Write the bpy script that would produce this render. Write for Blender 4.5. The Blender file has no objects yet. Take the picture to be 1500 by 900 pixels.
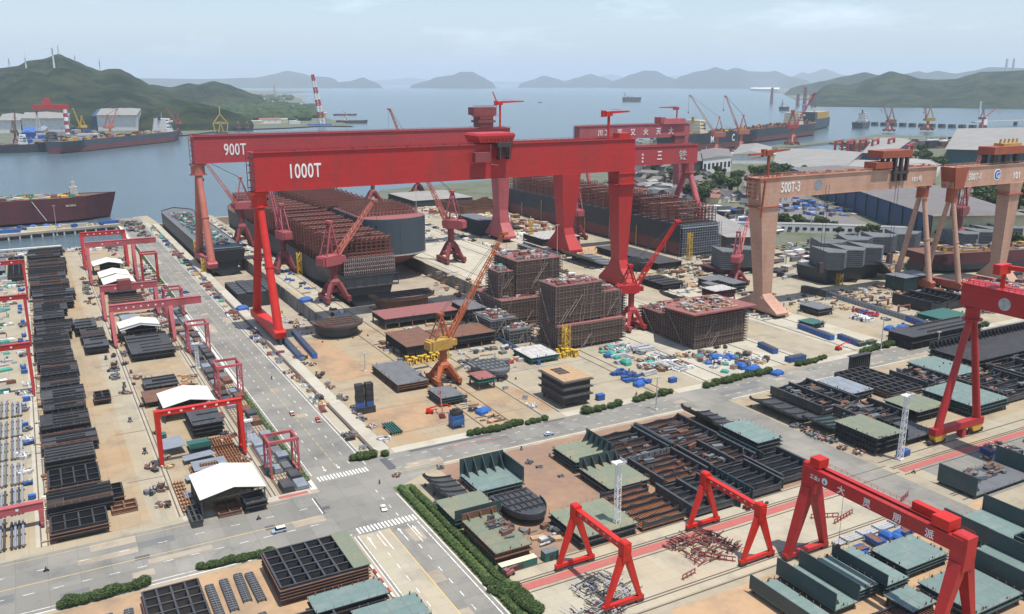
import bpy, math, random
from mathutils import Vector, Matrix, noise
from mathutils.geometry import tessellate_polygon
R_ = math.radians
scene = bpy.context.scene
COL = scene.collection
rnd = random.Random(7)

# ------------------------------------------------------------------ camera
FPX, CAMH = 1282.0, 150.0
PITCH = math.atan(328 / FPX); AZ = math.atan(730 / math.hypot(FPX, 328))
cam_d = bpy.data.cameras.new('camera'); cam = bpy.data.objects.new('camera', cam_d); COL.objects.link(cam)
cam.location = (0, 0, CAMH); cam.rotation_euler = (math.pi / 2 - PITCH, 0, -AZ)
cam_d.sensor_fit = 'HORIZONTAL'; cam_d.sensor_width = 36.0; cam_d.lens = 36.0 * FPX / 1500.0
cam_d.clip_start = 1.0; cam_d.clip_end = 250000.0
scene.camera = cam
scene.render.resolution_x = 1024; scene.render.resolution_y = 614

# ------------------------------------------------------------------ sky, sun, exposure
SUN_EL, SUN_AZ = 74.0, 160.0
world = bpy.data.worlds.new('World'); scene.world = world; world.use_nodes = True
nt = world.node_tree; nt.nodes.clear()
wo = nt.nodes.new('ShaderNodeOutputWorld'); bg = nt.nodes.new('ShaderNodeBackground')
sky = nt.nodes.new('ShaderNodeTexSky'); sky.sky_type = 'NISHITA'; sky.sun_disc = False
sky.sun_elevation = R_(SUN_EL); sky.sun_rotation = R_(SUN_AZ); sky.altitude = 100
sky.air_density = 1.0; sky.dust_density = 1.0; sky.ozone_density = 1.0
tc = nt.nodes.new('ShaderNodeTexCoord'); mp = nt.nodes.new('ShaderNodeMapping'); mp.inputs['Scale'].default_value = (1.0, 1.0, 4.5)
cn = nt.nodes.new('ShaderNodeTexNoise'); cn.inputs['Scale'].default_value = 5.5; cn.inputs['Detail'].default_value = 9; cn.inputs['Roughness'].default_value = 0.62
cr = nt.nodes.new('ShaderNodeValToRGB'); cr.color_ramp.elements[0].position = 0.54; cr.color_ramp.elements[1].position = 0.78
cr.color_ramp.elements[1].color = (0.5, 0.5, 0.5, 1)
mx = nt.nodes.new('ShaderNodeMix'); mx.data_type = 'RGBA'
mx.inputs[7].default_value = (9.6, 10.6, 11.8, 1)
nt.links.new(tc.outputs['Generated'], mp.inputs[0]); nt.links.new(mp.outputs[0], cn.inputs['Vector'])
nt.links.new(cn.outputs[0], cr.inputs[0]); nt.links.new(cr.outputs[0], mx.inputs[0])
nt.links.new(sky.outputs[0], mx.inputs[6]); nt.links.new(mx.outputs[2], bg.inputs[0])
bg.inputs[1].default_value = 0.15
nt.links.new(bg.outputs[0], wo.inputs[0])
sd = bpy.data.lights.new('sun', 'SUN'); so = bpy.data.objects.new('sun', sd); COL.objects.link(so)
sd.energy = 5.0; sd.angle = R_(0.53); sd.color = (1.0, 0.945, 0.86)
so.rotation_euler = (R_(90 - SUN_EL), 0, R_(180 - SUN_AZ)); so.location = (0, 0, 400)
vs = scene.view_settings; scene.display_settings.display_device = 'sRGB'
vs.view_transform = 'Standard'; vs.look = 'None'; vs.exposure = 0.13; vs.gamma = 1.0; vs.use_curve_mapping = False
HAZE_DENSITY = 3.6e-5
scene.cycles.volume_bounces = 1
scene.cycles.max_bounces = 5
scene.cycles.diffuse_bounces = 3

# ------------------------------------------------------------------ point from a picture position, at height z in the place
_ca, _sa, _cp, _sp = math.cos(AZ), math.sin(AZ), math.cos(PITCH), math.sin(PITCH)
def ray(x, y):
    u = (x - 750) / FPX; v = (450 - y) / FPX
    return (_sa * _cp + u * _ca + v * _sa * _sp, _ca * _cp - u * _sa + v * _ca * _sp, -_sp + v * _cp)
def G(x, y, z=0.0):
    d = ray(x, y); t = (z - CAMH) / d[2]
    return (d[0] * t, d[1] * t)
def RC(nl, fr, z=0.0):            # world rectangle from its near-left and far-right top corners
    a = G(nl[0], nl[1], z); b = G(fr[0], fr[1], z)
    return (min(a[0], b[0]), min(a[1], b[1]), max(a[0], b[0]), max(a[1], b[1]))

# ------------------------------------------------------------------ materials
MATS = {}
def nd(n, t, **k):
    o = n.nodes.new(t)
    for a, b in k.items(): setattr(o, a, b)
    return o
def mat(name, c, rough=0.6, metal=0.0, c2=None, scale=0.35, amt=0.5, bump=0.0, space='Object', spec=0.35, streak=None, lo=.45, hi=.7, panel=None):
    m = bpy.data.materials.new(name); m.use_nodes = True; n = m.node_tree
    b = n.nodes['Principled BSDF']; b.inputs['Roughness'].default_value = rough; b.inputs['Metallic'].default_value = metal
    b.inputs['Specular IOR Level'].default_value = spec
    if c2 is None: c2 = tuple(v * 0.72 for v in c)
    co = nd(n, 'ShaderNodeTexCoord'); gm = nd(n, 'ShaderNodeNewGeometry')
    src = gm.outputs['Position'] if space == 'World' else co.outputs['Object']
    tx = nd(n, 'ShaderNodeTexNoise'); tx.inputs['Scale'].default_value = scale; tx.inputs['Detail'].default_value = 7; tx.inputs['Roughness'].default_value = .62
    if streak:
        mpn = nd(n, 'ShaderNodeMapping'); mpn.inputs['Scale'].default_value = streak
        n.links.new(src, mpn.inputs[0]); n.links.new(mpn.outputs[0], tx.inputs['Vector'])
    else: n.links.new(src, tx.inputs['Vector'])
    rp = nd(n, 'ShaderNodeValToRGB'); rp.color_ramp.elements[0].position = lo; rp.color_ramp.elements[1].position = hi
    rp.color_ramp.elements[1].color = (amt, amt, amt, 1)
    mxn = nd(n, 'ShaderNodeMix', data_type='RGBA'); mxn.inputs[6].default_value = (*c, 1); mxn.inputs[7].default_value = (*c2, 1)
    n.links.new(tx.outputs[0], rp.inputs[0]); n.links.new(rp.outputs[0], mxn.inputs[0])
    # fine value variation
    t2 = nd(n, 'ShaderNodeTexNoise'); t2.inputs['Scale'].default_value = scale * 6; t2.inputs['Detail'].default_value = 4
    n.links.new(src, t2.inputs['Vector'])
    oi = nd(n, 'ShaderNodeObjectInfo')
    ad = nd(n, 'ShaderNodeMath', operation='MULTIPLY_ADD'); ad.inputs[1].default_value = .30; ad.inputs[2].default_value = .85
    n.links.new(t2.outputs[0], ad.inputs[0])
    a2 = nd(n, 'ShaderNodeMath', operation='MULTIPLY_ADD'); a2.inputs[1].default_value = .16; n.links.new(oi.outputs['Random'], a2.inputs[0]); a2.inputs[2].default_value = -.08
    a3 = nd(n, 'ShaderNodeMath', operation='ADD'); n.links.new(ad.outputs[0], a3.inputs[0]); n.links.new(a2.outputs[0], a3.inputs[1])
    colo = mxn.outputs[2]
    if panel is None and (name.startswith('crane') or name.startswith('hull')): panel = (11, 3.7) if name.startswith('crane') else (12, 4)
    if panel:
        sx = nd(n, 'ShaderNodeSeparateXYZ'); n.links.new(src, sx.inputs[0]); am = nd(n, 'ShaderNodeMath', operation='ADD'); n.links.new(sx.outputs[0], am.inputs[0]); n.links.new(sx.outputs[1], am.inputs[1])
        cx = nd(n, 'ShaderNodeCombineXYZ'); n.links.new(am.outputs[0], cx.inputs[0]); n.links.new(sx.outputs[2], cx.inputs[1])
        bk = nd(n, 'ShaderNodeTexBrick'); bk.inputs['Scale'].default_value = 1; bk.inputs['Brick Width'].default_value = panel[0]; bk.inputs['Row Height'].default_value = panel[1]; bk.inputs['Mortar Size'].default_value = .14; bk.inputs['Mortar Smooth'].default_value = .3
        bk.inputs['Color1'].default_value = (1, 1, 1, 1); bk.inputs['Color2'].default_value = (.86, .87, .88, 1); bk.inputs['Mortar'].default_value = (.66, .6, .58, 1); n.links.new(cx.outputs[0], bk.inputs['Vector'])
        mm = nd(n, 'ShaderNodeMix', data_type='RGBA', blend_type='MULTIPLY'); mm.inputs[0].default_value = .45; n.links.new(colo, mm.inputs[6]); n.links.new(bk.outputs[0], mm.inputs[7]); colo = mm.outputs[2]
    hs = nd(n, 'ShaderNodeHueSaturation'); n.links.new(colo, hs.inputs['Color']); n.links.new(a3.outputs[0], hs.inputs['Value'])
    n.links.new(hs.outputs[0], b.inputs['Base Color'])
    if bump:
        bp = nd(n, 'ShaderNodeBump'); bp.inputs['Strength'].default_value = bump; bp.inputs['Distance'].default_value = .3
        n.links.new(t2.outputs[0], bp.inputs['Height']); n.links.new(bp.outputs[0], b.inputs['Normal'])
    MATS[name] = m
    return m
def M(k): return MATS[k]

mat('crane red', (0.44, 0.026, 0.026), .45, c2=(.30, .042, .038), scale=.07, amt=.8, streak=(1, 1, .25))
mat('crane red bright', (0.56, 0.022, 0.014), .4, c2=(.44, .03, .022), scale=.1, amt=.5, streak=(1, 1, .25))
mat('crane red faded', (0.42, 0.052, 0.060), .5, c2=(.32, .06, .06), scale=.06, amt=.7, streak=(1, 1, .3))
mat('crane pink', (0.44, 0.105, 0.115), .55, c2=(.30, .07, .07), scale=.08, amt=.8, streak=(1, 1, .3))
mat('crane salmon', (0.50, 0.16, 0.115), .55, c2=(.38, .11, .08), scale=.08, amt=.8, streak=(1, 1, .3))
mat('crane maroon', (0.25, 0.062, 0.066), .6, c2=(.17, .045, .042), scale=.1, amt=.8)
mat('crane peach', (0.50, 0.30, 0.215), .55, c2=(.36, .20, .14), scale=.08, amt=.8, streak=(1, 1, .3))
mat('peach dark', (0.33, 0.085, 0.045), .6, c2=(.22, .06, .035), scale=.15, amt=.8)
mat('crane orange', (0.42, 0.115, 0.045), .6, c2=(.24, .075, .04), scale=.15, amt=.8)
mat('crane yellow', (0.50, 0.31, 0.07), .6, c2=(.30, .17, .06), scale=.3, amt=.8)
mat('dark machinery', (0.055, 0.045, 0.045), .6, c2=(.10, .05, .04), scale=.3, amt=.7)
mat('white paint', (0.78, 0.78, 0.76), .5, c2=(.6, .6, .57), scale=.3, amt=.5)
mat('cable', (0.03, 0.03, 0.03), .7)
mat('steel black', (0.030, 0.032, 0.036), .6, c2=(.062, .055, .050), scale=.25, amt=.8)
mat('steel slate', (0.050, 0.055, 0.062), .55, c2=(.095, .085, .078), scale=.2, amt=.7)
mat('steel grey', (0.145, 0.155, 0.165), .6, c2=(.10, .095, .09), scale=.2, amt=.6)
mat('steel blue grey', (0.23, 0.26, 0.30), .6, c2=(.15, .16, .17), scale=.2, amt=.6)
mat('steel rust', (0.17, 0.085, 0.055), .8, c2=(.10, .055, .045), scale=.3, amt=.8)
mat('steel orange rust', (0.36, 0.15, 0.065), .85, c2=(.2, .09, .05), scale=.3, amt=.8)
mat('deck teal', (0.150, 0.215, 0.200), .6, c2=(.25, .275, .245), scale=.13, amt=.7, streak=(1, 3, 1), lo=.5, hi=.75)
mat('deck green', (0.18, 0.205, 0.145), .65, c2=(.30, .235, .135), scale=.16, amt=.7, lo=.5, hi=.75)
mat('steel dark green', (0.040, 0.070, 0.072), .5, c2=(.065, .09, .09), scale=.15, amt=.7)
mat('deck red', (0.27, 0.105, 0.10), .7, c2=(.24, .09, .075), scale=.15, amt=.7)
mat('hull black', (0.028, 0.036, 0.046), .45, c2=(.045, .05, .06), scale=.05, amt=.7, streak=(1, 1, .3))
mat('hull slate', (0.050, 0.072, 0.092), .45, c2=(.07, .085, .10), scale=.04, amt=.7, streak=(1, 1, .3))
mat('hull red', (0.17, 0.055, 0.055), .6, c2=(.11, .045, .05), scale=.05, amt=.8, streak=(1, 1, .3))
mat('hull maroon', (0.085, 0.030, 0.036), .55, c2=(.13, .035, .04), scale=.03, amt=.8, streak=(1, 1, .3))
mat('lattice rust', (0.19, 0.072, 0.058), .75, c2=(.12, .06, .05), scale=.12, amt=.8)
mat('scaffold brown', (0.17, 0.115, 0.095), .85, c2=(.10, .07, .06), scale=.2, amt=.8)
mat('scaffold pole', (0.34, 0.28, 0.24), .7, c2=(.22, .16, .13), scale=.3, amt=.6)
mat('scaffold grey', (0.135, 0.145, 0.15), .8, c2=(.075, .08, .085), scale=.2, amt=.7)
mat('sheet roof', (0.66, 0.64, 0.57), .5, c2=(.54, .51, .44), scale=.06, amt=.5)
mat('tarp blue', (0.035, 0.12, 0.38), .5, c2=(.03, .09, .30), scale=.5, amt=.7)
mat('bin blue', (0.035, 0.10, 0.30), .5, c2=(.03, .07, .18), scale=.5, amt=.7)
mat('net green', (0.06, 0.29, 0.22), .8, c2=(.04, .2, .15), scale=.5, amt=.7)
mat('container green', (0.035, 0.13, 0.11), .5, c2=(.03, .09, .08), scale=.5, amt=.6)
mat('cream roof', (0.66, 0.60, 0.43), .6, c2=(.52, .46, .33), scale=.3, amt=.6)
mat('timber', (0.42, 0.28, 0.16), .8, c2=(.30, .19, .11), scale=.5, amt=.7)
mat('pale scrap', (0.46, 0.45, 0.43), .7, c2=(.22, .21, .20), scale=.6, amt=.8)
mat('yellow paint', (0.62, 0.40, 0.05), .6, c2=(.42, .26, .05), scale=.5, amt=.7)
mat('pipe grey', (0.36, 0.37, 0.38), .5, c2=(.22, .21, .2), scale=.4, amt=.6)
mat('tyre', (0.02, 0.02, 0.02), .9)
mat('car white', (0.8, 0.8, 0.8), .25, spec=.6, c2=(.72, .72, .72))
mat('car silver blue', (0.36, 0.45, 0.58), .25, .2, spec=.6, c2=(.3, .38, .5))
mat('car red', (0.36, 0.03, 0.025), .3, spec=.6)
mat('glass dark', (0.012, 0.016, 0.022), .12, spec=.8)
mat('cloth dark', (0.04, 0.045, 0.06), .9)
mat('skin', (0.45, 0.28, 0.2), .6)
mat('kerb', (0.62, 0.60, 0.55), .8, space='World', scale=.2, c2=(.45, .42, .37), amt=.7)
mat('road paint', (0.78, 0.77, 0.72), .7, c2=(.42, .41, .38), space='World', scale=.6, amt=.9, lo=.48, hi=.62)
mat('road paint yellow', (0.62, 0.42, 0.12), .7, c2=(.42, .37, .28), space='World', scale=.4, amt=.9, lo=.45, hi=.62)
mat('red path', (0.42, 0.115, 0.10), .8, c2=(.34, .16, .13), space='World', scale=.15, amt=.7)
mat('rail steel', (0.13, 0.10, 0.085), .6, space='World')
mat('asphalt patch', (0.10, 0.10, 0.105), .85, space='World')
mat('soil', (0.40, 0.265, 0.155), .95, c2=(.24, .175, .12), space='World', scale=.06, amt=.9, bump=.2)
mat('soil brown', (0.27, 0.175, 0.125), .95, c2=(.36, .23, .14), space='World', scale=.05, amt=.9, bump=.2)
mat('dock floor', (0.35, 0.30, 0.23), .9, c2=(.24, .2, .16), space='World', scale=.06, amt=.9)
mat('dock wall', (0.23, 0.22, 0.205), .9, c2=(.13, .125, .12), space='World', scale=.15, amt=.9, streak=(1, 1, .15))
mat('leaf mid', (0.075, 0.120, 0.034), .85, c2=(.12, .155, .05), scale=.6, amt=.9)
mat('leaf dark', (0.034, 0.062, 0.020), .85, c2=(.05, .075, .025), scale=.6, amt=.9)
mat('bark', (0.12, 0.09, 0.06), .9)
mat('wall cream', (0.60, 0.52, 0.34), .8, c2=(.5, .42, .27), scale=.05, amt=.6)
mat('wall white', (0.68, 0.68, 0.66), .8, c2=(.5, .5, .48), scale=.1, amt=.6)
mat('wall blue', (0.028, 0.068, 0.15), .6, c2=(.035, .08, .13), scale=.05, amt=.6)
mat('wall teal', (0.03, 0.085, 0.11), .6, c2=(.04, .1, .1), scale=.03, amt=.8)
mat('roof grey', (0.33, 0.32, 0.30), .7, c2=(.24, .235, .225), scale=.03, amt=.8)
mat('roof pale', (0.25, 0.24, 0.22), .7, c2=(.36, .34, .31), scale=.02, amt=.8, streak=(1, 6, 1))
mat('roof brown grey', (0.17, 0.155, 0.150), .8, c2=(.13, .12, .12), scale=.03, amt=.6)
mat('roof tile dark', (0.075, 0.072, 0.070), .9, c2=(.13, .12, .11), scale=.3, amt=.8)
mat('roof tile red', (0.28, 0.13, 0.10), .9, c2=(.2, .1, .08), scale=.3, amt=.8)
mat('window dark', (0.03, 0.035, 0.045), .2, spec=.6)

def concrete(name, base, c_stain, c_dark, slab=7.0, joint=.5, grime=.6, warm=0.5):
    m = bpy.data.materials.new(name); m.use_nodes = True; n = m.node_tree
    b = n.nodes['Principled BSDF']; b.inputs['Roughness'].default_value = .88; b.inputs['Specular IOR Level'].default_value = .25
    gm = nd(n, 'ShaderNodeNewGeometry')
    def nz(s, det=6, ro=.6, sc=None):
        t = nd(n, 'ShaderNodeTexNoise'); t.inputs['Scale'].default_value = s; t.inputs['Detail'].default_value = det; t.inputs['Roughness'].default_value = ro
        if sc:
            q = nd(n, 'ShaderNodeMapping'); q.inputs['Scale'].default_value = sc; n.links.new(gm.outputs['Position'], q.inputs[0]); n.links.new(q.outputs[0], t.inputs['Vector'])
        else: n.links.new(gm.outputs['Position'], t.inputs['Vector'])
        return t
    def ramp(src, a, c, top):
        r = nd(n, 'ShaderNodeValToRGB'); r.color_ramp.elements[0].position = a; r.color_ramp.elements[1].position = c
        r.color_ramp.elements[1].color = (top, top, top, 1); n.links.new(src, r.inputs[0]); return r
    def mix(f, a, c):
        x = nd(n, 'ShaderNodeMix', data_type='RGBA'); n.links.new(f, x.inputs[0])
        if isinstance(a, tuple): x.inputs[6].default_value = (*a, 1)
        else: n.links.new(a, x.inputs[6])
        x.inputs[7].default_value = (*c, 1); return x.outputs[2]
    br = nd(n, 'ShaderNodeTexBrick'); br.offset = 0.0; br.inputs['Scale'].default_value = 1.0
    br.inputs['Brick Width'].default_value = slab; br.inputs['Row Height'].default_value = slab * .9
    br.inputs['Mortar Size'].default_value = .09; br.inputs['Mortar Smooth'].default_value = .4; br.inputs['Bias'].default_value = 0
    br.inputs['Color1'].default_value = (1, 1, 1, 1); br.inputs['Color2'].default_value = (.80, .80, .80, 1); br.inputs['Mortar'].default_value = (.62, .6, .57, 1)
    n.links.new(gm.outputs['Position'], br.inputs['Vector'])
    c = mix(ramp(nz(.021).outputs[0], .48, .66, warm).outputs[0], base, c_stain)
    c = mix(ramp(nz(.055, 8, .7).outputs[0], .52, .72, grime).outputs[0], c, c_dark)
    c = mix(ramp(nz(.05, 8, .7, (1, .22, 1)).outputs[0], .55, .70, grime * .7).outputs[0], c, c_dark)
    c = mix(ramp(nz(.6, 8, .75).outputs[0], .58, .75, .5).outputs[0], c, tuple(v * .6 for v in c_dark))
    ml = nd(n, 'ShaderNodeMix', data_type='RGBA', blend_type='MULTIPLY'); ml.inputs[0].default_value = joint
    n.links.new(c, ml.inputs[6]); n.links.new(br.outputs[0], ml.inputs[7])
    n.links.new(ml.outputs[2], b.inputs['Base Color'])
    MATS[name] = m
concrete('yard concrete', (.36, .318, .235), (.40, .30, .175), (.20, .18, .155), grime=.85)
concrete('yard rusty', (.355, .29, .195), (.38, .25, .135), (.21, .165, .125), warm=.85, grime=.85)
concrete('road concrete', (.235, .226, .20), (.30, .285, .245), (.13, .13, .13), slab=9, joint=.75, warm=.9, grime=.75)
concrete('pavement concrete', (.46, .43, .35), (.42, .36, .26), (.27, .25, .22), slab=12, grime=.8)
concrete('path concrete', (.42, .38, .29), (.42, .325, .205), (.25, .225, .19), slab=6, grime=.8)
concrete('land asphalt', (.17, .17, .165), (.20, .20, .19), (.11, .11, .11), slab=9, joint=.3)
concrete('land mix', (.13, .14, .10), (.075, .105, .045), (.20, .19, .16), slab=60, joint=.2, warm=.9)

# ------------------------------------------------------------------ geometry helpers
class MB:
    def __init__(s): s.v = []; s.f = []; s.m = []; s.mi = 0
    def add(s, vs, fs):
        o = len(s.v); s.v += [tuple(v) for v in vs]
        for f in fs: s.f.append([i + o for i in f]); s.m.append(s.mi)
        return s
    def hexa(s, p):      # 8 corners: bottom 4 ccw, top 4 ccw
        return s.add(p, [(3, 2, 1, 0), (4, 5, 6, 7), (0, 1, 5, 4), (1, 2, 6, 5), (2, 3, 7, 6), (3, 0, 4, 7)])
    def box(s, x0, y0, z0, x1, y1, z1):
        if x0 > x1: x0, x1 = x1, x0
        if y0 > y1: y0, y1 = y1, y0
        return s.hexa([(x0, y0, z0), (x1, y0, z0), (x1, y1, z0), (x0, y1, z0), (x0, y0, z1), (x1, y0, z1), (x1, y1, z1), (x0, y1, z1)])
    def cbox(s, cx, cy, z0, w, d, h, a=0.0):
        c, n = math.cos(a), math.sin(a); q = [(-w / 2, -d / 2), (w / 2, -d / 2), (w / 2, d / 2), (-w / 2, d / 2)]
        q = [(cx + x * c - y * n, cy + x * n + y * c) for x, y in q]
        return s.hexa([(x, y, z0) for x, y in q] + [(x, y, z0 + h) for x, y in q])
    def loft(s, rects):  # (z, x0, x1, y0, y1)
        P = []
        for z, x0, x1, y0, y1 in rects: P += [(x0, y0, z), (x1, y0, z), (x1, y1, z), (x0, y1, z)]
        n = len(rects); up = rects[-1][0] > rects[0][0]; F = []
        for i in range(n - 1):
            for k in range(4):
                a, b = 4 * i + k, 4 * i + (k + 1) % 4; c, d = b + 4, a + 4
                F.append((a, b, c, d) if up else (d, c, b, a))
        b0 = (3, 2, 1, 0); t0 = tuple(4 * (n - 1) + k for k in range(4))
        F += [b0, t0] if up else [b0[::-1], t0[::-1]]
        return s.add(P, F)
    def bar(s, p, q, w, h=None, w2=None):
        h = h or w; w2 = w2 or w; p = Vector(p); q = Vector(q); d = (q - p)
        if d.length < 1e-6: return s
        d.normalize(); u = Vector((0, 0, 1)) if abs(d.z) < .95 else Vector((0, 1, 0))
        a = d.cross(u).normalized(); b = a.cross(d).normalized(); k = w2 / w
        P = [p + a * sx * w / 2 + b * sy * h / 2 for sx, sy in ((-1, -1), (1, -1), (1, 1), (-1, 1))] + [q + a * sx * w * k / 2 + b * sy * h * k / 2 for sx, sy in ((-1, -1), (1, -1), (1, 1), (-1, 1))]
        return s.add(P, [(0, 1, 2, 3), (7, 6, 5, 4), (4, 5, 1, 0), (5, 6, 2, 1), (6, 7, 3, 2), (7, 4, 0, 3)])
    def tube(s, p, q, r, n=10, r2=None, cap=True):
        r2 = r if r2 is None else r2; p = Vector(p); q = Vector(q); d = (q - p).normalized()
        u = Vector((0, 0, 1)) if abs(d.z) < .95 else Vector((0, 1, 0)); a = d.cross(u).normalized(); b = d.cross(a).normalized()
        P = []
        for c, rr in ((p, r), (q, r2)):
            for i in range(n):
                t = 2 * math.pi * i / n; P.append(c + a * math.cos(t) * rr + b * math.sin(t) * rr)
        F = [(i, (i + 1) % n, n + (i + 1) % n, n + i) for i in range(n)]
        if cap: F += [tuple(range(n - 1, -1, -1)), tuple(range(n, 2 * n))]
        return s.add(P, F)
    def prism(s, pts, z0, z1):
        n = len(pts); area = sum(pts[i][0] * pts[(i + 1) % n][1] - pts[(i + 1) % n][0] * pts[i][1] for i in range(n))
        if area < 0: pts = pts[::-1]
        return s.add([(x, y, z0) for x, y in pts] + [(x, y, z1) for x, y in pts],
                     [tuple(range(n - 1, -1, -1)), tuple(range(n, 2 * n))] + [(i, (i + 1) % n, n + (i + 1) % n, n + i) for i in range(n)])
    def yprism(s, pts, x0, x1):   # profile in (y,z), extruded along x
        n = len(pts); return s.add([(x0, y, z) for y, z in pts] + [(x1, y, z) for y, z in pts],
                     [tuple(range(n - 1, -1, -1)), tuple(range(n, 2 * n))] + [(i, (i + 1) % n, n + (i + 1) % n, n + i) for i in range(n)])
    def xprism(s, pts, y0, y1):   # profile in (x,z), extruded along y
        n = len(pts); return s.add([(x, y0, z) for x, z in pts] + [(x, y1, z) for x, z in pts],
                     [tuple(range(n)), tuple(range(2 * n - 1, n - 1, -1))] + [(n + i, n + (i + 1) % n, (i + 1) % n, i) for i in range(n)])
    def quad(s, a, b, c, d): return s.add([a, b, c, d], [(0, 1, 2, 3)])
    def lattice(s, p, q, w0, w1, nb, t=.25, up=(0, 0, 1)):   # 4-chord truss boom
        p = Vector(p); q = Vector(q); d = (q - p).normalized(); u = Vector(up)
        if abs(d.dot(u)) > .95: u = Vector((0, 1, 0))
        a = d.cross(u).normalized(); b = a.cross(d).normalized()
        def C(i, k):
            f = i / nb; w = (w0 + (w1 - w0) * f) / 2; sx, sy = ((-1, -1), (1, -1), (1, 1), (-1, 1))[k]
            return p.lerp(q, f) + a * sx * w + b * sy * w
        for k in range(4):
            s.bar(C(0, k), C(nb, k), t)
            for i in range(nb):
                s.bar(C(i, k), C(i + (1), (k + 1) % 4) if i % 2 else C(i + 1, (k + 1) % 4), t * .6)
                if i % 2 == 0: s.bar(C(i, k), C(i, (k + 1) % 4), t * .6)
        return s
    def build(s, name, m, parent=None, loc=None, smooth=False):
        me = bpy.data.meshes.new(name); me.from_pydata(s.v, [], s.f)
        ms = m if isinstance(m, (list, tuple)) else [m]
        for k in ms: me.materials.append(MATS[k])
        if len(ms) > 1: me.polygons.foreach_set('material_index', s.m)
        if smooth: me.polygons.foreach_set('use_smooth', [True] * len(s.f))
        me.update()
        o = bpy.data.objects.new(name, me); COL.objects.link(o)
        if parent: o.parent = parent
        if loc: o.location = loc
        return o
KIDS = {}
def thing(name, label, cat, loc=(0, 0, 0), rz=0.0, group=None):
    o = bpy.data.objects.new(name, None); COL.objects.link(o); o.empty_display_size = 1
    o.location = loc; o.rotation_euler = (0, 0, rz); o['label'] = label; o['category'] = cat
    if group: o['group'] = group
    return o
def tag(o, label, cat, group=None):
    o['label'] = label; o['category'] = cat
    if group: o['group'] = group
    return o
def struct(o): o['kind'] = 'structure'; return o
def dup(root, loc, rz=0.0, label=None, group=None, sc=None):
    r = root.copy(); COL.objects.link(r); r.location = loc; r.rotation_euler = (0, 0, rz)
    if sc: r.scale = sc
    if label: r['label'] = label
    if group: r['group'] = group
    for ch in list(root.children):
        c = ch.copy(); COL.objects.link(c); c.parent = r
        for g in list(ch.children):
            d = g.copy(); COL.objects.link(d); d.parent = c
    return r
def reloc(o, x, y, z=0.0):        # put a single-mesh thing's origin at its base
    o.data.transform(Matrix.Translation((-x, -y, -z))); o.location = (x, y, z); return o
def text(s, name, m, parent, loc, size, rot=(math.pi / 2, 0, 0), sx=1.0, ext=.12):
    cu = bpy.data.curves.new(name, 'FONT'); cu.body = s; cu.size = size; cu.extrude = ext; cu.space_character = 1.08
    cu.offset = size * .012
    t = bpy.data.objects.new('tmp', cu); COL.objects.link(t); bpy.context.view_layer.update()
    me = bpy.data.meshes.new_from_object(t.evaluated_get(bpy.context.evaluated_depsgraph_get()))
    bpy.data.objects.remove(t); me.materials.clear(); me.materials.append(MATS[m]); me.name = name
    o = bpy.data.objects.new(name, me); COL.objects.link(o); o.parent = parent; o.location = loc; o.rotation_euler = rot; o.scale = (sx, 1, 1)
    return o
ORD = ['first', 'second', 'third', 'fourth', 'fifth', 'sixth', 'seventh', 'eighth', 'ninth', 'tenth', 'eleventh', 'twelfth', 'thirteenth', 'fourteenth', 'fifteenth', 'sixteenth', 'seventeenth', 'eighteenth', 'nineteenth', 'twentieth',
       'twenty-first', 'twenty-second', 'twenty-third', 'twenty-fourth', 'twenty-fifth', 'twenty-sixth', 'twenty-seventh', 'twenty-eighth', 'twenty-ninth', 'thirtieth']
def nth(i): return ORD[i] if i < 30 else 'thirty-' + ORD[i - 30]

def sheet(name, outer, m, z=0.0, holes=()):
    polys = [[Vector((x, y, 0)) for x, y in outer]] + [[Vector((x, y, 0)) for x, y in h] for h in holes]
    tri = tessellate_polygon(polys); P = [(v.x, v.y, z) for pl in polys for v in pl]
    F = []
    for a, b, c in tri:
        n = (P[b][0] - P[a][0]) * (P[c][1] - P[a][1]) - (P[b][1] - P[a][1]) * (P[c][0] - P[a][0])
        F.append((a, b, c) if n > 0 else (a, c, b))
    mb = MB(); mb.add(P, F); return struct(mb.build(name, m))
# ================================================================== SETTING: water, land, docks
WZ = -4.0
def water_mat(name, c, sc, bump, rough):
    m = bpy.data.materials.new(name); m.use_nodes = True; n = m.node_tree; b = n.nodes['Principled BSDF']
    b.inputs['Base Color'].default_value = (*c, 1); b.inputs['Roughness'].default_value = rough; b.inputs['IOR'].default_value = 1.33
    gm = nd(n, 'ShaderNodeNewGeometry'); t = nd(n, 'ShaderNodeTexNoise'); t.inputs['Scale'].default_value = sc; t.inputs['Detail'].default_value = 8; t.inputs['Roughness'].default_value = .65
    mpn = nd(n, 'ShaderNodeMapping'); mpn.inputs['Rotation'].default_value = (0, 0, .5); mpn.inputs['Scale'].default_value = (1, 2.6, 1)
    n.links.new(gm.outputs['Position'], mpn.inputs[0]); n.links.new(mpn.outputs[0], t.inputs['Vector'])
    bp = nd(n, 'ShaderNodeBump'); bp.inputs['Strength'].default_value = bump; bp.inputs['Distance'].default_value = 1.2
    n.links.new(t.outputs[0], bp.inputs['Height']); n.links.new(bp.outputs[0], b.inputs['Normal'])
    t2 = nd(n, 'ShaderNodeTexNoise'); t2.inputs['Scale'].default_value = .0016; t2.inputs['Detail'].default_value = 5; n.links.new(mpn.outputs[0], t2.inputs['Vector'])
    mr = nd(n, 'ShaderNodeMix', data_type='RGBA'); mr.inputs[6].default_value = (*c, 1); mr.inputs[7].default_value = (*[v * 1.5 for v in c], 1)
    n.links.new(t2.outputs[0], mr.inputs[0]); n.links.new(mr.outputs[2], b.inputs['Base Color']); MATS[name] = m
water_mat('sea water', (.055, .085, .10), .045, .55, .22)
WB = 95000

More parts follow.
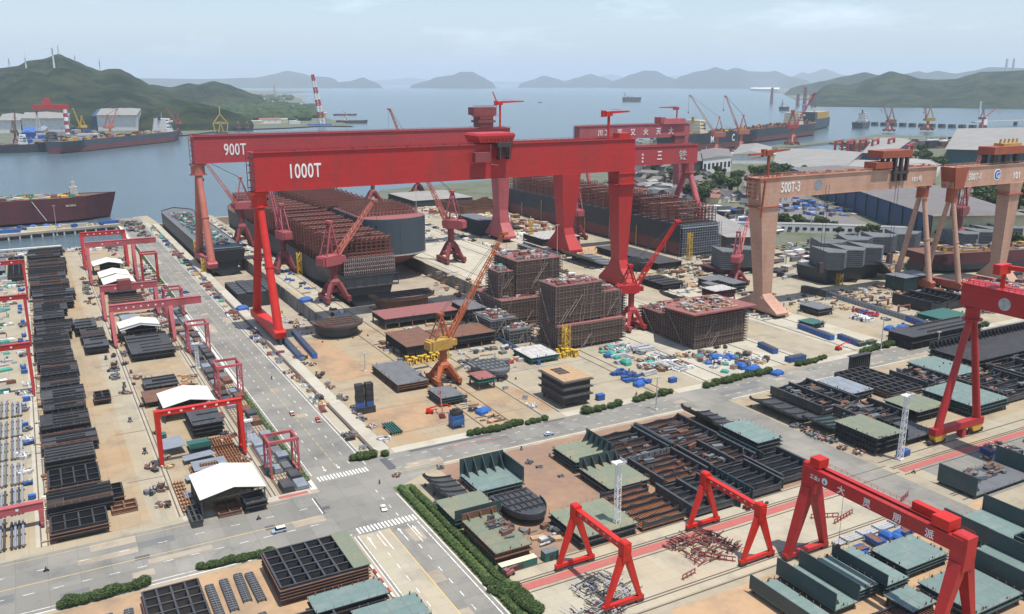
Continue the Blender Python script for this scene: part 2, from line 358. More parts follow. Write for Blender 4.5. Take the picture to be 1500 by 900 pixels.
DOCK1 = (121, 512, 160, 1042); DOCK2 = (185, 566, 291, 1060)
sheet('sea_water', [(-WB, -3000), (WB, -3000), (WB, WB), (-WB, WB)], 'sea water', WZ, [[(120, 511), (161, 511), (161, 1036), (120, 1036)], [(184, 565), (292, 565), (292, 1054), (184, 1054)]])
yard = [(-900, -500), (1800, -500), (3600, 300), G(1700, 205), G(1500, 199), G(1420, 200), G(1330, 199), G(1285, 197), G(1240, 204), G(1200, 208), G(1140, 212), G(1065, 226), G(1048, 215), G(1000, 205), G(940, 206), (1120, 1700), (930, 1480),
        (698, 1262), (445, 1200), (381, 1075), (291, 1060), (291, 566), (185, 566), (185, 1060), (172, 1085), (160, 1042), (160, 512), (121, 512), (121, 1042), (118, 1095), (103, 1092), (93, 1060), (89, 925), (78, 915), (-30, 908), (-900, 830)]
POND = [G(1128, 218), G(1215, 209), G(1282, 214), G(1262, 221), G(1190, 228), G(1135, 224)]
POND2 = [G(1062, 234), G(1110, 228), G(1135, 229), G(1115, 237), G(1065, 240)]
sheet('land', yard, 'land mix', 0.0, [POND])
# quay faces down to the water and the dock walls
q_ = MB()
for i in range(len(yard)):
    a, b = yard[i], yard[(i + 1) % len(yard)]
    zb = -11.0
    q_.quad((b[0], b[1], zb), (a[0], a[1], zb), (a[0], a[1], -.01), (b[0], b[1], -.01))
for i in range(len(POND)):
    a, b = POND[i], POND[(i + 1) % len(POND)]
    q_.quad((b[0], b[1], -6), (a[0], a[1], -6), (a[0], a[1], -.01), (b[0], b[1], -.01))
for x in (185, 291): 
    for k in range(32): q_.box(x - .35, 575 + k * 15, -10, x + .35, 576.2 + k * 15, -.4)
for k in range(34): q_.box(160 - .5, 520 + k * 15, -10, 160 + .1, 521.2 + k * 15, -.4)
struct(q_.build('dock_wall', 'dock wall'))
d_ = MB()
for D in (DOCK1, DOCK2): d_.box(D[0], D[1], -10.5, D[2], D[3] - 8, -10); d_.box(D[0], D[3] - 12, -10.4, D[2], D[3] - 6, -1)
struct(d_.build('dock_floor', 'dock floor'))

def rect(x0, y0, x1, y1): return [(x0, y0), (x1, y0), (x1, y1), (x0, y1)]
# paved areas, each a few centimetres above the one below
sheet('yard_ground', [(-160, 100), (900, 100), (900, 420), (640, 470), (470, 1100), (381, 1075), (291, 1060), (291, 566), (185, 566), (185, 1060), (172, 1085), (160, 1042), (160, 512), (121, 512), (121, 1042), (118, 1095), (103, 1092), (93, 1060), (89, 925), (78, 915), (-30, 908), (-160, 895)], 'yard concrete', .03)
sheet('west_yard_ground', rect(-9, 306, 64, 905), 'yard rusty', .06)
sheet('corridor', [(24, 303), (33, 303), (33, 905), (22, 905)], 'yard concrete', .08)
sheet('middle_yard_ground', rect(121.5, 322, 196, 508), 'yard rusty', .06)
sheet('block_yard_soil', rect(-70, 170, 80, 262), 'soil', .06)
sheet('block_yard_ground', rect(131, 218, 258, 300), 'soil brown', .06)
sheet('east_block_yard_ground', rect(288, 224, 520, 300), 'yard rusty', .06)
sheet('block_yard_soil', rect(150, 100, 300, 176), 'soil', .06)
sheet('road', rect(-400, 264, 83, 301), 'road concrete', .09)
sheet('road', rect(83, 60, 108, 1085), 'road concrete', .10)
sheet('road', rect(108, 302, 900, 321), 'road concrete', .09)
sheet('road', [(108, 264), (112, 291), (135, 303), (108, 303)], 'road concrete', .085)
sheet('road', rect(266, 60, 287, 302), 'road concrete', .095)
sheet('road', rect(300, 176, 620, 206), 'road concrete', .085)
sheet('red_path', rect(114, 205.5, 262, 209), 'red path', .12)
sheet('red_path', rect(292, 205.5, 460, 209), 'red path', .12)
sheet('path', rect(114, 210, 262, 217), 'path concrete', .09)
sheet('path', rect(114, 180, 262, 205), 'path concrete', .09)
sheet('beige_band', rect(113.8, 325, 120.5, 1020), 'pavement concrete', .75)
b_ = MB(); b_.box(113.8, 325, 0, 120.5, 1020, .74); struct(b_.build('crane_track_plinth', 'kerb'))
sheet('pavement', rect(108.2, 325, 112.5, 1040), 'path concrete', .12)
sheet('dock_apron', rect(163, 566, 182, 1040), 'path concrete', .07)
sheet('dock_apron', rect(294, 330, 372, 1040), 'pavement concrete', .05)
sheet('dock_apron', rect(404, 330, 440, 900), 'pavement concrete', .06)
sheet('dock_apron', rect(196, 322, 262, 540), 'yard concrete', .06)
for x0, x1 in ((121, 160), (168, 190), (206, 262), (272, 345), (366, 406), (432, 476), (500, 560)):
    mb = MB(); mb.box(x0, 321, 0, x1, 326.5, .16); struct(mb.build('pavement', 'pavement concrete'))
mb = MB(); mb.box(34, 301.5, 0, 80, 305.5, .16); struct(mb.build('pavement', 'pavement concrete'))
mb = MB(); mb.box(80.5, 304, 0, 83, 1040, .16); mb.box(108, 326, 0, 108.3, 1040, .15); mb.box(-40, 263.5, 0, 83, 264, .2); mb.box(83, 60, 0, 83.4, 262, .15); mb.box(107.8, 60, 0, 108.2, 286, .15)
mb.box(135, 302, 0, 262, 302.4, .14); mb.box(290, 302, 0, 520, 302.4, .14); struct(mb.build('kerb', 'kerb'))
# crane rails
r_ = MB()
for x in (-8.6, -10.6, 33.2, 34.8, 65.6, 67.2, 69.3, 81.0): r_.box(x, 306, .04, x + .45, 900, .26)
r_.box(112.9, 326, .76, 114.3, 1015, .80)
for x in (113.2, 120.6): r_.box(x, 326, .05, x + .5, 1015, .2)
for x in (166.5, 180, 196.5, 206, 262, 268, 296, 308, 352, 368, 408, 424): r_.box(x, 328, .1, x + .5, 1000 if x > 294 else (560 if x > 185 else 1000), .24)
for y in (183, 184.2, 203.8, 209.6, 210.8, 216.5, 179, 134): r_.box(114, y, .1, 262, y + .35, .24); r_.box(290, y, .1, 420, y + .35, .24)
r_.box(262, 206.5, .1, 290, 206.9, .14); r_.box(262, 213, .1, 290, 213.4, .14)
struct(r_.build('crane_rails', 'rail steel'))

sheet('rail_strip', rect(-12, 306, -8, 900), 'pavement concrete', .09); sheet('rail_strip', rect(32.4, 306, 35.6, 900), 'path concrete', .10); sheet('rail_strip', rect(64.8, 306, 68.2, 900), 'path concrete', .10)
sheet('road_lane', rect(84.6, 60, 95.2, 262), 'path concrete', .108)
for x0, y0, x1, y1 in ((126, 420, 150, 500), (122, 340, 160, 372), (-8, 450, 2, 620), (198, 330, 208, 372), (410, 500, 440, 560), (414, 640, 470, 690)): sheet('soil_patch', [(x0 + 2, y0), (x1 - 3, y0 + 2), (x1, y0 + 9), (x1 - 4, y1 - 3), (x0 + 6, y1), (x0, y1 - 8)], 'soil', .115)
# ---- road markings
PK = MB()
def dash(pb, x0, y0, x1, y1, w, on, off, z=.125):
    L = math.hypot(x1 - x0, y1 - y0); ux, uy = (x1 - x0) / L, (y1 - y0) / L; t = 0
    while t < L:
        e = min(t + on, L); nx, ny = -uy * w / 2, ux * w / 2
        a = (x0 + ux * t, y0 + uy * t); b = (x0 + ux * e, y0 + uy * e)
        pb.quad((a[0] - nx, a[1] - ny, z), (b[0] - nx, b[1] - ny, z), (b[0] + nx, b[1] + ny, z), (a[0] + nx, a[1] + ny, z)); t += on + off
dash(PK, 84.2, 316, 84.2, 1040, .3, 800, 1); dash(PK, 106.6, 316, 106.6, 1040, .3, 800, 1)
dash(PK, 90.5, 320, 90.5, 1040, .25, 3, 7); dash(PK, 101, 320, 101, 1040, .25, 3, 7)
dash(PK, 84.4, 60, 84.4, 262, .3, 300, 1); dash(PK, 106.4, 60, 106.4, 262, .3, 300, 1)
for x in (89.5, 100.5): dash(PK, x, 60, x, 250, .25, 3, 5)
dash(PK, 102.5, 248, 102.5, 262, .25, 30, 1); dash(PK, 92, 248, 92, 262, .25, 30, 1)
for x in (87, 90.5, 98.5, 103.5): dash(PK, x, 251, x, 260, .28, 30, 1)
dash(PK, 102, 269, 102, 296, .25, 2.5, 4.5)
for y0, xs0, xs1, h in ((263.2, 85.5, 107.5, 4.2), (309.5, 85.5, 106, 4.2)):
    x = xs0
    while x < xs1: PK.quad((x, y0, .125), (x + .62, y0, .125), (x + .62, y0 + h, .125), (x, y0 + h, .125)); x += 1.3
for (ax, ay, s) in ((98.4, 256, 1), (103.6, 255, 1), (90.4, 322, -1), (96, 322, -1), (87.2, 255, 1)):   # arrows
    PK.quad((ax - .15, ay, .127), (ax + .15, ay, .127), (ax + .15, ay + 3.0 * s, .127), (ax - .15, ay + 3.0 * s, .127)) if s > 0 else PK.quad((ax - .15, ay - 3, .127), (ax + .15, ay - 3, .127), (ax + .15, ay, .127), (ax - .15, ay, .127))
    t = ay + 3.0 * s; PK.add([(ax - .75, t, .127), (ax + .75, t, .127), (ax, t + 1.7 * s, .127)], [(0, 1, 2) if s > 0 else (0, 2, 1)])
dash(PK, -120, 276.5, 76, 276.5, .25, 3, 5); dash(PK, -120, 290, 76, 290, .25, 3, 9); dash(PK, -120, 266, 60, 266, .25, 400, 1)
dash(PK, 116, 307, 262, 307, .22, 2.5, 5); dash(PK, 116, 316, 262, 316, .22, 2.5, 5); dash(PK, 290, 307, 700, 307, .22, 2.5, 5); dash(PK, 290, 316, 700, 316, .22, 2.5, 5)
dash(PK, 78.8, 283.5, 78.8, 297, .35, 300, 1)
x = 267.0
struct(PK.build('road_marking', 'road paint'))
YK = MB(); dash(YK, 95.5, 60, 95.5, 262, .4, 300, 1); dash(YK, -200, 282.3, 76, 282.3, .28, 300, 1); dash(YK, 95.5, 320, 95.5, 1040, .2, 4, 2)
dash(YK, 116, 302.9, 262, 302.9, .25, 300, 1); dash(YK, -150, 298.5, 70, 298.5, .2, 60, 4)
struct(YK.build('road_marking', 'road paint yellow'))
AP = MB(); AP.box(78.6, 283, .1, 79.8, 297, .118); AP.box(79.8, 286, .1, 82.5, 288.5, .118); AP.box(58, 281, .1, 61.5, 284, .118); AP.box(16, 281.5, .1, 20.5, 284, .118); AP.box(113, 306.5, .1, 116.5, 318, .118)
AP.box(127, 318.5, .1, 166, 320.6, .118); AP.box(193, 319, .1, 204, 320.6, .118)
struct(AP.build('asphalt_patch', 'asphalt patch'))
r = random.Random(9); LP = MB(); DP = MB()
for i in range(36):
    q = r.random(); pb = LP if r.random() < .55 else DP
    if q < .35: x, y, w, d = r.uniform(85, 103), r.uniform(320, 900), r.uniform(3, 5), r.uniform(4, 22)
    elif q < .7: x, y, w, d = r.uniform(-60, 72), r.uniform(266, 296), r.uniform(5, 22), r.uniform(2.5, 5)
    elif q < .9: x, y, w, d = r.uniform(116, 500), r.uniform(303, 316), r.uniform(6, 26), r.uniform(2.5, 4.5)
    else: x, y, w, d = r.uniform(85, 101), r.uniform(190, 250), 4.6, r.uniform(5, 12)
    pb.box(x, y, .09, x + w, y + d, (.1015 if pb is LP else .1025) + .0004 * i)
struct(LP.build('road_patch', 'dock floor')); struct(DP.build('road_patch', 'land asphalt'))
RK = MB(); RK.box(68, 302, .17, 79, 304.2, .19); RK.box(142, 314.6, .1, 168, 315.2, .13); struct(RK.build('red_paving', 'red path'))
JS = MB()
for y in (344, 398, 452, 506, 610, 700): JS.box(20, y, .08, 33.2, y + .5, .10)
for y in (340, 372, 405, 440, 470): JS.box(124, y, .06, 194, y + .25, .085)
for y in (352, 390, 430, 480, 520): JS.box(197, y, .07, 262, y + .3, .09)
struct(JS.build('drain_channel', 'asphalt patch'))

# ---- far shores
sheet('far_shore', [G(-250, 228), G(0, 221), G(70, 218), G(170, 207), G(285, 196), G(330, 190), G(420, 187), G(470, 184), G(520, 184.5), G(475, 172), G(470, 160), G(445, 150), G(440, 143), G(400, 138), G(470, 134), G(300, 131), G(-400, 131)], 'land mix', -1.0)
sheet('far_shore', [G(1165, 146), G(1200, 147), G(1290, 146), G(1350, 149), G(1385, 153), G(1500, 158.5), G(1800, 166), G(2600, 150), G(2000, 129), G(1180, 130), G(1140, 134)], 'land mix', -1.0)
sheet('jetty_shore', [G(1095, 132), G(1130, 136), G(1185, 137), G(1190, 131), G(1120, 129.5)], 'land mix', -1.2)

# ---- hills
def hill_mat(name, c, c2):
    m = mat(name, c, .95, c2=c2, space='World', scale=.006, amt=1.0, spec=.1, lo=.40, hi=.60)
    n = m.node_tree; b = n.nodes['Principled BSDF']; gm = nd(n, 'ShaderNodeNewGeometry')
    t = nd(n, 'ShaderNodeTexNoise'); t.inputs['Scale'].default_value = .03; t.inputs['Detail'].default_value = 8; t.inputs['Roughness'].default_value = .7
    n.links.new(gm.outputs['Position'], t.inputs['Vector']); bp = nd(n, 'ShaderNodeBump'); bp.inputs['Strength'].default_value = 1.0; bp.inputs['Distance'].default_value = 45
    n.links.new(t.outputs[0], bp.inputs['Height']); n.links.new(bp.outputs[0], b.inputs['Normal'])
hill_mat('hill forest', (.014, .032, .015), (.062, .080, .036))
hill_mat('hill far', (.022, .036, .022), (.04, .05, .03))
def hill(sil, D, depth, mname='hill forest', rough=.16, name='hill', seed=0, base=-6):
    mb = MB(); NX, NY = 150, 36
    xs = [p[0] for p in sil]; x0, x1 = xs[0], xs[-1]
    def prof(x):
        for i in range(len(sil) - 1):
            if sil[i][0] <= x <= sil[i + 1][0]:
                f = (x - sil[i][0]) / (sil[i + 1][0] - sil[i][0]); f2 = f * f * (3 - 2 * f) * .5 + f * .5
                return sil[i][1] + (sil[i + 1][1] - sil[i][1]) * f2
        return sil[-1][1]
    P = []
    for i in range(NX + 1):
        x = x0 + (x1 - x0) * i / NX; y = prof(x); d = ray(x, y); h = math.hypot(d[0], d[1])
        dx, dy = d[0] / h, d[1] / h; zt = CAMH + d[2] / h * D
        e = min(1, min(i, NX - i) / 5.0); zt = base + (zt - base) * e ** .7
        for j in range(NY + 1):
            u = -1 + 2 * j / NY; r = D + u * depth
            fall = max(0, 1 - abs(u) ** 1.35) if u < 0 else max(0, 1 - abs(u) ** 1.5)
            X, Y = dx * r, dy * r; hh = max(zt - base, 1)
            k = noise.fractal(Vector((X / (depth * .55) + seed, Y / (depth * .55), seed)), .9, 2.1, 6)
            rid = 1 - abs(noise.fractal(Vector((X / (depth * .35) + seed, Y / (depth * .35), 3 + seed)), .9, 2.1, 5)) * 1.6
            z = base + hh * fall * (1 + (rough * (k * 1.2 + rid * .8 - .8)) * (1 - math.exp(-(u * 3.2) ** 2)) * 1.5)
            P.append((X, Y, z))
    F = [(a, a + NY + 1, a + NY + 2, a + 1) for i in range(NX) for a in [i * (NY + 1) + j for j in range(NY)]]
    mb.add(P, F); return struct(mb.build(name, mname, smooth=True))
hill([(-260, 125), (-180, 112), (-90, 108), (0, 100), (25, 97), (42, 89), (62, 87), (86, 79), (100, 85), (112, 90), (130, 98), (147, 104), (160, 101), (175, 101), (188, 107), (200, 114), (225, 127), (262, 135), (300, 142)], 5600, 2300, rough=.40)
hill([(180, 130), (222, 124), (250, 128), (277, 122), (290, 124), (312, 119), (335, 124), (350, 130), (372, 138), (390, 142)], 6900, 900, rough=.25, seed=3)
hill([(200, 172), (215, 166), (225, 160), (250, 155), (287, 151), (310, 155), (325, 160), (350, 167), (372, 176)], 3500, 420, rough=.2, seed=5)
hill([(100, 119), (210, 115), (300, 116), (375, 114), (400, 109), (420, 104), (440, 107), (457, 112), (480, 113), (505, 121)], 32000, 2500, 'hill far', seed=7)
hill([(478, 125), (495, 121), (512, 119), (532, 113.5), (545, 119), (560, 125)], 30000, 1500, 'hill far', seed=9)
hill([(470, 121), (560, 117.5), (600, 114), (640, 118), (760, 120), (850, 117), (895, 109), (930, 116), (1000, 111), (1100, 112), (1200, 117)], 62000, 4000, 'hill far', seed=10)
hill([(600, 125), (625, 119), (640, 113), (662, 110.5), (675, 105.5), (692, 105.5), (707, 113), (716, 118), (727, 125)], 29000, 1500, 'hill far', seed=11)
hill([(758, 124), (780, 117), (796, 111), (818, 116), (826, 119.5), (845, 114), (865, 108.5), (880, 113), (900, 119)], 33000, 1700, 'hill far', seed=12)
hill([(890, 121), (905, 117), (925, 109), (945, 103.5), (960, 104), (980, 113), (992, 117), (1008, 121)], 31000, 1700, 'hill far', seed=13)
hill([(980, 122), (1000, 111), (1020, 105), (1034, 103), (1048, 98.5), (1065, 103), (1077, 99.5), (1100, 105), (1125, 105.5), (1135, 104), (1160, 113), (1190, 119)], 30000, 2000, 'hill far', seed=14)
hill([(1140, 119), (1160, 112), (1175, 106), (1185, 108), (1208, 101), (1235, 110), (1300, 118)], 42000, 2000, 'hill far', seed=15)
hill([(1300, 118), (1330, 107.5), (1345, 104.5), (1358, 107), (1372, 104), (1400, 108), (1425, 104), (1450, 98.5), (1500, 100), (1560, 97), (1640, 112)], 26000, 2000, 'hill far', seed=16)
hill([(1150, 131), (1180, 124), (1205, 119), (1237, 112), (1267, 106), (1285, 110), (1320, 116), (1400, 122)], 13500, 1500, seed=17)
hill([(1185, 138), (1200, 129), (1217, 124), (1240, 126), (1255, 123), (1275, 115), (1305, 104.5), (1325, 109), (1350, 116), (1375, 117), (1400, 116), (1420, 110), (1437, 105.5), (1475, 104.5), (1500, 103), (1560, 98), (1640, 106), (1760, 120)], 8600, 2300, rough=.40, seed=18)
# ---- haze
hz = MB(); hz.box(-92000, -2000, -12.5, 92000, 90000, 1900)
ho = hz.build('haze', 'cable'); ho.data.materials.clear(); ho['kind'] = 'stuff'; ho.display_type = 'WIRE'
hm = bpy.data.materials.new('haze'); hm.use_nodes = True; n = hm.node_tree; n.nodes.clear()
out = nd(n, 'ShaderNodeOutputMaterial'); pv = nd(n, 'ShaderNodeVolumePrincipled'); pv.inputs['Color'].default_value = (.76, .88, 1.0, 1); pv.inputs['Density'].default_value = HAZE_DENSITY; pv.inputs['Anisotropy'].default_value = 0
n.links.new(pv.outputs[0], out.inputs['Volume']); ho.data.materials.append(hm)
# ================================================================== BIG CRANES
def bogies(parent, x, y0, y1, along='y', z=0.0, m='dark machinery', n=4, hz=2.6):
    for k in range(n):
        t = y0 + (y1 - y0) * (k + .5) / n; L = abs(y1 - y0) / n * .8
        mb = MB()
        mb.cbox(0, 0, hz * .45, 1.5 if along == 'y' else L, L if along == 'y' else 1.5, hz * .55)
        for s in (-.33, .33):
            if along == 'y': mb.tube((-.5, s * L, hz * .28), (.5, s * L, hz * .28), hz * .26, 8)
            else: mb.tube((s * L, -.5, hz * .28), (s * L, .5, hz * .28), hz * .26, 8)
        mb.build('bogie', m, parent, (x, t, z) if along == 'y' else (t, x, z))
def railing(mb, pts, h=1.2, t=.14, step=4.0):
    for i in range(len(pts) - 1):
        a, b = Vector(pts[i]), Vector(pts[i + 1]); L = (b - a).length; n = max(1, int(L / step))
        up = Vector((0, 0, h)); mb.bar(a + up, b + up, t); mb.bar(a + up * .5, b + up * .5, t * .7)
        for k in range(n + 1): q = a.lerp(b, k / n); mb.bar(q, q + up, t)
def trolley_tower(parent, x, y, z, h, jib, m):
    t = MB(); t.tube((x, y, z), (x, y, z + h), 1.0, 8); t.build('jib_post', m, parent)
    t = MB(); t.box(x - 3.5, y - 2, z + h - 1.5, x + 2, y + 2, z + h + 1.8); t.box(x - 6, y - 1.2, z + h - 2, x - 3, y + 1.2, z + h + 2.5)
    t.build('jib_cab', m, parent)
    t = MB(); t.bar((x + 1, y, z + h + 1), (x + jib, y, z + h + 1.6), 1.6, 2.0, .8); t.bar((x + 2, y, z + h + 3.4), (x + jib * .6, y, z + h + 2.6), .3); t.build('jib_arm', m, parent)

def big_gantry(name, label, cat, x0, x1, y, zb, zt, wy, m, mleg, lab, labx, labs, legA=True, legB='box', A=None, B=None, group=None, aside='w', flange=True, sx=.62, m2=None, zl=0.0):
    """girder runs along x from x0 to x1 (centre line y); origin at its left foot"""
    t = thing(name, label, cat, (x0, y, 0), 0, group); L = x1 - x0
    g = MB(); g.box(0, -wy / 2, zb, L, wy / 2, zt)
    if flange:
        g.box(-.8, -wy / 2 - .7, zt + .01, L + .8, wy / 2 + .7, zt + .5); g.box(-.5, -wy / 2 - .35, zb - .35, L + .5, wy / 2 + .35, zb - .01)
    g.build('girder', m, t)
    r = MB()
    for s in (-1, 1): r.box(1, s * wy * .32 - .3, zt + .52, L - 1, s * wy * .32 + .3, zt + 1.0)
    r.build('trolley_rail', m2 or 'crane maroon', t)
    r = MB()
    for s in (-1, 1): railing(r, [(0, s * (wy / 2 + .4), zt + .5), (L, s * (wy / 2 + .4), zt + .5)], 1.4, .22, 6)
    r.build('railing', m, t)
    if lab: text(lab, 'lettering', 'white paint', t, (labx, -wy / 2 - .12, zb + (zt - zb) * .5 - labs * .36), labs, sx=sx)
    e = MB()
    for k in range(5):
        zz = zb + (zt - zb) * k / 5 + 1; e.box(-1.6, -wy / 2 + 1, zz, -.02, -wy / 2 + 3, zz + .5); e.box(-1.3, wy / 2 - 3, zz, -.02, wy / 2 - 1, zz + .5)
    e.box(-1.9, -wy / 2 + .6, zb, -1.5, -wy / 2 + 1, zt); e.box(-1.9, wy / 2 - 1, zb, -1.5, wy / 2 - .6, zt)
    e.build('end_platform', m2 or 'crane maroon', t)
    return t
def tube_leg_pair(t, x, spread, zb, r, m, zf=9.0, head=True, dx=0.0, msill=None, wy=10):
    if head:
        h = MB(); h.tube((x, 0, zb - 9), (x, 0, zb - .4), r * 1.9, 12); h.tube((x, 0, zb - 9.6), (x, 0, zb - 9), r * 2.4, 12); h.box(x - r * 2, -wy * .42, zb - 2, x + r * 2, wy * .42, zb - .4)
        h.build('leg_head', m, t); zt = zb - 8.0
    else: zt = zb
    for s in (-1, 1):
        l = MB(); l.tube((x, s * r * .9, zt), (x + dx, s * spread, zf), r * .82, 14, r * 1.1); l.tube((x + dx * .5, s * (r * .9 + spread) / 2, (zt + zf) / 2), (x + dx * .51, s * ((r * .9 + spread) / 2 + .3), (zt + zf) / 2 - .8), r * 1.15, 14)
        l.build('leg', m[0] if isinstance(m, tuple) else m, t)
    s_ = MB(); s_.yprism([(-spread - r * 1.6, zf - 4.2), (spread + r * 1.6, zf - 4.2), (spread + r * 2, zf - .5), (spread + r, zf + .6), (-spread - r, zf + .6), (-spread - r * 2, zf - .5)], x + dx - r * 1.3, x + dx + r * 1.3)
    s_.build('sill_beam', msill or m, t)
def box_leg(t, secs, m):
    l = MB(); l.loft(secs); l.build('leg', m, t)

# ---- the 1000T crane
c = big_gantry('gantry_crane', 'huge bright red shipyard gantry crane lettered 1000T, nearest of the two largest', 'gantry crane', 116.5, 390, 528, 88.5, 110.5, 13, 'crane red', 'crane red', '1000T', 19.5, 11.8)
tube_leg_pair(c, 2.8, 27, 88.2, 2.5, 'crane red bright', msill='crane red bright', wy=13)
bogies(c, 2.8, -32, 32, n=8, hz=4.6, z=.4)
X0 = 390 - 116.5 - 14
box_leg(c, [(88.1, X0, X0 + 14, -7, 7), (80, X0 + .3, X0 + 13.8, -6.8, 6.8), (22, X0 + 3.5, X0 + 11, -5.2, 5.2), (16, X0 + 3, X0 + 11, -8, 8), (6, X0 + 2.4, X0 + 11.4, -19, 19), (3.4, X0 + 2.4, X0 + 11.4, -19, 19)], 'crane red')
k = MB(); k.box(X0 - .5, -7.6, 78.5, X0 + 14.6, 7.6, 79.3); k.box(X0 - .4, -7.5, 86, X0 + 14.5, 7.5, 86.8); railing(k, [(X0 - 1.5, -8.4, 79.3), (X0 + 15.5, -8.4, 79.3)], 1.2, .18); railing(k, [(X0 - 1.5, -8.4, 79.3), (X0 - 1.5, 8.4, 79.3)], 1.2, .18)
k.box(X0 - 2, -9, 78.5, X0 + 16, -7.6, 78.8); k.box(X0 - 3, -9, 78.5, X0 - .5, 9, 78.8); k.build('leg_platform', 'crane red', c)
bogies(c, X0 + 7, -21, 21, n=6, hz=3.6)
k = MB()
for zz in range(10, 76, 3): k.box(X0 + 11.2 + (zz - 10) * .035, -3.5, zz, X0 + 12.4 + (zz - 10) * .035, -1.5, zz + .3)
k.bar((X0 + 12.4, -2.5, 8), (X0 + 14.6, -2.5, 77), .3); k.build('ladder', 'crane maroon', c)
# trolley with its overhanging hoist frame
tr = MB(); tr.loft([(112, 146, 170, -9.5, 10), (116.5, 144, 172, -10, 11), (118, 145, 171, -9.5, 10)]); tr.build('trolley', 'crane red', c)
tro = c.children[-1]
for i in range(8): k = MB(); k.box(147.5 + i * 2.9, -10.15, 113.6, 148.6 + i * 2.9, -9.7, 114.8); k.build('vent', 'dark machinery', tro)
k = MB(); k.box(158, -13.5, 101, 159.4, -8.2, 102.4); k.box(165, -13.5, 101, 166.4, -8.2, 102.4); k.box(157, -13, 109, 168, -7.4, 112)
for xx in (158, 165): k.box(xx, -13.6, 101, xx + 1.2, -12.4, 109.5); k.bar((xx + .7, -8.4, 102), (xx + .7, -13, 109), .7)
k.box(159.6, -11, 103.5, 164.8, -8.6, 108.8); k.build('hoist_frame', 'dark machinery', c)
k = MB(); k.tube((152, -12, 98), (152, -12, 111), .5); k.tube((152, -12, 98), (158, -12, 97), .5); k.box(140.5, -13, 100, 152, -8.4, 106); k.build('hoist_cab', 'crane maroon', c)
trolley_tower(c, 254, 0, 110.6, 18, 18, 'crane red bright')
k = MB(); k.box(261, -4, 110.9, 271, 4, 115); k.build('cabin', 'crane red bright', c)
for xx in range(6, 142, 9): k = MB(); k.box(xx, -5.6 + (xx % 4), 110.6, xx + 1.2, -4.6 + (xx % 4), 111.9); k.build('fitting', 'dark machinery', c)
# ---- the 900T crane
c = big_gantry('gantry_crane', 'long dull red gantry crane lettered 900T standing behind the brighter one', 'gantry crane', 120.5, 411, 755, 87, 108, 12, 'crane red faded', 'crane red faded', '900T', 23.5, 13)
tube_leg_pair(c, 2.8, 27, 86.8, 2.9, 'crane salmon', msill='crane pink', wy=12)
bogies(c, 2.8, -32, 32, n=8, hz=4.6, z=.4)
X0 = 411 - 120.5 - 15
box_leg(c, [(86.5, X0, X0 + 15, -8, 8), (30, X0 + 3, X0 + 12.5, -6.5, 6.5), (18, X0 + 2.5, X0 + 13, -9, 9), (6, X0 + 1, X0 + 14, -20, 20), (3.5, X0 + 1, X0 + 14, -20, 20)], 'crane pink')
bogies(c, X0 + 7, -21, 21, n=6, hz=3.4)
k = MB(); k.box(258, -7, 109.6, 272, 7, 119); k.box(256, -8, 114, 274, 8, 116); k.box(252, -6, 121, 276, 6, 128); k.loft([(119, 258, 272, -6, 6), (121, 254, 275, -6.5, 6.5)]); k.build('trolley', 'crane maroon', c)
k = MB(); railing(k, [(252, -6, 128), (276, -6, 128)], 1.6, .3, 4); railing(k, [(250, -8, 119), (278, -8, 119)], 1.6, .3, 4); k.build('trolley_railing', 'peach dark', c)
trolley_tower(c, 283, 0, 108.4, 23, 26, 'crane red bright')
k = MB(); k.bar((279, 0, 134), (275, 0, 142), .8); k.build('antenna', 'crane red bright', c)
# ---- third red crane, partly hidden by the first
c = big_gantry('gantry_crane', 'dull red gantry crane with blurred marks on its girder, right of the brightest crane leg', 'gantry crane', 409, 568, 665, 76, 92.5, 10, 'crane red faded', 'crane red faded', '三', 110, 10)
text('铁', 'lettering', 'pale scrap', c, (136, -5.15, 80), 10)
k = MB(); [k.box(92.5, -5.25, 78.5 + i * 3.2, 94.2, -5.05, 80.2 + i * 3.2) for i in range(3)]; k.build('white_mark', 'white paint', c)
box_leg(c, [(75.8, 4, 24, -8, 8), (55, 5, 22, -7.5, 7.5), (24, 7.5, 17, -6.5, 6.5), (18, 7, 17.5, -9, 9), (6, 5, 19, -20, 20), (3.5, 5, 19, -20, 20)], 'crane red')
bogies(c, 12, -21, 21, n=6, hz=3.4)
tube_leg_pair(c, 152, 30, 76, 3.2, 'crane pink', wy=10)
bogies(c, 152, -34, 34, n=6, hz=4.6, z=.3)
# ---- pink crane at the back
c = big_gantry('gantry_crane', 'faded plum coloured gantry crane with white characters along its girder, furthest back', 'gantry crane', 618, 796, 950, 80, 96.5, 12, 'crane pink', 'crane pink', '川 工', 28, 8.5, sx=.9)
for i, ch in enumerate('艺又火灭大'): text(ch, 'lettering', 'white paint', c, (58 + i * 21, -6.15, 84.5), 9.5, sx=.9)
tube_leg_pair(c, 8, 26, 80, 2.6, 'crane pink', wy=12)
k = MB(); k.loft([(97, 131, 170, -9, 9), (104, 133, 168, -8, 8)]); k.box(128, -7, 98, 136, 7, 106); k.build('machinery_house', 'crane pink', c)
k = MB(); k.loft([(79.9, 160, 176, -7, 7), (6, 164, 174, -6, 6)]); k.build('leg', 'crane pink', c)
k = MB(); k.box(148, -13, 72, 165, -6.4, 82); k.box(150, -12, 66, 160, -8, 72); k.box(147, -14, 81, 167, -6, 82.5); k.build('hoist_frame', 'crane maroon', c)
trolley_tower(c, 160, 0, 104, 13, -30, 'crane red faded')
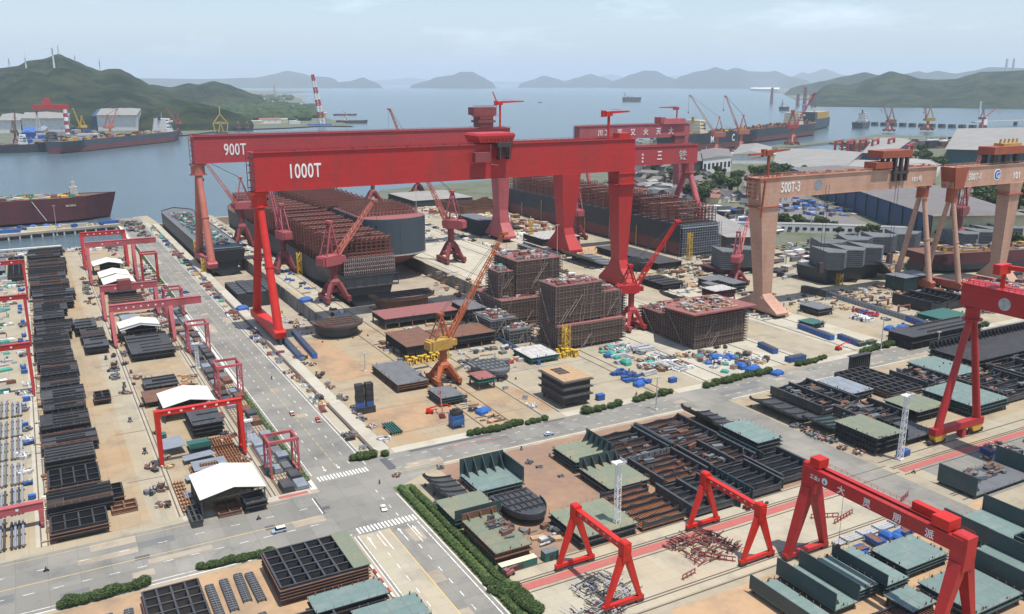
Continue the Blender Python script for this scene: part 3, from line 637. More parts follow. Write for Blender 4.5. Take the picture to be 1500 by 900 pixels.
# ---- peach 500T-3
c = big_gantry('gantry_crane', 'peach coloured gantry crane lettered 500T-3 on a wide tapered leg', 'gantry crane', 407, 582, 418, 78, 91, 9, 'crane peach', 'crane peach', '500T-3', 20, 9, m2='peach dark')
box_leg(c, [(91.6, 0, 17, -6.2, 6.2), (77, 2, 18, -6, 6), (72, 3, 18, -5.8, 5.8), (14, 12, 20, -3.2, 5.2), (11, 11, 21, -6.5, 8.5), (3.6, 11, 22, -18, 24), (2.2, 12, 21, -17.5, 23.5)], 'crane peach')
k = MB(); k.box(-.6, -6.6, 90, 17.6, 6.6, 91.2); k.box(.4, -6.5, 72.2, 18, 6.5, 73); k.bar((4, -6.8, 90), (2, -6.8, 66), .8); railing(k, [(0, -6.2, 91.6), (17, -6.2, 91.6)], 1.5, .25, 3); k.build('leg_platform', 'peach dark', c)
bogies(c, 16, -17, 23, n=8, hz=2.6)
tube_leg_pair(c, 168, 14, 77.8, 2.0, 'crane peach', msill='peach dark', zf=8, wy=9)
k = MB(); k.tube((168, 0, 68), (168, 0, 78), 4.2, 12); k.build('leg_collar', 'peach dark', c)
bogies(c, 168, -16, 16, n=4, hz=3.6)
k = MB(); k.box(112, -7, 99.5, 143, 6, 104.5); k.box(106, -7, 92.5, 123, 3, 97); k.build('trolley', 'peach dark', c)
k = MB()
for xx in (126, 132, 138): k.box(xx, -7, 83, xx + 2, -4.8, 99.5); k.box(xx, 4, 92.4, xx + 2, 6, 99.5)
k.box(125, -6.8, 88, 141, -4.9, 90); k.build('hoist_frame', 'dark machinery', c)
trolley_tower(c, 12, 0, 91.6, 15, 18, 'peach dark'); k = MB(); k.bar((-5, 0, 106), (12, 0, 106.4), 1.2, 1.4); k.bar((-3, 0, 103.5), (8, 0, 104.5), .4); k.build('jib_arm', 'crane orange', c)
k = MB(); k.tube((54, -4.62, 84.5), (54, -4.52, 84.5), 3.6, 16); k.build('emblem', 'steel blue grey', c)
text('101号', 'lettering', 'white paint', c, (148, -4.65, 81.6), 4.4)
for xx in range(20, 172, 4): railbits = MB(); railbits.box(xx, -3 + (xx % 3), 91.5, xx + 1.6, -1.8 + (xx % 3), 92.4 + (xx % 5) * .25); railbits.build('fitting', 'peach dark', c)
for xx in (60, 130): 
    k = MB(); k.tube((xx, -6, 30), (xx, -6, 84), .16, 5); k.tube((xx + 3, -6, 30), (xx + 3, -6, 84), .16, 5); k.box(xx - .5, -7.2, 24, xx + 3.5, -4.8, 31); k.build('hoist_rope', 'dark machinery', c)
# ---- peach 500T-1
c = big_gantry('gantry_crane', 'peach coloured gantry crane lettered 500T-1 with a round emblem, furthest right', 'gantry crane', 583, 668, 404, 77, 91, 9, 'crane peach', 'crane peach', '500T-1', 16, 6.6, m2='peach dark', sx=.75)
k = MB(); k.loft([(76, 1, 11, -5.4, 5.4), (91.4, -2, 13, -6.2, 6.2)]); k.tube((6, 0, 66), (6, 0, 76), 3.9, 12); k.build('leg_head', 'peach dark', c)
tube_leg_pair(c, 6, 14, 67, 1.9, 'crane peach', msill='peach dark', zf=8, head=False)
bogies(c, 6, -16, 16, n=4, hz=3.6)
box_leg(c, [(76.8, 66, 82, -5.5, 5.5), (68, 68, 81, -5, 5), (14, 69, 78, -4, 4), (3, 68, 79, -14, 14)], 'crane peach')
k = MB(); k.box(65, -6.2, 67.6, 83, 6.2, 68.8); k.build('leg_collar', 'peach dark', c)
k = MB(); k.box(39, -7, 99, 80, 6, 104.5); k.build('trolley', 'peach dark', c)
k = MB(); k.box(54, -4, 104.5, 76, 4, 106.5); [k.bar((55 + i * 5, 0, 104.5), (56 + i * 5, 0, 109.5), 1.2) for i in range(5)]; k.build('winch', 'crane yellow', c)
k = MB()
for xx in (43, 56, 70): k.box(xx, -5, 91.5, xx + 4, -2, 99); k.box(xx, 3, 91.5, xx + 4, 5, 99)
k.build('hoist_frame', 'dark machinery', c)
k = MB(); k.tube((50, -4.66, 84), (50, -4.52, 84), 4.2, 20); k.build('emblem', 'white paint', c)
k = MB(); k.tube((50, -4.72, 84), (50, -4.60, 84), 3.5, 20); k.build('emblem_disc', 'tarp blue', c)
text('G', 'emblem_letter', 'white paint', c, (48.1, -4.8, 81.8), 6)
text('101', 'lettering', 'white paint', c, (69, -4.65, 80), 7, sx=.9)

# ---- A-legged yard cranes whose girder runs along y (foreground right)
def yard_gantry(label, xc, y0, y1, zt, sp, gw, gh, m, lw=1.6, twin=False, grp=None, holes=True, cat='gantry crane', slim=False):
    t = thing('gantry_crane', label, cat, (xc, y0, 0), 0, grp); L = y1 - y0
    for side in ((-1, 1) if twin else (0,)):
        g = MB(); ox = side * gw * 1.15
        g.box(ox - gw / 2, -1.5, zt - gh, ox + gw / 2, L + 1.5, zt); g.box(ox - gw / 2 - .2, -1.3, zt + .005, ox + gw / 2 + .2, L + 1.3, zt + .18)
        g.build('girder', m, t)
    if holes and not twin:
        yy = 3.0
        while yy < L - 2: h = MB(); h.cbox(-gw / 2 - .03, yy, zt - gh * .5, .08, .9, .55); h.build('bolt_plate', 'pale scrap', t); yy += 3.2
    for yy in (0, L):
        W = gw * (2.2 if twin else 1.15)
        h = MB(); h.loft([(zt - gh - lw * 1.6, -W * .55 - lw * .3, W * .55 + lw * .3, yy - lw * .7, yy + lw * .7), (zt - gh, -W * .62 - .3, W * .62 + .3, yy - lw * .8, yy + lw * .8), (zt + .9, -W * .6 - .3, W * .6 + .3, yy - lw * .8, yy + lw * .8), (zt + 1.3, -W * .5, W * .5, yy - lw * .65, yy + lw * .65)])
        h.build('leg_head', m, t)
        for s in (-1, 1):
            l = MB(); l.bar((s * W * .45, yy, zt - gh - lw), (s * sp, yy, 2.2), lw, lw * 1.25, lw * .62); l.build('leg', m, t)
        b = MB(); b.box(-sp - 1.3, yy - lw * .36, 1.3, sp + 1.3, yy + lw * .36, 2.4); b.build('sill_beam', m, t)
        for s in (-1, 1):
            k = MB(); k.cbox(s * sp, yy, .35, 2.6, lw * .7, .9); k.tube((s * sp - .8, yy - .4, .5), (s * sp - .8, yy + .4, .5), .45, 8); k.tube((s * sp + .8, yy - .4, .5), (s * sp + .8, yy + .4, .5), .45, 8); k.build('bogie', 'dark machinery', t)
    return t
c = yard_gantry('small bright red A-legged gantry crane nearest the green hedge', 139, 184.2, 210.3, 20.5, 6.0, 1.5, 2.0, 'crane red bright', 1.7)
c = yard_gantry('small bright red A-legged gantry crane standing over a heap of rusty steel frames', 192, 184.2, 210.3, 19.5, 6.0, 1.5, 2.0, 'crane red bright', 1.7)
c = yard_gantry('big twin-girder red gantry crane with white characters in the right foreground', 209.5, 127.5, 180, 31.5, 8.2, 1.4, 4.2, 'crane red', 3.0, twin=True)
for i, (ch, yy) in enumerate(zip('大灵朋派', (39.5, 30, 19.5, 9))): text(ch, 'lettering', 'white paint', c, (-2.36, yy + 1.1, 28.0), 2.9, rot=(math.pi / 2, 0, -math.pi / 2))
text('工业1', 'lettering', 'white paint', c, (-2.36, 51.5, 28.4), 1.6, rot=(math.pi / 2, 0, -math.pi / 2))
k = MB(); k.tube((-2.42, 45.6, 29.2), (-2.34, 45.6, 29.2), 1.1, 16); k.build('emblem', 'white paint', c)
text('6', 'emblem_letter', 'tarp blue', c, (-2.46, 46.0, 28.6), 1.5, rot=(math.pi / 2, 0, -math.pi / 2))
k = MB(); k.box(-2.6, 3.2, 32.2, 2.6, 8.5, 35.2); k.build('trolley', 'crane red bright', c)
k = MB(); k.box(1.2, 9.6, 31.9, 3.4, 17.5, 34.2); k.build('machinery_house', 'crane red bright', c)
k = MB(); k.box(-2.0, 48.5, 32.2, 2.2, 52.3, 35.0); k.build('cabin', 'crane red bright', c)
k = MB(); railing(k, [(2.9, -1, 31.7), (2.9, 53, 31.7)], 1.1, .07, 2.2); railing(k, [(-2.5, -1, 31.7), (-2.5, 53, 31.7)], .9, .05, 2.8); k.build('railing', 'crane red bright', c)
k = MB(); k.tube((0, 40, 9), (0, 40, 27), .06, 5); k.box(-.5, 39.5, 8, .5, 40.5, 9.5); k.build('hook', 'dark machinery', c)
# far right crane: box girder pointing at the camera, thin legs
c = thing('gantry_crane', 'red gantry crane on thin A legs cut off by the right edge of the photo', 'gantry crane', (341.5, 218, 0))
g = MB(); g.box(-5, -92, 60, 5, 3, 69); g.box(-5.5, -92, 69.02, 5.5, 3.5, 69.6); g.build('girder', 'crane red', c)
g = MB(); railing(g, [(-5.2, 3, 69.6), (-5.2, -92, 69.6)], 1.6, .16, 2.5); railing(g, [(5.2, 3, 69.6), (5.2, -92, 69.6)], 1.6, .16, 2.5); railing(g, [(-5.2, 3, 69.6), (5.2, 3, 69.6)], 1.6, .16, 2.5); g.build('railing', 'crane red bright', c)
g = MB(); g.tube((0, 0, 54), (0, 0, 60), 2.9, 12); g.tube((0, 0, 53.6), (0, 0, 54.2), 4.2, 14); g.tube((0, 0, 58.8), (0, 0, 59.4), 4.2, 14); g.build('leg_head', 'crane red', c)
for s, q in ((-1, -13.5), (1, 13)):
    l = MB(); l.tube((s * 1.3, 0, 54.5), (q, 0, 7), 1.35, 12, 1.7); l.build('leg', 'crane red', c)
g = MB(); g.box(-17, -1.6, 4.4, 16, 1.6, 7.4); g.box(2, -1.4, 0.6, 4.6, 1.4, 4.4); g.build('sill_beam', 'crane red', c)
g = MB(); g.loft([(4.3, -17, -9, -1.5, 1.5), (1.6, -15.5, -11, -1.4, 1.4)]); g.loft([(4.3, 8, 16, -1.5, 1.5), (1.6, 10, 14.5, -1.4, 1.4)]); g.build('equaliser', 'yellow paint', c)
bogies(c, 0, -19, -8, 'x', n=4, hz=1.9); bogies(c, 0, 7, 18, 'x', n=4, hz=1.9)
g = MB(); g.tube((0, -11, 69.6), (0, -11, 79), .9, 8); g.box(-5.5, -12.5, 75.5, 2, -9.5, 79.5); g.bar((0, -11, 78), (9, -40, 78), 1.6, 1.8); g.build('service_jib', 'crane red bright', c)
g = MB(); g.tube((-5.12, -16, 64.2), (-5.02, -16, 64.2), 2.6, 20); g.build('emblem', 'pale scrap', c)

# ---- gantries over the west assembly strips: girder along x
def west_gantry(label, x0, x1, y, zt, m, gh=2.2, gw=2.0, lw=1.2, sp=5.0, cant=0, leftpair=True, spots=0, house=False, cat='gantry crane'):
    t = thing('gantry_crane', label, cat, (x0, y, 0)); L = x1 - x0
    g = MB(); g.box(-1, -gw / 2, zt - gh, L + 1 + cant, gw / 2, zt); g.box(-1.2, -gw / 2 - .2, zt + .005, L + 1.2 + cant, gw / 2 + .2, zt + .2); g.build('girder', m, t)
    for xx, pair in ((0, leftpair), (L, True)):
        if pair:
            for s in (-1, 1): l = MB(); l.bar((xx, s * .8, zt - gh), (xx, s * sp, 1.6), lw, lw, lw * .75); l.build('leg', m, t)
            b = MB(); b.box(xx - .5, -sp - 1.4, .9, xx + .5, sp + 1.4, 2.0); b.build('sill_beam', m, t)
            for s in (-1, 1): k = MB(); k.cbox(xx, s * sp, .1, .8, 2.4, .85); k.build('bogie', 'dark machinery', t)
        else:
            l = MB(); l.loft([(zt + .4, xx - lw * .6, xx + lw * .6, -lw * .8, lw * .8), (1.2, xx - lw * .45, xx + lw * .45, -lw * .7, lw * .7)]); l.build('leg', m, t); k = MB(); k.box(xx - .6, -2.4, .1, xx + .6, 2.4, 1.2); k.build('bogie', 'dark machinery', t)
    if spots:
        h = MB()
        for i in range(spots): h.cbox(L * (i + 1) / (spots + 1), -gw / 2 - .03, zt - gh * .6, .9, .08, .8)
        h.build('white_spot', 'white paint', t)
    if house: h = MB(); h.box(L * .3, -3.4, zt - 3.2, L * .3 + 8, 3.4, zt + 3.0); h.build('machinery_house', 'crane maroon', t)
    return t
west_gantry('bright red gantry crane straddling the strip of blue-grey plates, nearest the white shed', 34, 66, 354, 23.5, 'crane red bright', 1.8, 2.0, 1.8, 4, leftpair=False, spots=6)
west_gantry('red gantry crane at the sea end of the west strip behind the others', 34, 66.5, 800, 30, 'crane red', 3.4, 2.6, 2.6, 9, spots=6)
west_gantry('dull pink gantry crane with a cantilevered end, just in front of the sea-end crane', 34, 66.5, 735, 32, 'crane pink', 4, 3, 2.4, 9, cant=16, spots=2)
west_gantry('dull pink gantry crane carrying a dark machinery house between two white sheds', 34, 66.5, 615, 22, 'crane pink', 4, 3, 2.4, 8, house=True, spots=3)
west_gantry('dull pink gantry crane with white characters on its girder and a long cantilever', 34, 66.5, 548, 24, 'crane pink', 4.2, 3, 2.4, 9, cant=17, spots=7)
def portal(label, y, x0=70, x1=81, dy=9, zt=16, m='crane pink'):
    t = thing('portal_crane', label, 'portal crane', (x0, y, 0)); L = x1 - x0
    for yy in (0, dy):
        g = MB(); g.box(-.6, yy - .5, zt - 1.1, L + .6, yy + .5, zt); g.build('crossbeam', m, t)
        for xx in (0, L):
            l = MB(); l.bar((xx, yy, zt - 1), (xx, yy + (-.8 if yy == 0 else .8), .8), .8, .8); l.build('leg', m, t)
    for xx in (0, L): g = MB(); g.box(xx - .5, .5, zt - 1, xx + .5, dy - .5, zt - .1); g.box(xx - .4, -1.8, .3, xx + .4, dy + 1.8, 1.1); g.bar((xx, 0, zt * .5), (xx, dy, zt * .5), .35); g.bar((xx, 0, zt * .5), (xx, dy, zt - 1), .3); g.bar((xx, dy * .5, 1), (xx, dy * .5, zt - .5), .3); g.build('end_frame', m, t)
    return t
portal('small pink portal crane over the slim plate track, nearest the crossroads', 322, dy=9, zt=15)
portal('small pink portal crane beside the cracked apron, second from the crossroads', 422, dy=11, zt=17)
portal('small dull red portal crane over the slim track, third from the crossroads', 508, dy=10, zt=17)
portal('small dull red portal crane over stored white pipework, fourth from the crossroads', 598, dy=10, zt=19)
portal('small red portal crane over a grey machine box, furthest from the crossroads', 716, dy=10, zt=23, m='crane red')
# cranes at the left edge of the picture
for i, (y, zt, m, lb) in enumerate(((705, 28, 'crane red', 'red gantry crane entering at the left edge, furthest back of the left-edge cranes'), (575, 30, 'crane red', 'red gantry crane at the left edge over green and purple pipe spools'), (478, 26, 'crane red', 'red gantry crane at the left edge just beyond the white pipe racks'), (323, 9, 'crane pink', 'low dull pink gantry beam at the left edge above bundled grey pipes'))):
    west_gantry(lb, -52, -9.5, y, zt, m, 2.6, 2.2, 1.7, 6 if zt > 10 else 1.5, spots=5)

# ================================================================== LUFFING JIB CRANES
def jib_crane(label, loc, rz, m, mh, s=1.0, ph=26, boom=44, el=50, mboom=None, cab=None, group=None, ped='col', mast=18, rope=True, nb=11):
    """rail-mounted portal base, slewing house, A mast, lattice boom pointing along local +x"""
    t = thing('jib_crane', label, 'jib crane', loc, 0, group); mboom = mboom or mh
    w = 6.0 * s
    for sx in (-1, 1):
        for sy in (-1, 1):
            l = MB(); l.bar((sx * 2.2 * s, sy * 2.2 * s, ph * .5), (sx * w, sy * w, 3.0), 2.6 * s, 2.6 * s, 1.8 * s); l.build('leg', m, t)
    b = MB()
    for sx in (-1, 1): b.box(sx * w - 1.1 * s, -w - 2.5 * s, 1.6, sx * w + 1.1 * s, w + 2.5 * s, 4.2 * s)
    b.box(-w, -1.2 * s, 5.5 * s, w, 1.2 * s, 7.6 * s); b.build('portal_beam', m, t)
    for sx in (-1, 1):
        for sy in (-1, 1): k = MB(); k.cbox(sx * w, sy * w, .2, 1.4, 4.5 * s, 1.6); k.build('bogie', 'dark machinery', t)
    p = MB(); p.loft([(ph * .46, -3 * s, 3 * s, -3 * s, 3 * s), (ph * .55, -3 * s, 3 * s, -3 * s, 3 * s), (ph * .62, -2 * s, 2 * s, -2 * s, 2 * s)]); p.tube((0, 0, ph * .6), (0, 0, ph - .4), (2.0 if ped == 'col' else 2.6) * s, 14); p.tube((0, 0, ph - .8), (0, 0, ph - .1), 3.4 * s, 16); p.build('pedestal', m, t)
    u = bpy.data.objects.new('slewing_house', None)
    h = MB(); h.box(-9 * s, -3.6 * s, ph, 4 * s, 3.6 * s, ph + 5.5 * s); h.box(-10.5 * s, -2.8 * s, ph + .6, -9 * s, 2.8 * s, ph + 5 * s)
    h.v = [tuple(Matrix.Rotation(rz, 3, 'Z') @ Vector(v)) for v in h.v]; ho_ = h.build('slewing_house', cab or mh, t)
    Rm = Matrix.Rotation(rz, 3, 'Z')
    def rot(mb): mb.v = [tuple(Rm @ Vector(v)) for v in mb.v]; return mb
    k = MB(); k.box(4.02 * s, -3.4 * s, ph + 1, 7 * s, -.4 * s, ph + 4.2 * s); dcab = rot(k).build('driver_cab', cab or mh, ho_)
    k = MB(); k.box(7.0 * s, -3.1 * s, ph + 2.2, 7.06 * s, -.7 * s, ph + 3.8 * s); rot(k).build('window', 'window dark', ho_)
    zt = ph + 5.5 * s + mast * s
    a = MB()
    for sy in (-1, 1): a.bar((2.5 * s, sy * 2.6 * s, ph + 5.4 * s), (-1.5 * s, sy * 1.2 * s, zt), .8 * s); a.bar((-7 * s, sy * 2.6 * s, ph + 5.4 * s), (-1.5 * s, sy * 1.2 * s, zt), .65 * s)
    for f in (.3, .6, .85):
        z = ph + 5.4 * s + (zt - ph - 5.4 * s) * f; yy = (2.6 - 1.4 * f) * s; xa = (2.5 - 4 * f) * s; xb = (-7 + 5.5 * f) * s
        a.bar((xa, -yy, z), (xa, yy, z), .35 * s); a.bar((xb, -yy, z), (xb, yy, z), .35 * s); a.bar((xa, yy, z), (xb, yy, z), .35 * s)
    a.box(-3 * s, -1.8 * s, zt - .3, 0, 1.8 * s, zt + 1.2 * s); rot(a).build('mast', mh, t)
    e = R_(el); tip = (3.5 * s + math.cos(e) * boom, 0, ph + 5 * s + math.sin(e) * boom)
    b = MB(); mid = Vector((3.5 * s, 0, ph + 5 * s)).lerp(Vector(tip), .3)
    for sy in (-1, 1): b.bar((3.5 * s, sy * 2.2 * s, ph + 5 * s), (mid.x, sy * 1.2 * s, mid.z), .55 * s)
    b.lattice((3.5 * s, 0, ph + 5 * s), tip, 2.6 * s, 1.3 * s, nb, .36 * s); b.box(tip[0] - 1.2 * s, -1.3 * s, tip[2] - .6 * s, tip[0] + 2.6 * s, 1.3 * s, tip[2] + .9 * s); rot(b).build('boom', mboom, t)
    r = MB()
    for sy in (-.8, .8): r.tube((-1.5 * s, sy * s, zt + .6), (tip[0], sy * s, tip[2] + .6), .13 * s, 4); r.tube((-1.5 * s, sy * s, zt + .6), (-8 * s, sy * 1.5 * s, ph + 6 * s), .16 * s, 4)
    if rope: r.tube((tip[0] + 2 * s, 0, tip[2]), (tip[0] + 2 * s, 0, tip[2] - boom * .35), .12 * s, 4); r.box(tip[0] + 1.4 * s, -.6 * s, tip[2] - boom * .35 - 2 * s, tip[0] + 2.6 * s, .6 * s, tip[2] - boom * .35)
    rot(r).build('hoist_rope', 'cable', t); return t
JG = 'rail mounted luffing jib cranes of the yard'
jib_crane('maroon luffing crane by the near dock corner, boom raised over the lattice deck', (181, 588, 0), R_(28), 'crane maroon', 'crane pink', 1.25, 27, 52, 40, 'crane salmon')
jib_crane('maroon luffing crane right of the dark rounded stern, boom leaning back left', (313, 676, 0), R_(125), 'crane maroon', 'crane pink', 1.3, 30, 52, 62, 'crane salmon')
jib_crane('maroon luffing crane near the dock mouth, boom raised left towards the sea', (172, 838, 0), R_(165), 'crane maroon', 'crane pink', 1.2, 36, 46, 58, 'crane salmon')
jib_crane('maroon luffing crane half hidden behind the bright red twin tube legs', (176, 705, 0), R_(100), 'crane maroon', 'crane pink', 1.15, 28, 44, 66, 'crane pink')
jib_crane('orange and yellow luffing crane with a long boom in the open middle yard', (176, 392, 0), R_(12), 'crane orange', 'crane orange', .95, 19, 62, 53, 'crane orange', cab='crane yellow', mast=13, nb=14)
jib_crane('bright red slender luffing crane between two brown scaffolded blocks', (321, 428, 0), R_(-12), 'crane red faded', 'crane red', .95, 24, 46, 56, 'crane red bright', mast=12)
jib_crane('maroon luffing crane on the far quay behind the flat pontoon', (392, 1085, 0), R_(200), 'crane maroon', 'crane pink', 1.3, 26, 50, 22, 'crane pink')
jib_crane('pale salmon luffing crane behind the grey column leg, boom leaning left', (470, 1120, 0), R_(120), 'crane maroon', 'crane salmon', 1.3, 26, 92, 64, 'crane salmon', nb=16)
jib_crane('maroon luffing crane with yellow stair tower beside the long lattice-decked hull', (470, 720, 0), R_(80), 'crane maroon', 'crane pink', 1.1, 24, 40, 60, 'crane maroon')
jib_crane('dull red luffing crane low behind the wide peach leg, boom up right', (468, 492, 0), R_(35), 'crane maroon', 'crane pink', .95, 18, 55, 38, 'crane pink')
jib_crane('dark maroon mushroom-headed luffing crane near the right edge, boom up right', (752, 505, 0), R_(20), 'crane maroon', 'crane maroon', 1.5, 32, 60, 48, 'crane maroon')
jib_crane('salmon luffing crane at the outfitting quay just right of the plum crane', (1290, 1440, 0), R_(140), 'crane salmon', 'crane salmon', 1.7, 40, 92, 55, 'crane salmon', nb=12)
jib_crane('salmon luffing crane over the letters of the distant dark ship', (1405, 1490, 0), R_(145), 'crane salmon', 'crane salmon', 1.7, 40, 80, 66, 'crane salmon', nb=12)
jib_crane('dull red luffing crane alongside the second distant tanker', (1700, 1620, 0), R_(-20), 'crane salmon', 'crane red faded', 1.8, 40, 88, 60, 'crane red faded', nb=12)
jib_crane('orange-legged luffing crane on the far right breakwater, boom near upright', (2440, 1920, 0), R_(140), 'crane salmon', 'crane orange', 1.8, 28, 52, 68, 'crane salmon', nb=10)
jib_crane('squat yellow luffing crane on the far right breakwater with folded boom', (2600, 1900, 0), R_(140), 'crane orange', 'crane yellow', 2.0, 30, 30, 80, 'crane orange', nb=10)
jib_crane('dull red luffing crane at the right end of the far breakwater, boom up right', (2690, 1770, 0), R_(-30), 'crane pink', 'crane maroon', 1.3, 38, 56, 40, 'crane salmon', nb=10)
# ================================================================== SHIPS AND BIG HULLS
def hullmesh(L, B, H, zb=0.0, bow=.16, stern=.07, flare=1.0, split=.5, n=26, sheer=1.5, transom=.85):
    """hull along local +x (bow at +x), origin amidships at keel; two materials split at a height"""
    mb = MB(); P = []; zs = [0, .06, .18, split, split + .001, .8, 1.0]; K = len(zs)
    for i in range(n + 1):
        f = i / n; x = (f - .5) * L
        if f > 1 - bow: e = (1 - f) / bow; w = math.sin(min(1, e) * math.pi / 2) ** .75
        elif f < stern: w = transom + (1 - transom) * math.sin(f / stern * math.pi / 2)
        else: w = 1.0
        for k, z in enumerate(zs):
            full = 1 - (1 - min(1, z * 4 + .35)) * .9
            ww = w ** (1 + (1 - z) * .9 * flare) if f > 1 - bow else (w * (1 if f > .12 else (z ** .5 * .6 + .4)))
            xx = x + (L * .035 * z if f > .97 else 0)
            half = max(.01, B / 2 * ww * (full if z < .3 else 1))
            P.append((xx, -half, zb + H * z + (sheer * max(0, (f - .8) / .2) ** 2 if z == 1 else 0)))
    m = len(P); Q = [(x, -y, z) for x, y, z in P]; V = P + Q; F = []; I = []
    for i in range(n):
        for k in range(K - 1):
            a = i * K + k; b = (i + 1) * K + k
            F.append((a, b, b + 1, a + 1)); I.append(0 if k < 3 else 1)
            F.append((m + a, m + a + 1, m + b + 1, m + b)); I.append(0 if k < 3 else 1)
        a = i * K; b = (i + 1) * K; F.append((a, m + a, m + b, b)); I.append(0)
    for k in range(K - 1): F.append((k, k + 1, m + k + 1, m + k)); I.append(0 if k < 3 else 1)
    mb.v = V; mb.f = [list(f) for f in F]; mb.m = I
    dk = MB(); T = [P[i * K + K - 1] for i in range(n + 1)]
    for i in range(n): dk.quad((T[i][0], T[i][1], T[i][2] - .9), (T[i + 1][0], T[i + 1][1], T[i + 1][2] - .9), (T[i + 1][0], -T[i + 1][1], T[i + 1][2] - .9), (T[i][0], -T[i][1], T[i][2] - .9))
    return mb, dk
def clutter_mesh(x0, x1, y0, y1, z, n, hs=(1, 3), ws=(1, 5), sd=1, mats=1):
    r = random.Random(sd); mb = MB()
    for i in range(n if sd not in (71, 72, 73) else 0):
        mb.mi = r.randrange(mats); w, d, h = r.uniform(*ws), r.uniform(*ws), r.uniform(*hs); x = r.uniform(x0 + w / 2, x1 - w / 2); y = r.uniform(y0 + min(d, y1 - y0) / 2, max(y0 + .1, y1 - d / 2))
        t = r.random()
        if t < .6: mb.cbox(x, y, z, w, d * .6, h, r.uniform(-.3, .3))
        elif t < .85: mb.tube((x - w, y, z + h * .4), (x + w, y + r.uniform(-1, 1), z + h * .4), h * .22, 6)
        else: mb.bar((x, y, z), (x, y, z + h * 1.6), .5)
    if sd in (71, 72, 73):      # loose pipe spools and light frames
        for i in range(int(n * 1.1)):
            mb.mi = r.randrange(mats); x, y, zz = r.uniform(x0, x1), r.uniform(y0, y1), z + r.uniform(.15, 1.5); a = r.choice((.2, 1.75, .25, 2.0)) + r.uniform(-.2, .2); L = r.uniform(1.5, 5.5); q = (x + math.cos(a) * L, y + math.sin(a) * L, zz + r.uniform(-.1, .5))
            if r.random() < .5: mb.tube((x, y, zz), q, r.uniform(.1, .24), 6)
            else: mb.bar((x, y, zz), q, .22, .3); mb.bar((x, y, z), (x, y, zz), .18)
            if r.random() < .4: mb.tube((x, y, zz - .01), (x + .1 * math.cos(a), y + .1 * math.sin(a), zz), .45, 8)
    mb.mi = 0; return mb
def ship(label, loc, rz, L, B, H, mlow, mup, mdeck, house=None, cl=40, cl_m=('steel rust', 'pale scrap', 'crane yellow', 'steel grey'), group=None, cat='ship', bow=.16, split=.45, hs=(1, 4), posts=0, sd=1, zb=-3.5, mast=True, cls=(2, 9)):
    t = thing('ship', label, cat, loc, rz, group); a, b = hullmesh(L, B, H, zb, bow, split=split)
    a.build('hull', [mlow, mup], t); b.build('deck', mdeck, t)
    if cl: clutter_mesh(-L * .42, L * .40, -B * .36, B * .36, zb + H - .9, cl, hs, cls, sd, len(cl_m)).build('deck_fittings', list(cl_m), t)['kind'] = 'stuff'
    if house:
        hx, hh, hm = house; k = MB(); zz = zb + H - .9
        for i in range(4): k.box(hx - B * .28 + i * 1.2, -B * .42 + i * 1.6, zz + hh * i / 4, hx + B * .28 - i * .8, B * .42 - i * 1.6, zz + hh * (i + 1) / 4 - .3)
        k.box(hx + B * .05, -B * .5, zz + hh * .74, hx + B * .22, B * .5, zz + hh * .86); dh = k.build('deckhouse', hm, t)
        k = MB()
        for i in range(1, 4): k.box(hx + B * .28 - i * .8 + .0, -B * .36 + i * 1.6, zz + hh * i / 4 + hh * .08, hx + B * .28 - i * .8 + .12, B * .36 - i * 1.6, zz + hh * i / 4 + hh * .15); k.box(hx - B * .24 + i * 1.2, -B * .42 + i * 1.6 - .12, zz + hh * i / 4 + hh * .08, hx + B * .22, -B * .42 + i * 1.6, zz + hh * i / 4 + hh * .15)
        k.build('window_band', 'window dark', dh)
        k = MB(); k.tube((hx - B * .22, 0, zz + hh * .9), (hx - B * .22, 0, zz + hh * 1.25), B * .07, 10); k.build('funnel', 'crane yellow' if hm != 'wall white' else 'hull slate', t)
        if mast: k = MB(); k.tube((hx, 0, zz + hh), (hx, 0, zz + hh * 1.45), .5, 6); k.bar((hx, -3, zz + hh * 1.25), (hx, 3, zz + hh * 1.25), .4); k.build('mast', 'pale scrap', t)
    for i in range(posts):
        x = -L * .38 + L * .76 * i / max(1, posts - 1); k = MB(); k.tube((x, 0, zb + H), (x, 0, zb + H + 9), .6, 6); k.bar((x, 0, zb + H + 8), (x + 9, 0, zb + H + 11), .7); k.build('deck_crane', 'crane yellow', t)
    return t
# maroon tanker moored at the pier, left
t = ship('dark maroon tanker hull moored at the pier, its deck cluttered with yellow machinery', (-62, 1128, -4), R_(3), 285, 44, 31, 'hull maroon', 'hull maroon', 'steel rust', None, 280, ('steel rust', 'cream roof', 'yellow paint', 'net green', 'deck red', 'pale scrap'), sd=4, zb=-3, hs=(1, 4.5))
k = MB(); k.box(104, -4, 28, 112, 4, 38); k.box(106, -2.5, 38, 110, 2.5, 44); k.tube((108, 0, 44), (108, 0, 50), .8, 8); k.build('fore_mast', 'pale scrap', t)
text('MAERA', 'lettering', 'cream roof', t, (96, -22.4, 18), 3.2, rot=(math.pi / 2, 0, R_(6)))
for x in (-10, 62): k = MB(); k.tube((x, -21, 27), (x - (44 if x < 50 else -12), -38, 6), .35, 5); k.build('mooring_line', 'pale scrap', t)
t = ship('two-deck maroon cutter hull and stern of a black ship at the far left shore', (-8, 2330, -4), R_(2), 120, 34, 22, 'hull black', 'hull black', 'steel rust', (10, 22, 'wall white'), 30, sd=6)
t = ship('black and red laid-up ship along the far left quay', G(180, 212) + (-4,), R_(50), 500, 52, 30, 'hull red', 'hull slate', 'steel rust', (180, 36, 'wall white'), 90, ('steel rust', 'yellow paint', 'pale scrap', 'deck red', 'steel black'), sd=7, hs=(2, 9), posts=3, cls=(5, 20), split=.6)
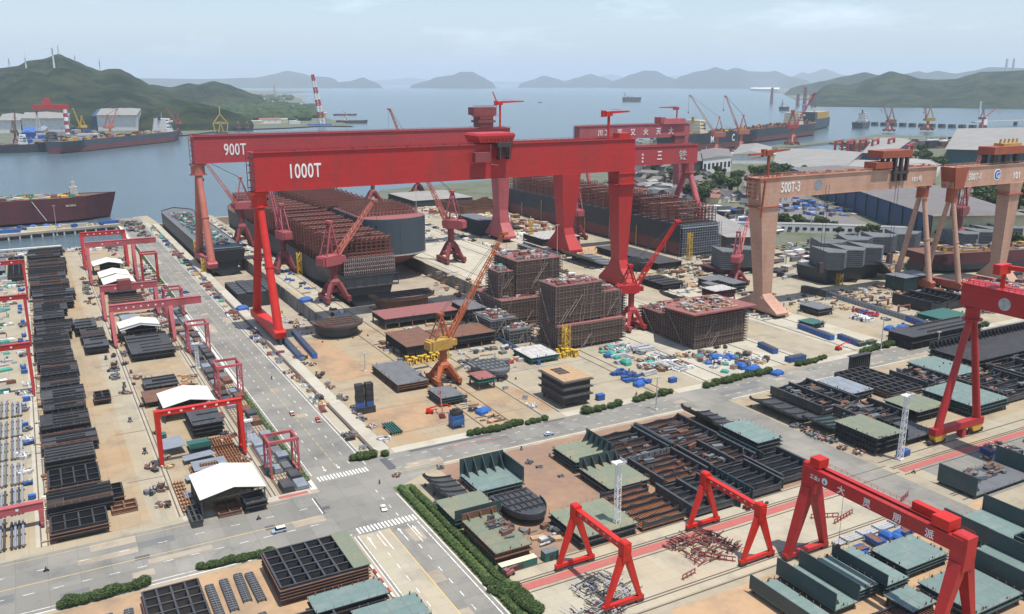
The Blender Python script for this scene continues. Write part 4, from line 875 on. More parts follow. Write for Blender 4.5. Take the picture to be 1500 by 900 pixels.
t = ship('short black barge moored behind the stern of the laid-up red and black ship', G(84, 219) + (-4,), R_(20), 84, 36, 26, 'hull slate', 'hull black', 'steel rust', (-10, 24, 'steel grey'), 24, sd=8, hs=(3, 12))
# ship in the first dock
t = ship('ship with a cluttered green deck lying in the narrow first dock', (140, 895, -10), R_(90), 270, 33, 24, 'hull black', 'hull black', 'steel grey', None, 520, ('pale scrap', 'steel dark green', 'container green', 'roof brown grey', 'deck red', 'steel grey', 'net green'), sd=9, zb=0, hs=(.6, 2.4), cls=(1.5, 6), bow=.05)
k = MB(); k.loft([(13, -137, -118, -15, 15), (23, -139, -114, -16.5, 16.5)]); k.build('stern_block', 'hull black', t)
k = MB(); k.box(-116, -13, 14, -98, 13, 17); k.tube((-108, 3, 17), (-108, 3, 20), 4.5, 16); k.build('deck_machine', 'container green', t)
# plates laid over the near end of the first dock
t = thing('hull_block', 'slate grey plate stack lying across the near end of the narrow dock', 'hull block', (124, 640, -10))
k = MB(); k.box(0, 0, 0, 30, 44, 10); k.build('block_side', 'steel black', t)
for j in range(5):
    k = MB()
    for i in range(4): k.box(.3 + i * 7.4, j * 9, 10.3 + (i % 2) * .5, 7 + i * 7.4, j * 9 + 8.2, 11 + (i % 2) * .5)
    k.build('plate', 'steel slate', t)
# container hull with lashing bridges in dock two
t = thing('ship', 'huge hull in the second dock covered in rows of rust red lashing bridges', 'ship', (209, 592, -10))
a, b = hullmesh(440, 42, 27, 0, .12, .05, split=.42, transom=.94)
for mbx in (a, b): mbx.v = [(-y, x + 220, z) for x, y, z in mbx.v]
a.build('hull', ['hull black', 'steel slate'], t); b.build('deck', 'steel rust', t)
def bridge(W, zt, nlev, px=3.2, th=.5, dp=2.6):
    k = MB()
    for l in range(nlev):
        z = zt * (l + 1) / nlev
        for yy in (0, dp): k.box(-W / 2, yy - th / 2, z - th * .7, W / 2, yy + th / 2, z)
        k.box(-W / 2, 0, z - .15, W / 2, dp, z - .02) if l % 2 == 0 else None
    n = int(W / px)
    for i in range(n + 1):
        x = -W / 2 + W * i / n; k.box(x - th * .5, -th / 2, 0, x + th * .5, th / 2, zt + .9); k.box(x - th * .35, dp - th / 2, 0, x + th * .35, dp + th / 2, zt + .9)
    return k
br = None
for i in range(52):
    if i in (21, 22): continue
    y = 4 + i * 7.9
    if br is None: br = bridge(41, 15.5, 6).build('lashing_bridge', 'lattice rust', t, (0, y, 26)); b2 = bridge(41, 25, 9, 3.6, .6).build('lashing_bridge', 'lattice rust', t, (0, y + 6.5, 26))
    else: o = b2.copy(); COL.objects.link(o); o.location = (0, y + 3, 26); o.scale = (1 if i < 42 else 1 - (i - 42) * .055, 1, (1 - (.09 if i % 3 == 1 else 0)) * (1 if i < 20 else 1 - (i - 20) * .012))
k = MB()
for i in range(26): k.tube((-19 + i * 1.52, -1.2, 27), (-19 + i * 1.52, -1.2, 39.6), .16, 5)
for z in (29, 32, 35, 38): [k.cbox(-18.5 + i * 1.52, -1.3, z, .5, .3, .7) for i in range(25)]
k.build('lashing_rods', 'pale scrap', t)
k = MB(); k.box(-21, -3, 17.2, 21, 2, 18); k.box(-21, -3.2, 25.4, 21, -2.6, 26); [k.box(-20.5 + i * 8.2, -3, 18, -19.9 + i * 8.2, -2.4, 25.4) for i in range(6)]; k.build('stern_gallery', 'steel slate', t)
k = MB(); k.box(-16, 168, 40, 0, 174, 44); k.build('yellow_tank', 'yellow paint', t); k = MB(); k.box(2, 72, 40.5, 18, 76, 44.5); k.build('yellow_tank', 'yellow paint', t)
# stern section of the next ship
t = thing('ship', 'ship with a tall rounded dark slate stern, right of the near lattice deck', 'ship', (264, 668, -10))
def sternplan(w, d, e=2.6, n=20):
    pts = [(w, 90), (-w, 90)]
    for i in range(n + 1):
        a = math.pi + math.pi * i / n; c, s_ = math.cos(a), math.sin(a); pts.append((w * math.copysign(abs(c) ** (2 / e), c), d + d * math.copysign(abs(s_) ** (2 / e), s_)))
    return pts
k = MB(); k.prism(sternplan(28.5, 20, 2.3, 28), 22.6, 52); k.build('upper_hull', 'hull slate', t, smooth=False)
k = MB(); k.prism(sternplan(29.3, 20.6, 2.3, 28), 21.4, 22.6); k.build('stern_ring', 'pale scrap', t)
k = MB()
pl = [(.0, 3, 60, .25), (6, 6, 52, .4), (14, 16, 30, .8), (19, 24, 18, .95), (21.4, 28, 10, 1)]
P = []; NS = 18
for z, w, d0, _ in pl:
    pp = sternplan(w, 20, 2.3, NS); P.append([(x, y + d0 * .55 - 5 if y < 89 else 90, z) for x, y in pp])
nn = len(P[0]); V = [p for r in P for p in r]; F = [(i * nn + j, i * nn + (j + 1) % nn, (i + 1) * nn + (j + 1) % nn, (i + 1) * nn + j) for i in range(len(P) - 1) for j in range(nn)]
for f in range(len(F)):
    k.add([], []) 
k.v = V; k.f = [list(f) for f in F]; k.m = [1 if f // nn >= 2 else 0 for f in range(len(F))]; k.build('lower_hull', ['hull black', 'hull red'], t)
k = MB(); k.prism([(x * .97, y + .6 if y < 89 else y) for x, y in sternplan(28, 20, 2.3, 28)], 52.02, 52.3); k.build('deck', 'deck red', t)
k = MB(); k.loft([(0, -22, 22, 90.2, 330), (6, -27, 27, 90.2, 332), (30, -27, 27, 90.2, 334)]); k.build('hull_side', 'hull black', t)
k = bridge(50, 5, 2, 3, .5).build('deck_frame', 'lattice rust', t, (0, 24, 52.3)); b2 = bridge(52, 21, 8, 3.6, .6).build('lashing_bridge', 'lattice rust', t, (0, 94, 30))
for i in range(9): o = k.copy(); COL.objects.link(o); o.location = (0, 31 + i * 6.5, 52.3); o.scale = (1.03, 1, .8 + .1 * (i % 3))
for i in range(28): o = b2.copy(); COL.objects.link(o); o.location = (0, 102 + i * 8, 30); o.scale = (1, 1, 1 - .08 * (i % 2))
k = MB(); [k.box(-.2, -.35, 24 + i * 1.3, .5, -.02, 24.4 + i * 1.3) for i in range(21)]; k.build('ladder', 'steel grey', t)
# long hull on the slipway
t = thing('ship', 'long black and maroon hull with rust red deck frames and a grey scaffolded end', 'ship', (523, 600, 0))
k = MB(); k.box(-22, 0, 12, 22, 330, 27.6); k.build('upper_side', 'hull black', t)
k = MB(); k.loft([(-2, -18, 18, 4, 326), (1.5, -22, 22, .1, 330), (12, -22, 22, .1, 330)]); k.build('lower_side', 'hull red', t)
k = MB(); k.box(-22.2, 2, 27.62, 22.2, 330, 28.4); k.build('deck', 'steel slate', t)
k = bridge(44, 27, 12, 2.6, .35, 3.5); k.v = [(x, y - 4.4, z + 1) for x, y, z in k.v]; k.build('end_scaffold', 'steel blue grey', t)
br = None
for i in range(24):
    y = 4 + i * 13.6; s = 1 if i > 3 else .85
    if br is None: br = bridge(43, 16, 5, 4.2, .55, 3.4).build('deck_frame', 'lattice rust', t, (0, y, 28.4)); br.scale = (1, 1, .85)
    else: o = br.copy(); COL.objects.link(o); o.location = (0, y, 28.4); o.scale = (1, 1, s + .06 * (i % 3))
k = MB()
for xx in (-21, -10, 0, 10, 21):
    for z in (5, 10.5, 15.5): k.box(xx - .25, 4, 28.4 + z - .4, xx + .25, 318, 28.4 + z)
k.build('longitudinal_frame', 'lattice rust', t)
for i in range(7): k = MB(); k.tube((-23.4, 18 + i * 44, -0), (-23.4, 18 + i * 44, 16 + (i % 3) * 4), .4, 5); k.build('side_post', 'yellow paint' if i % 2 else 'pale scrap', t)
# ---- right hand hull assemblies: grey stepped panels over dark bottoms
def stepped(label, x, y, w, d, h0, h1, n=3, m='steel grey', zig=6, grp=None):
    t = thing('hull_section', label, 'hull section', (x, y, 0), 0, grp)
    if h0 > 1: k = MB(); k.loft([(0.5, 3, w - 3, 2, d), (h0, -.5, w + .5, -.5, d)]); k.build('bottom_hull', 'hull black' if n % 2 else 'hull maroon', t)
    for i in range(n):
        xa, xb = w * i / n, w * (i + 1) / n; ya = 0; k = MB(); yb = zig
        k.hexa([(xa, ya, h0 + .1), ((xa + xb) / 2, ya - yb, h0 + .1), (xb, ya, h0 + .1), ((xa + xb) / 2, d * .9, h0 + .1), (xa, ya, h1), ((xa + xb) / 2, ya - yb, h1), (xb, ya, h1), ((xa + xb) / 2, d * .9, h1)]); k.build('side_panel', 'scaffold grey', t)
        for j in range(9):
            z = h0 + (h1 - h0) * (j + .6) / 9; k = MB()
            k.hexa([(xa - .6, ya - .4, z), ((xa + xb) / 2, ya - yb - 1.3, z), (xb + .5, ya - .4, z), ((xa + xb) / 2, ya + 2, z), (xa - .6, ya - .4, z + .45), ((xa + xb) / 2, ya - yb - 1.3, z + .45), (xb + .5, ya - .4, z + .45), ((xa + xb) / 2, ya + 2, z + .45)]); k.build('stage_level', m, t)
    return t
stepped('grey stepped hull panels over a black bottom, just right of the wide peach leg', 524, 455, 62, 30, 12, 26, 3)
stepped('long row of grey stepped hull panels behind the black-bottomed ones', 590, 520, 130, 30, 2, 17, 4)
stepped('grey stepped hull panels low on the left of the wide peach leg', 478, 520, 40, 26, 5, 20, 2)
stepped('grey stepped hull panels near the right edge behind the peach cranes', 735, 488, 90, 36, 5, 18, 4)
k = ship('dark red curved hull under construction behind the peach A legs', (690, 442, 0), R_(-14), 130, 34, 17, 'hull black', 'hull maroon', 'steel rust', None, 60, ('steel grey', 'steel rust', 'crane yellow', 'pale scrap'), sd=12, zb=0, bow=.2)
k = ship('dark hull stub with pale deck clutter right of the peach legs', (790, 428, 0), R_(-14), 70, 30, 14, 'hull black', 'hull black', 'steel slate', None, 40, ('steel grey', 'steel blue grey', 'net green', 'pale scrap'), sd=13, zb=0, bow=.12)
# V shaped bow frame at the end of the grey panels
t = thing('bow_section', 'open V shaped bow frame with a tan flared side beyond the black bottom', 'ship section', (590, 452, 0))
for s, mm in ((-1, 'steel slate'), (1, 'timber')):
    k = MB(); k.hexa([(0, -8, 2), (s * 17, -6, 15), (s * 18, 14, 15), (0, 14, 2), (0, -8, 3), (s * 16.4, -6, 16), (s * 17.4, 14, 16), (0, 14, 3)][::1] if s > 0 else [(s * 17, -6, 15), (0, -8, 2), (0, 14, 2), (s * 18, 14, 15), (s * 16.4, -6, 16), (0, -8, 3), (0, 14, 3), (s * 17.4, 14, 16)]); k.build('side_plate', mm, t)
for j in range(4): k = MB(); k.bar((-13 + 2, -7 + j * 5, 12), (13, -7 + j * 5, 12), .8); k.bar((0, -7 + j * 5, 3), (0, -7 + j * 5, 12), .6); k.build('frame', 'steel grey', t)
# ---- outfitting quay ships
t = ship('black ship lettered M C on its side at the distant outfitting quay', (1400, 1612, -4), R_(18), 320, 54, 46, 'hull red', 'hull black', 'steel rust', (-34, 30, 'cream roof'), 90, ('steel rust', 'yellow paint', 'steel rust'), sd=14, hs=(2, 7), posts=2)
for ch, xx in (('M', -10), ('C', 88)): text(ch, 'lettering', 'white paint', t, (xx, -27.3, 20), 22, sx=.9)
t = ship('brown-decked tanker moored beyond the lettered black ship', (1890, 1862, -4), R_(23), 600, 60, 40, 'hull red', 'hull black', 'steel rust', (120, 34, 'cream roof'), 200, ('steel rust', 'yellow paint', 'steel rust', 'deck red'), sd=15, hs=(2, 9), posts=3)
t = ship('tan and dark blue half-built ship at the end of the outfitting quay', (2440, 2230, -4), R_(30), 300, 60, 40, 'hull slate', 'hull slate', 'steel rust', (0, 20, 'cream roof'), 20, sd=16)
k = MB(); k.box(-100, -30.5, 36, 80, 30.5, 58); k.build('hull_upper_block', 'crane yellow', t); k = MB(); k.box(-150, -34, 6, -122, 34, 60); k.build('blue_end_block', 'hull slate', t)
t = ship('dark blue supply ship with white deckhouse at the distant quay head', (2620, 2180, -4), R_(25), 130, 36, 24, 'hull slate', 'hull slate', 'steel rust', (10, 34, 'wall white'), 20, sd=17)
t = ship('lone dark cargo ship anchored in the middle of the open water', G(925, 148.5) + (-4,), R_(-35), 155, 30, 40, 'hull red', 'hull slate', 'steel rust', (-58, 34, 'wall white'), 14, sd=18, hs=(4, 12))
t = ship('tiny work boat far out on the water left of the anchored cargo ship', G(791, 150) + (-4,), R_(-30), 30, 12, 9, 'hull slate', 'hull slate', 'steel grey', (-3, 12, 'wall white'), 0)
t = ship('small dark red ship seen end on in the right channel', G(1149, 161) + (-4,), R_(-80), 60, 30, 24, 'hull red', 'hull slate', 'steel rust', (-10, 30, 'wall white'), 6, sd=20)
t = ship('low barge drifting near the wooded right shore', G(1330, 152) + (-4,), R_(-35), 100, 22, 9, 'hull slate', 'hull slate', 'steel rust', None, 6)
t = ship('red barge moored by the left headland beside the striped sheerleg crane', G(515, 179) + (-4,), R_(-25), 120, 26, 14, 'hull red', 'hull slate', 'steel rust', (-20, 18, 'wall white'), 14, sd=22)
t = ship('low red work vessel moored behind the striped sheerleg crane', G(505, 168) + (-4,), R_(-20), 110, 22, 10, 'hull red', 'hull red', 'steel rust', (0, 12, 'wall white'), 14, sd=23)
for i, (px, py, lb) in enumerate(((350, 190, 'small red-topped work boat left of its twin by the far headland'), (363, 190, 'small red-topped work boat right of its twin by the far headland'))): ship(lb, G(px, py) + (-4,), R_(-20), 34, 16, 12, 'hull slate', 'hull black', 'deck red', (0, 18, 'deck red'), 0)
# striped floating sheerleg
gx, gy = G(466, 183); t = thing('floating_crane', 'tall red and white striped sheerleg crane afloat off the left headland', 'floating crane', (gx, gy, -4)); t.scale = (.8, .8, .82)
k = MB(); k.box(-45, -18, 0, 60, 18, 9); k.build('pontoon', 'tarp blue', t)
for i in range(8):
    a, b = Vector((20, 0, 9)).lerp(Vector((-14, 0, 225)), i / 8), Vector((20, 0, 9)).lerp(Vector((-14, 0, 225)), (i + 1) / 8)
    k = MB(); k.lattice(a, b, 22 - i * 1.7, 20.3 - i * 1.7, 2, 3.6); k.build('boom_section', 'crane red faded' if i % 2 else 'white paint', t)
k = MB(); k.tube((40, 0, 9), (-14, 0, 225), 1.2, 5); k.build('stay', 'crane red faded', t)
# red and white portal at the far left yard
gx, gy = G(84, 206); t = thing('gantry_crane', 'red goliath crane with a red and white striped leg behind the far left ships', 'gantry crane', (gx, gy, 0)); t.scale = (.62, .62, .62)
k = MB(); k.box(-80, -8, 132, 60, 8, 152); k.loft([(152, -40, -4, -8, 8), (182, -34, -12, -6, 6)]); k.build('girder', 'crane red', t)
for i in range(8): k = MB(); k.tube((44, 0, i * 16.5), (44, 0, i * 16.5 + 16.4), 9, 10); k.build('leg_band', 'white paint' if i % 2 else 'crane red faded', t)
k = MB(); k.bar((-66, 0, 128), (-80, 0, 0), 5); k.bar((-66, 0, 128), (-52, 0, 0), 5); k.build('leg', 'pale scrap', t)
for px, py, s, el, m1, m2, lb, rz in ((163, 206, 1.5, 68, 'yellow paint', 'crane salmon', 'yellow luffing crane above the laid-up red and black ship', 10), (262, 198, 1.2, 58, 'crane maroon', 'crane pink', 'thin dull red luffing crane above the bow of the laid-up ship', 150), (24, 214, 1.2, 80, 'crane maroon', 'steel rust', 'brown stubby luffing crane at the far left edge', 60), (122, 205, 1.3, 74, 'crane maroon', 'yellow paint', 'brownish luffing crane between the striped goliath and the yellow one', 200)):
    jib_crane(lb, G(px, py) + (0,), R_(rz), m1, m2, s, 32, 46, el, m2, nb=8)
gx, gy = G(324, 194); t = thing('floating_crane', 'yellow arched floating crane frame near the near-left headland', 'floating crane', (gx, gy, -4)); t.scale = (.75, .75, .75)
k = MB(); k.box(-26, -9, 0, 26, 9, 6); k.build('pontoon', 'steel slate', t); k = MB()
for s in (-1, 1): k.bar((s * 24, 0, 6), (s * 30, 0, 42), 3.4); k.bar((s * 30, 0, 42), (0, 0, 80), 3.4); k.bar((s * 30, 0, 42), (0, 0, 48), 3); k.bar((s * 10, 0, 6), (0, 0, 48), 3)
k.bar((-30, 0, 42), (30, 0, 42), 3); k.tube((0, 0, 80), (0, 0, 112), 2.4, 6); k.build('frame', 'yellow paint', t)

# ================================================================== SCAFFOLDED BLOCKS
def scaff(label, x0, y0, x1, y1, tiers, top='deck red', m='scaffold brown', sd=1, step=1.75):
    """tiers: (ax0, ay0, ax1, ay1, z0, z1) in metres from x0,y0"""
    t = thing('scaffolded_block', label, 'scaffolded block', (x0, y0, 0)); r = random.Random(sd)
    for (ax, ay, bx, by, z0, z1) in tiers:
        k = MB(); k.box(ax + 1.2, ay + 1.2, z0 + .6, bx - 1.2, by - 1.2, z1 - .5); k.build('block_wall', 'scaffold brown' if m == 'scaffold brown' else 'steel black', t)
        k = MB(); k.box(ax + .6, ay + .6, z1 - .5, bx - .6, by - .6, z1); k.build('top_plate', top, t)
        z = z0 + 1.2; i = 0
        while z < z1 + .5:
            k = MB(); o = r.uniform(-.1, .35)
            for a, b, c, d in ((ax - o, ay - o, bx + o, ay + 1.1), (ax - o, by - 1.1, bx + o, by + o), (ax - o, ay + 1.1, ax + 1.1, by - 1.1), (bx - 1.1, ay + 1.1, bx + o, by - 1.1)): k.box(a, b, z, c, d, z + .34)
            for yy in (ay - o - .05,): k.box(ax - o, yy - .12, z + 1.0, bx + o, yy, z + 1.15)
            k.box(ax - o - .12, ay - o, z + 1.0, ax - o, by + o, z + 1.15)
            k.build('scaffold_level', m, t); z += step * r.uniform(.85, 1.1); i += 1
        k = MB(); n = int((bx - ax) / 2.2)
        for j in range(n + 1):
            x = ax + (bx - ax) * j / n + r.uniform(-.2, .2); k.tube((x, ay - .35, z0), (x + r.uniform(-.3, .3), ay - .35, z1 + r.uniform(.2, 2.2)), .09, 4)
        n = int((by - ay) / 2.2)
        for j in range(n + 1):
            y = ay + (by - ay) * j / n; k.tube((ax - .35, y, z0), (ax - .35, y + r.uniform(-.3, .3), z1 + r.uniform(.2, 2.2)), .09, 4); k.tube((bx + .35, y, z0), (bx + .35, y, z1 + r.uniform(.2, 2)), .09, 4)
        k.build('scaffold_poles', 'scaffold pole', t)
        k = MB()
        for j in range(max(2, int((z1 - z0) / 6))):
            x = ax + (bx - ax) * r.uniform(.05, .55); zz = r.uniform(z0, z0 + (z1 - z0) * .4); L = (z1 - z0) * r.uniform(.35, .6)
            k.bar((x, ay - .75, zz), (x + L * .75, ay - .75, zz + L), .22, .2)
        y = ay + (by - ay) * .3; k.bar((ax - .7, y, z0), (ax - .7, y + (by - ay) * .5, z1 * .9), .4, .3)
        for j in range(3):
            x = ax + (bx - ax) * r.uniform(.1, .9); p = (x, ay - .9, z1)
            for q in range(5): nx = (p[0] + r.uniform(-1.5, 1.5), ay - .9, z1 - (z1 - z0) * (q + 1) / 5); k.tube(p, nx, .12, 4); p = nx
        k.build('scaffold_brace', 'scaffold pole', t)
        clutter_mesh(ax + 2, bx - 2, ay + 2, by - 2, z1 + .02, 70, (.4, 2.2), (.8, 5), sd + 5, 4).build('top_clutter', ['pale scrap', 'deck red', 'steel grey', 'steel rust'], t)['kind'] = 'stuff'
    return t
scaff('tall brown scaffolded block with a pinkish top, left of the two in the yard centre', 252, 470, 300, 512, [(0, 0, 50, 40, 0, 17), (14, 6, 48, 40, 17.3, 40), (2, 8, 13, 26, 17.3, 34)], sd=2)
scaff('broad brown scaffolded block with white sheets on top, in front of the other', 256, 409, 303, 432, [(0, 0, 47, 24, 1, 15), (0, 3, 33, 24, 15.3, 37.5), (34, 4, 46, 22, 15.3, 31)], sd=3)
scaff('wide brown scaffolded block with an overhanging red deck, right of the red luffing crane', 327, 374, 368, 428, [(0, 0, 40, 30, 0, 19), (2, 32, 38, 56, 0, 14)], sd=4)
scaff('dark scaffolded block half hidden behind the red luffing crane', 300, 440, 326, 470, [(0, 0, 26, 28, 0, 20)], sd=5, m='scaffold grey')
scaff('low grey scaffolded block between the two tall brown ones', 232, 446, 250, 470, [(0, 0, 18, 24, 0, 13), (6, -12, 22, -2, 0, 9)], m='scaffold grey', top='steel grey', sd=6)
t = thing('top_deck', 'red overhanging deck plate resting on the wide scaffolded block', 'deck plate', (325, 372, 21.6)); k = MB(); k.prism([(-3, -2), (46, -1), (42, 32), (4, 34), (-6, 20)], 0, .9); k.build('plate', 'deck red', t); clutter_mesh(0, 40, 0, 30, .92, 110, (.4, 1.8), (.8, 5), 44, 3).build('loose_gear', ['scaffold brown', 'timber', 'pale scrap'], t)['kind'] = 'stuff'
k = MB(); k.tube((261, 489, 34), (261, 489, 37), 3, 14, 1.4); tag(reloc(k.build('green_dome', 'net green'), 261, 489, 34), 'green dome cap on the left shoulder of the tall scaffolded block', 'dome')
t = thing('deck_block', 'dark four-storey deck block with a rusty top and a gridded hatch, by the main road', 'deck block', (209.5, 329.5, 0))
for j in range(3):
    z = 2.2 + j * 3.7; k = MB(); k.box(.6, .6, z, 15.4, 21.4, z + 3.2); k.build('storey', 'steel black', t); k = MB(); k.box(-.6, -.6, z + 3.2, 16.6, 22.6, z + 3.65); k.build('ledge', 'steel slate', t)
    k = MB(); railing(k, [(-.5, 22.4, z + 3.6), (-.5, -.5, z + 3.6), (16.5, -.5, z + 3.6)], 1.0, .09, 1.6); k.build('railing', 'scaffold pole', t)
k = MB(); k.box(.3, .3, 13.3, 15.7, 21.7, 13.9); k.build('top_plate', 'timber', t)
k = MB(); [k.box(4 + i * 2.1, 10 + j * 3.2, 13.92, 5.8 + i * 2.1, 12.8 + j * 3.2, 13.98) for i in range(3) for j in range(3)]; k.build('hatch_grid', 'steel black', t)
for x in (1.5, 14): 
    for y in (2, 20): k = MB(); k.cbox(x, y, 0, 1, 1, 2.2); k.build('support_stand', 'steel rust', t)

# ================================================================== HULL BLOCKS
def supports(t, W, D, z, n=2, m='steel rust'):
    nx = max(2, int(W / 9) + 1); ny = max(2, int(D / 9) + 1)
    for i in range(nx):
        for j in range(ny):
            if 0 < i < nx - 1 and 0 < j < ny - 1: continue
            k = MB(); x = .8 + (W - 1.6) * i / (nx - 1); y = .8 + (D - 1.6) * j / (ny - 1); k.loft([(0, x - .5, x + .5, y - .5, y + .5), (z, x - .25, x + .25, y - .25, y + .25)]); k.build('support_stand', m, t)
def lugs(t, W, D, z, r, m='steel rust', n=7):
    for i in range(n):
        e = r.random(); x, y = (r.uniform(.5, W - .5), r.choice((.5, D - .5))) if e < .6 else (r.choice((.5, W - .5)), r.uniform(.5, D - .5)); k = MB(); k.cbox(x, y, z, .3, .3, r.uniform(.5, 1.0)); k.build('lug', m, t)
SEED = [100]
def hb(kind, label, x0, y0, x1, y1, zt, mt='deck teal', ms='steel black', n=2, wall=4.5, side='far', grp=None, z0=1.2, ribs=0, wmat=None, lug=6):
    W, D = x1 - x0, y1 - y0; SEED[0] += 1; r = random.Random(SEED[0])
    t = thing('hull_block', label, 'hull block', (x0, y0, 0), 0, grp); supports(t, W, D, z0)
    wmat = wmat or ms
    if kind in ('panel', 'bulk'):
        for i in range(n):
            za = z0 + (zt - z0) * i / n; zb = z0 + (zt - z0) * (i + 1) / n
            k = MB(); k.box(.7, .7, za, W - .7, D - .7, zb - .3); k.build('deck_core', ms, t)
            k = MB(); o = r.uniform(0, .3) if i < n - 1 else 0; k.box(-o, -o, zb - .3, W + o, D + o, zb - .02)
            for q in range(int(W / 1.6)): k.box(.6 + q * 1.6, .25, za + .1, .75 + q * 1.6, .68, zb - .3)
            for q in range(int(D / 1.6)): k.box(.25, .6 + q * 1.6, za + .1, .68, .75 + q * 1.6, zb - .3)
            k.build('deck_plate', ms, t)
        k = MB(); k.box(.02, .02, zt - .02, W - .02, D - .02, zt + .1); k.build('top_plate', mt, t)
        k = MB()
        for q in range(1, max(2, int(W / 5))): x = W * q / max(2, int(W / 5)); k.box(x - .04, .1, zt + .1, x + .04, D - .1, zt + .115)
        for q in range(1, max(2, int(D / 5))): y = D * q / max(2, int(D / 5)); k.box(.1, y - .04, zt + .1, W - .1, y + .04, zt + .112)
        top = [c for c in t.children if c.name.startswith('top_plate')][0]; k.build('weld_seam', 'steel rust' if r.random() < .5 else 'steel grey', top)
        if D > 8 and x1 < 520:
            k = MB()
            for q in range(int(W / 2.6) + 1): [k.cbox(min(W - .1, .1 + q * 2.6), yy, zt + .1, .11, .11, 1.05) for yy in (.1, D - .1) if r.random() < .7]
            for q in range(int(D / 2.6) + 1): [k.cbox(xx, min(D - .1, .1 + q * 2.6), zt + .1, .11, .11, 1.05) for xx in (.1, W - .1) if r.random() < .7]
            if k.v: k.build('edge_posts', 'scaffold pole', top)['kind'] = 'stuff'
        for q in range(ribs):
            y = D * (q + .5) / ribs; k = MB(); xa = r.choice((0, 0, W * .25)); xb = W - r.choice((0, 0, W * .2)); k.box(xa + .2, y - .12, zt + .1, xb - .2, y + .12, zt + .1 + r.uniform(.4, 1.1)); k.build('rib', ms if r.random() < .88 else 'steel rust', t)
        if lug: lugs(t, W, D, zt + .1, r, n=lug)
    if kind == 'bulk':
        k = MB()
        if side == 'far': k.box(0, D - .3, zt + .12, W, D, zt + wall)
        elif side == 'left': k.box(0, 0, zt + .12, .3, D, zt + wall)
        elif side == 'right': k.box(W - .3, 0, zt + .12, W, D, zt + wall)
        elif side == 'both': k.box(0, 0, zt + .12, .3, D, zt + wall); 
        elif side == 'near': k.box(0, 0, zt + .12, W, .3, zt + wall)
        elif side == 'L': k.box(0, D - .3, zt + .12, W, D, zt + wall); k.box(W - .3, 0, zt + .12, W, D - .3, zt + wall * .9)
        k.build('bulkhead', wmat, t)
        if side == 'both': k = MB(); k.box(W - .3, 0, zt + .12, W, D, zt + wall); k.build('bulkhead', wmat, t)
        nb = max(3, int((D if side in ('left', 'right', 'both') else W) / 3.4))
        for q in range(nb):
            k = MB(); f = (q + .5) / nb; L = wall * .75
            if side in ('far', 'L'): x = W * f; k.yprism([(D - .3, zt + .12), (D - .3, zt + wall * .95), (D - 1.2, zt + wall * .8), (D - L - .3, zt + .12)], x - .12, x + .12)
            elif side == 'near': x = W * f; k.yprism([(.3, zt + .12), (L, zt + .12), (.9, zt + wall * .8), (.3, zt + wall * .95)], x - .12, x + .12)
            elif side == 'right': y = D * f; k.xprism([(W - .3, zt + .12), (W - .3, zt + wall * .95), (W - 1.1, zt + wall * .8), (W - L, zt + .12)], y - .12, y + .12)
            else: y = D * f; k.xprism([(.3, zt + .12), (L, zt + .12), (1.1, zt + wall * .8), (.3, zt + wall * .95)], y - .12, y + .12)
            k.build('bracket', ms, t)
    if kind == 'grill':
        k = MB(); k.box(0, 0, z0, W, D, z0 + .25); q = .5
        while q < W - .4: k.box(q, .3, z0 + .25, q + .16, D - .3, z0 + .75); q += 1.05
        k.build('stiffened_panel', mt, t)
        nw = max(3, int(D / 4.2)); h = zt - z0
        for q in range(nw + 1):
            y = D * q / nw; y = min(max(y, .15), D - .15); k = MB(); pts = [(0, z0 + .3)]; M_ = 8
            hh = h * r.uniform(.8, 1.1)
            top = [(W * i / M_, z0 + hh * (.82 + .18 * math.cos(i * math.pi / 2 + q)) + (h * .35 if i in (0, M_) else 0)) for i in range(M_ + 1)]
            k.xprism([(0, z0 + .3), (W, z0 + .3)] + top[::-1], y - .1, y + .1); k.box(0, y - .3, z0 + hh * .75, W, y + .3, z0 + hh * .78); k.build('web_frame', ms, t)
        if n >= 2:
            for x in ((0, W) if n == 2 else (0, W / 2, W)):
                x = min(max(x, .25), W - .25); k = MB(); k.box(x - .14, -.3, z0, x + .14, D + .3, zt + .9); k.box(x - .5, -.3, zt + .9, x + .5, D + .3, zt + 1.05); k.build('girder', ms, t)
    if kind == 'cell':
        k = MB(); k.box(0, 0, z0, W, D, z0 + .2); k.build('floor_plate', mt, t); h = zt
        nx = max(2, round(W / 4.2)); ny = max(2, round(D / 5))
        for i in range(nx + 1): x = min(max(W * i / nx, .15), W - .15); k = MB(); k.box(x - .12, 0, z0 + .2, x + .12, D, h); k.box(x - .3, .02, h, x + .3, D - .02, h + .08); k.build('web_frame', ms, t)
        for j in range(ny + 1): y = min(max(D * j / ny, .15), D - .15); k = MB(); k.box(0.3, y - .12, z0 + .2, W - .3, y + .12, h - .05); k.box(.3, y - .28, h + .09, W - .3, y + .28, h + .15); k.build('web_frame', ms, t)
        for j in range(n):   # hanging ledges on the outside
            z = z0 + (h - z0) * (j + 1) / (n + 1); k = MB(); k.box(-.5, -.5, z, W + .5, -.02, z + .2); k.box(-.5, -.02, z, -.02, D, z + .2); k.build('ledge', 'steel rust', t)
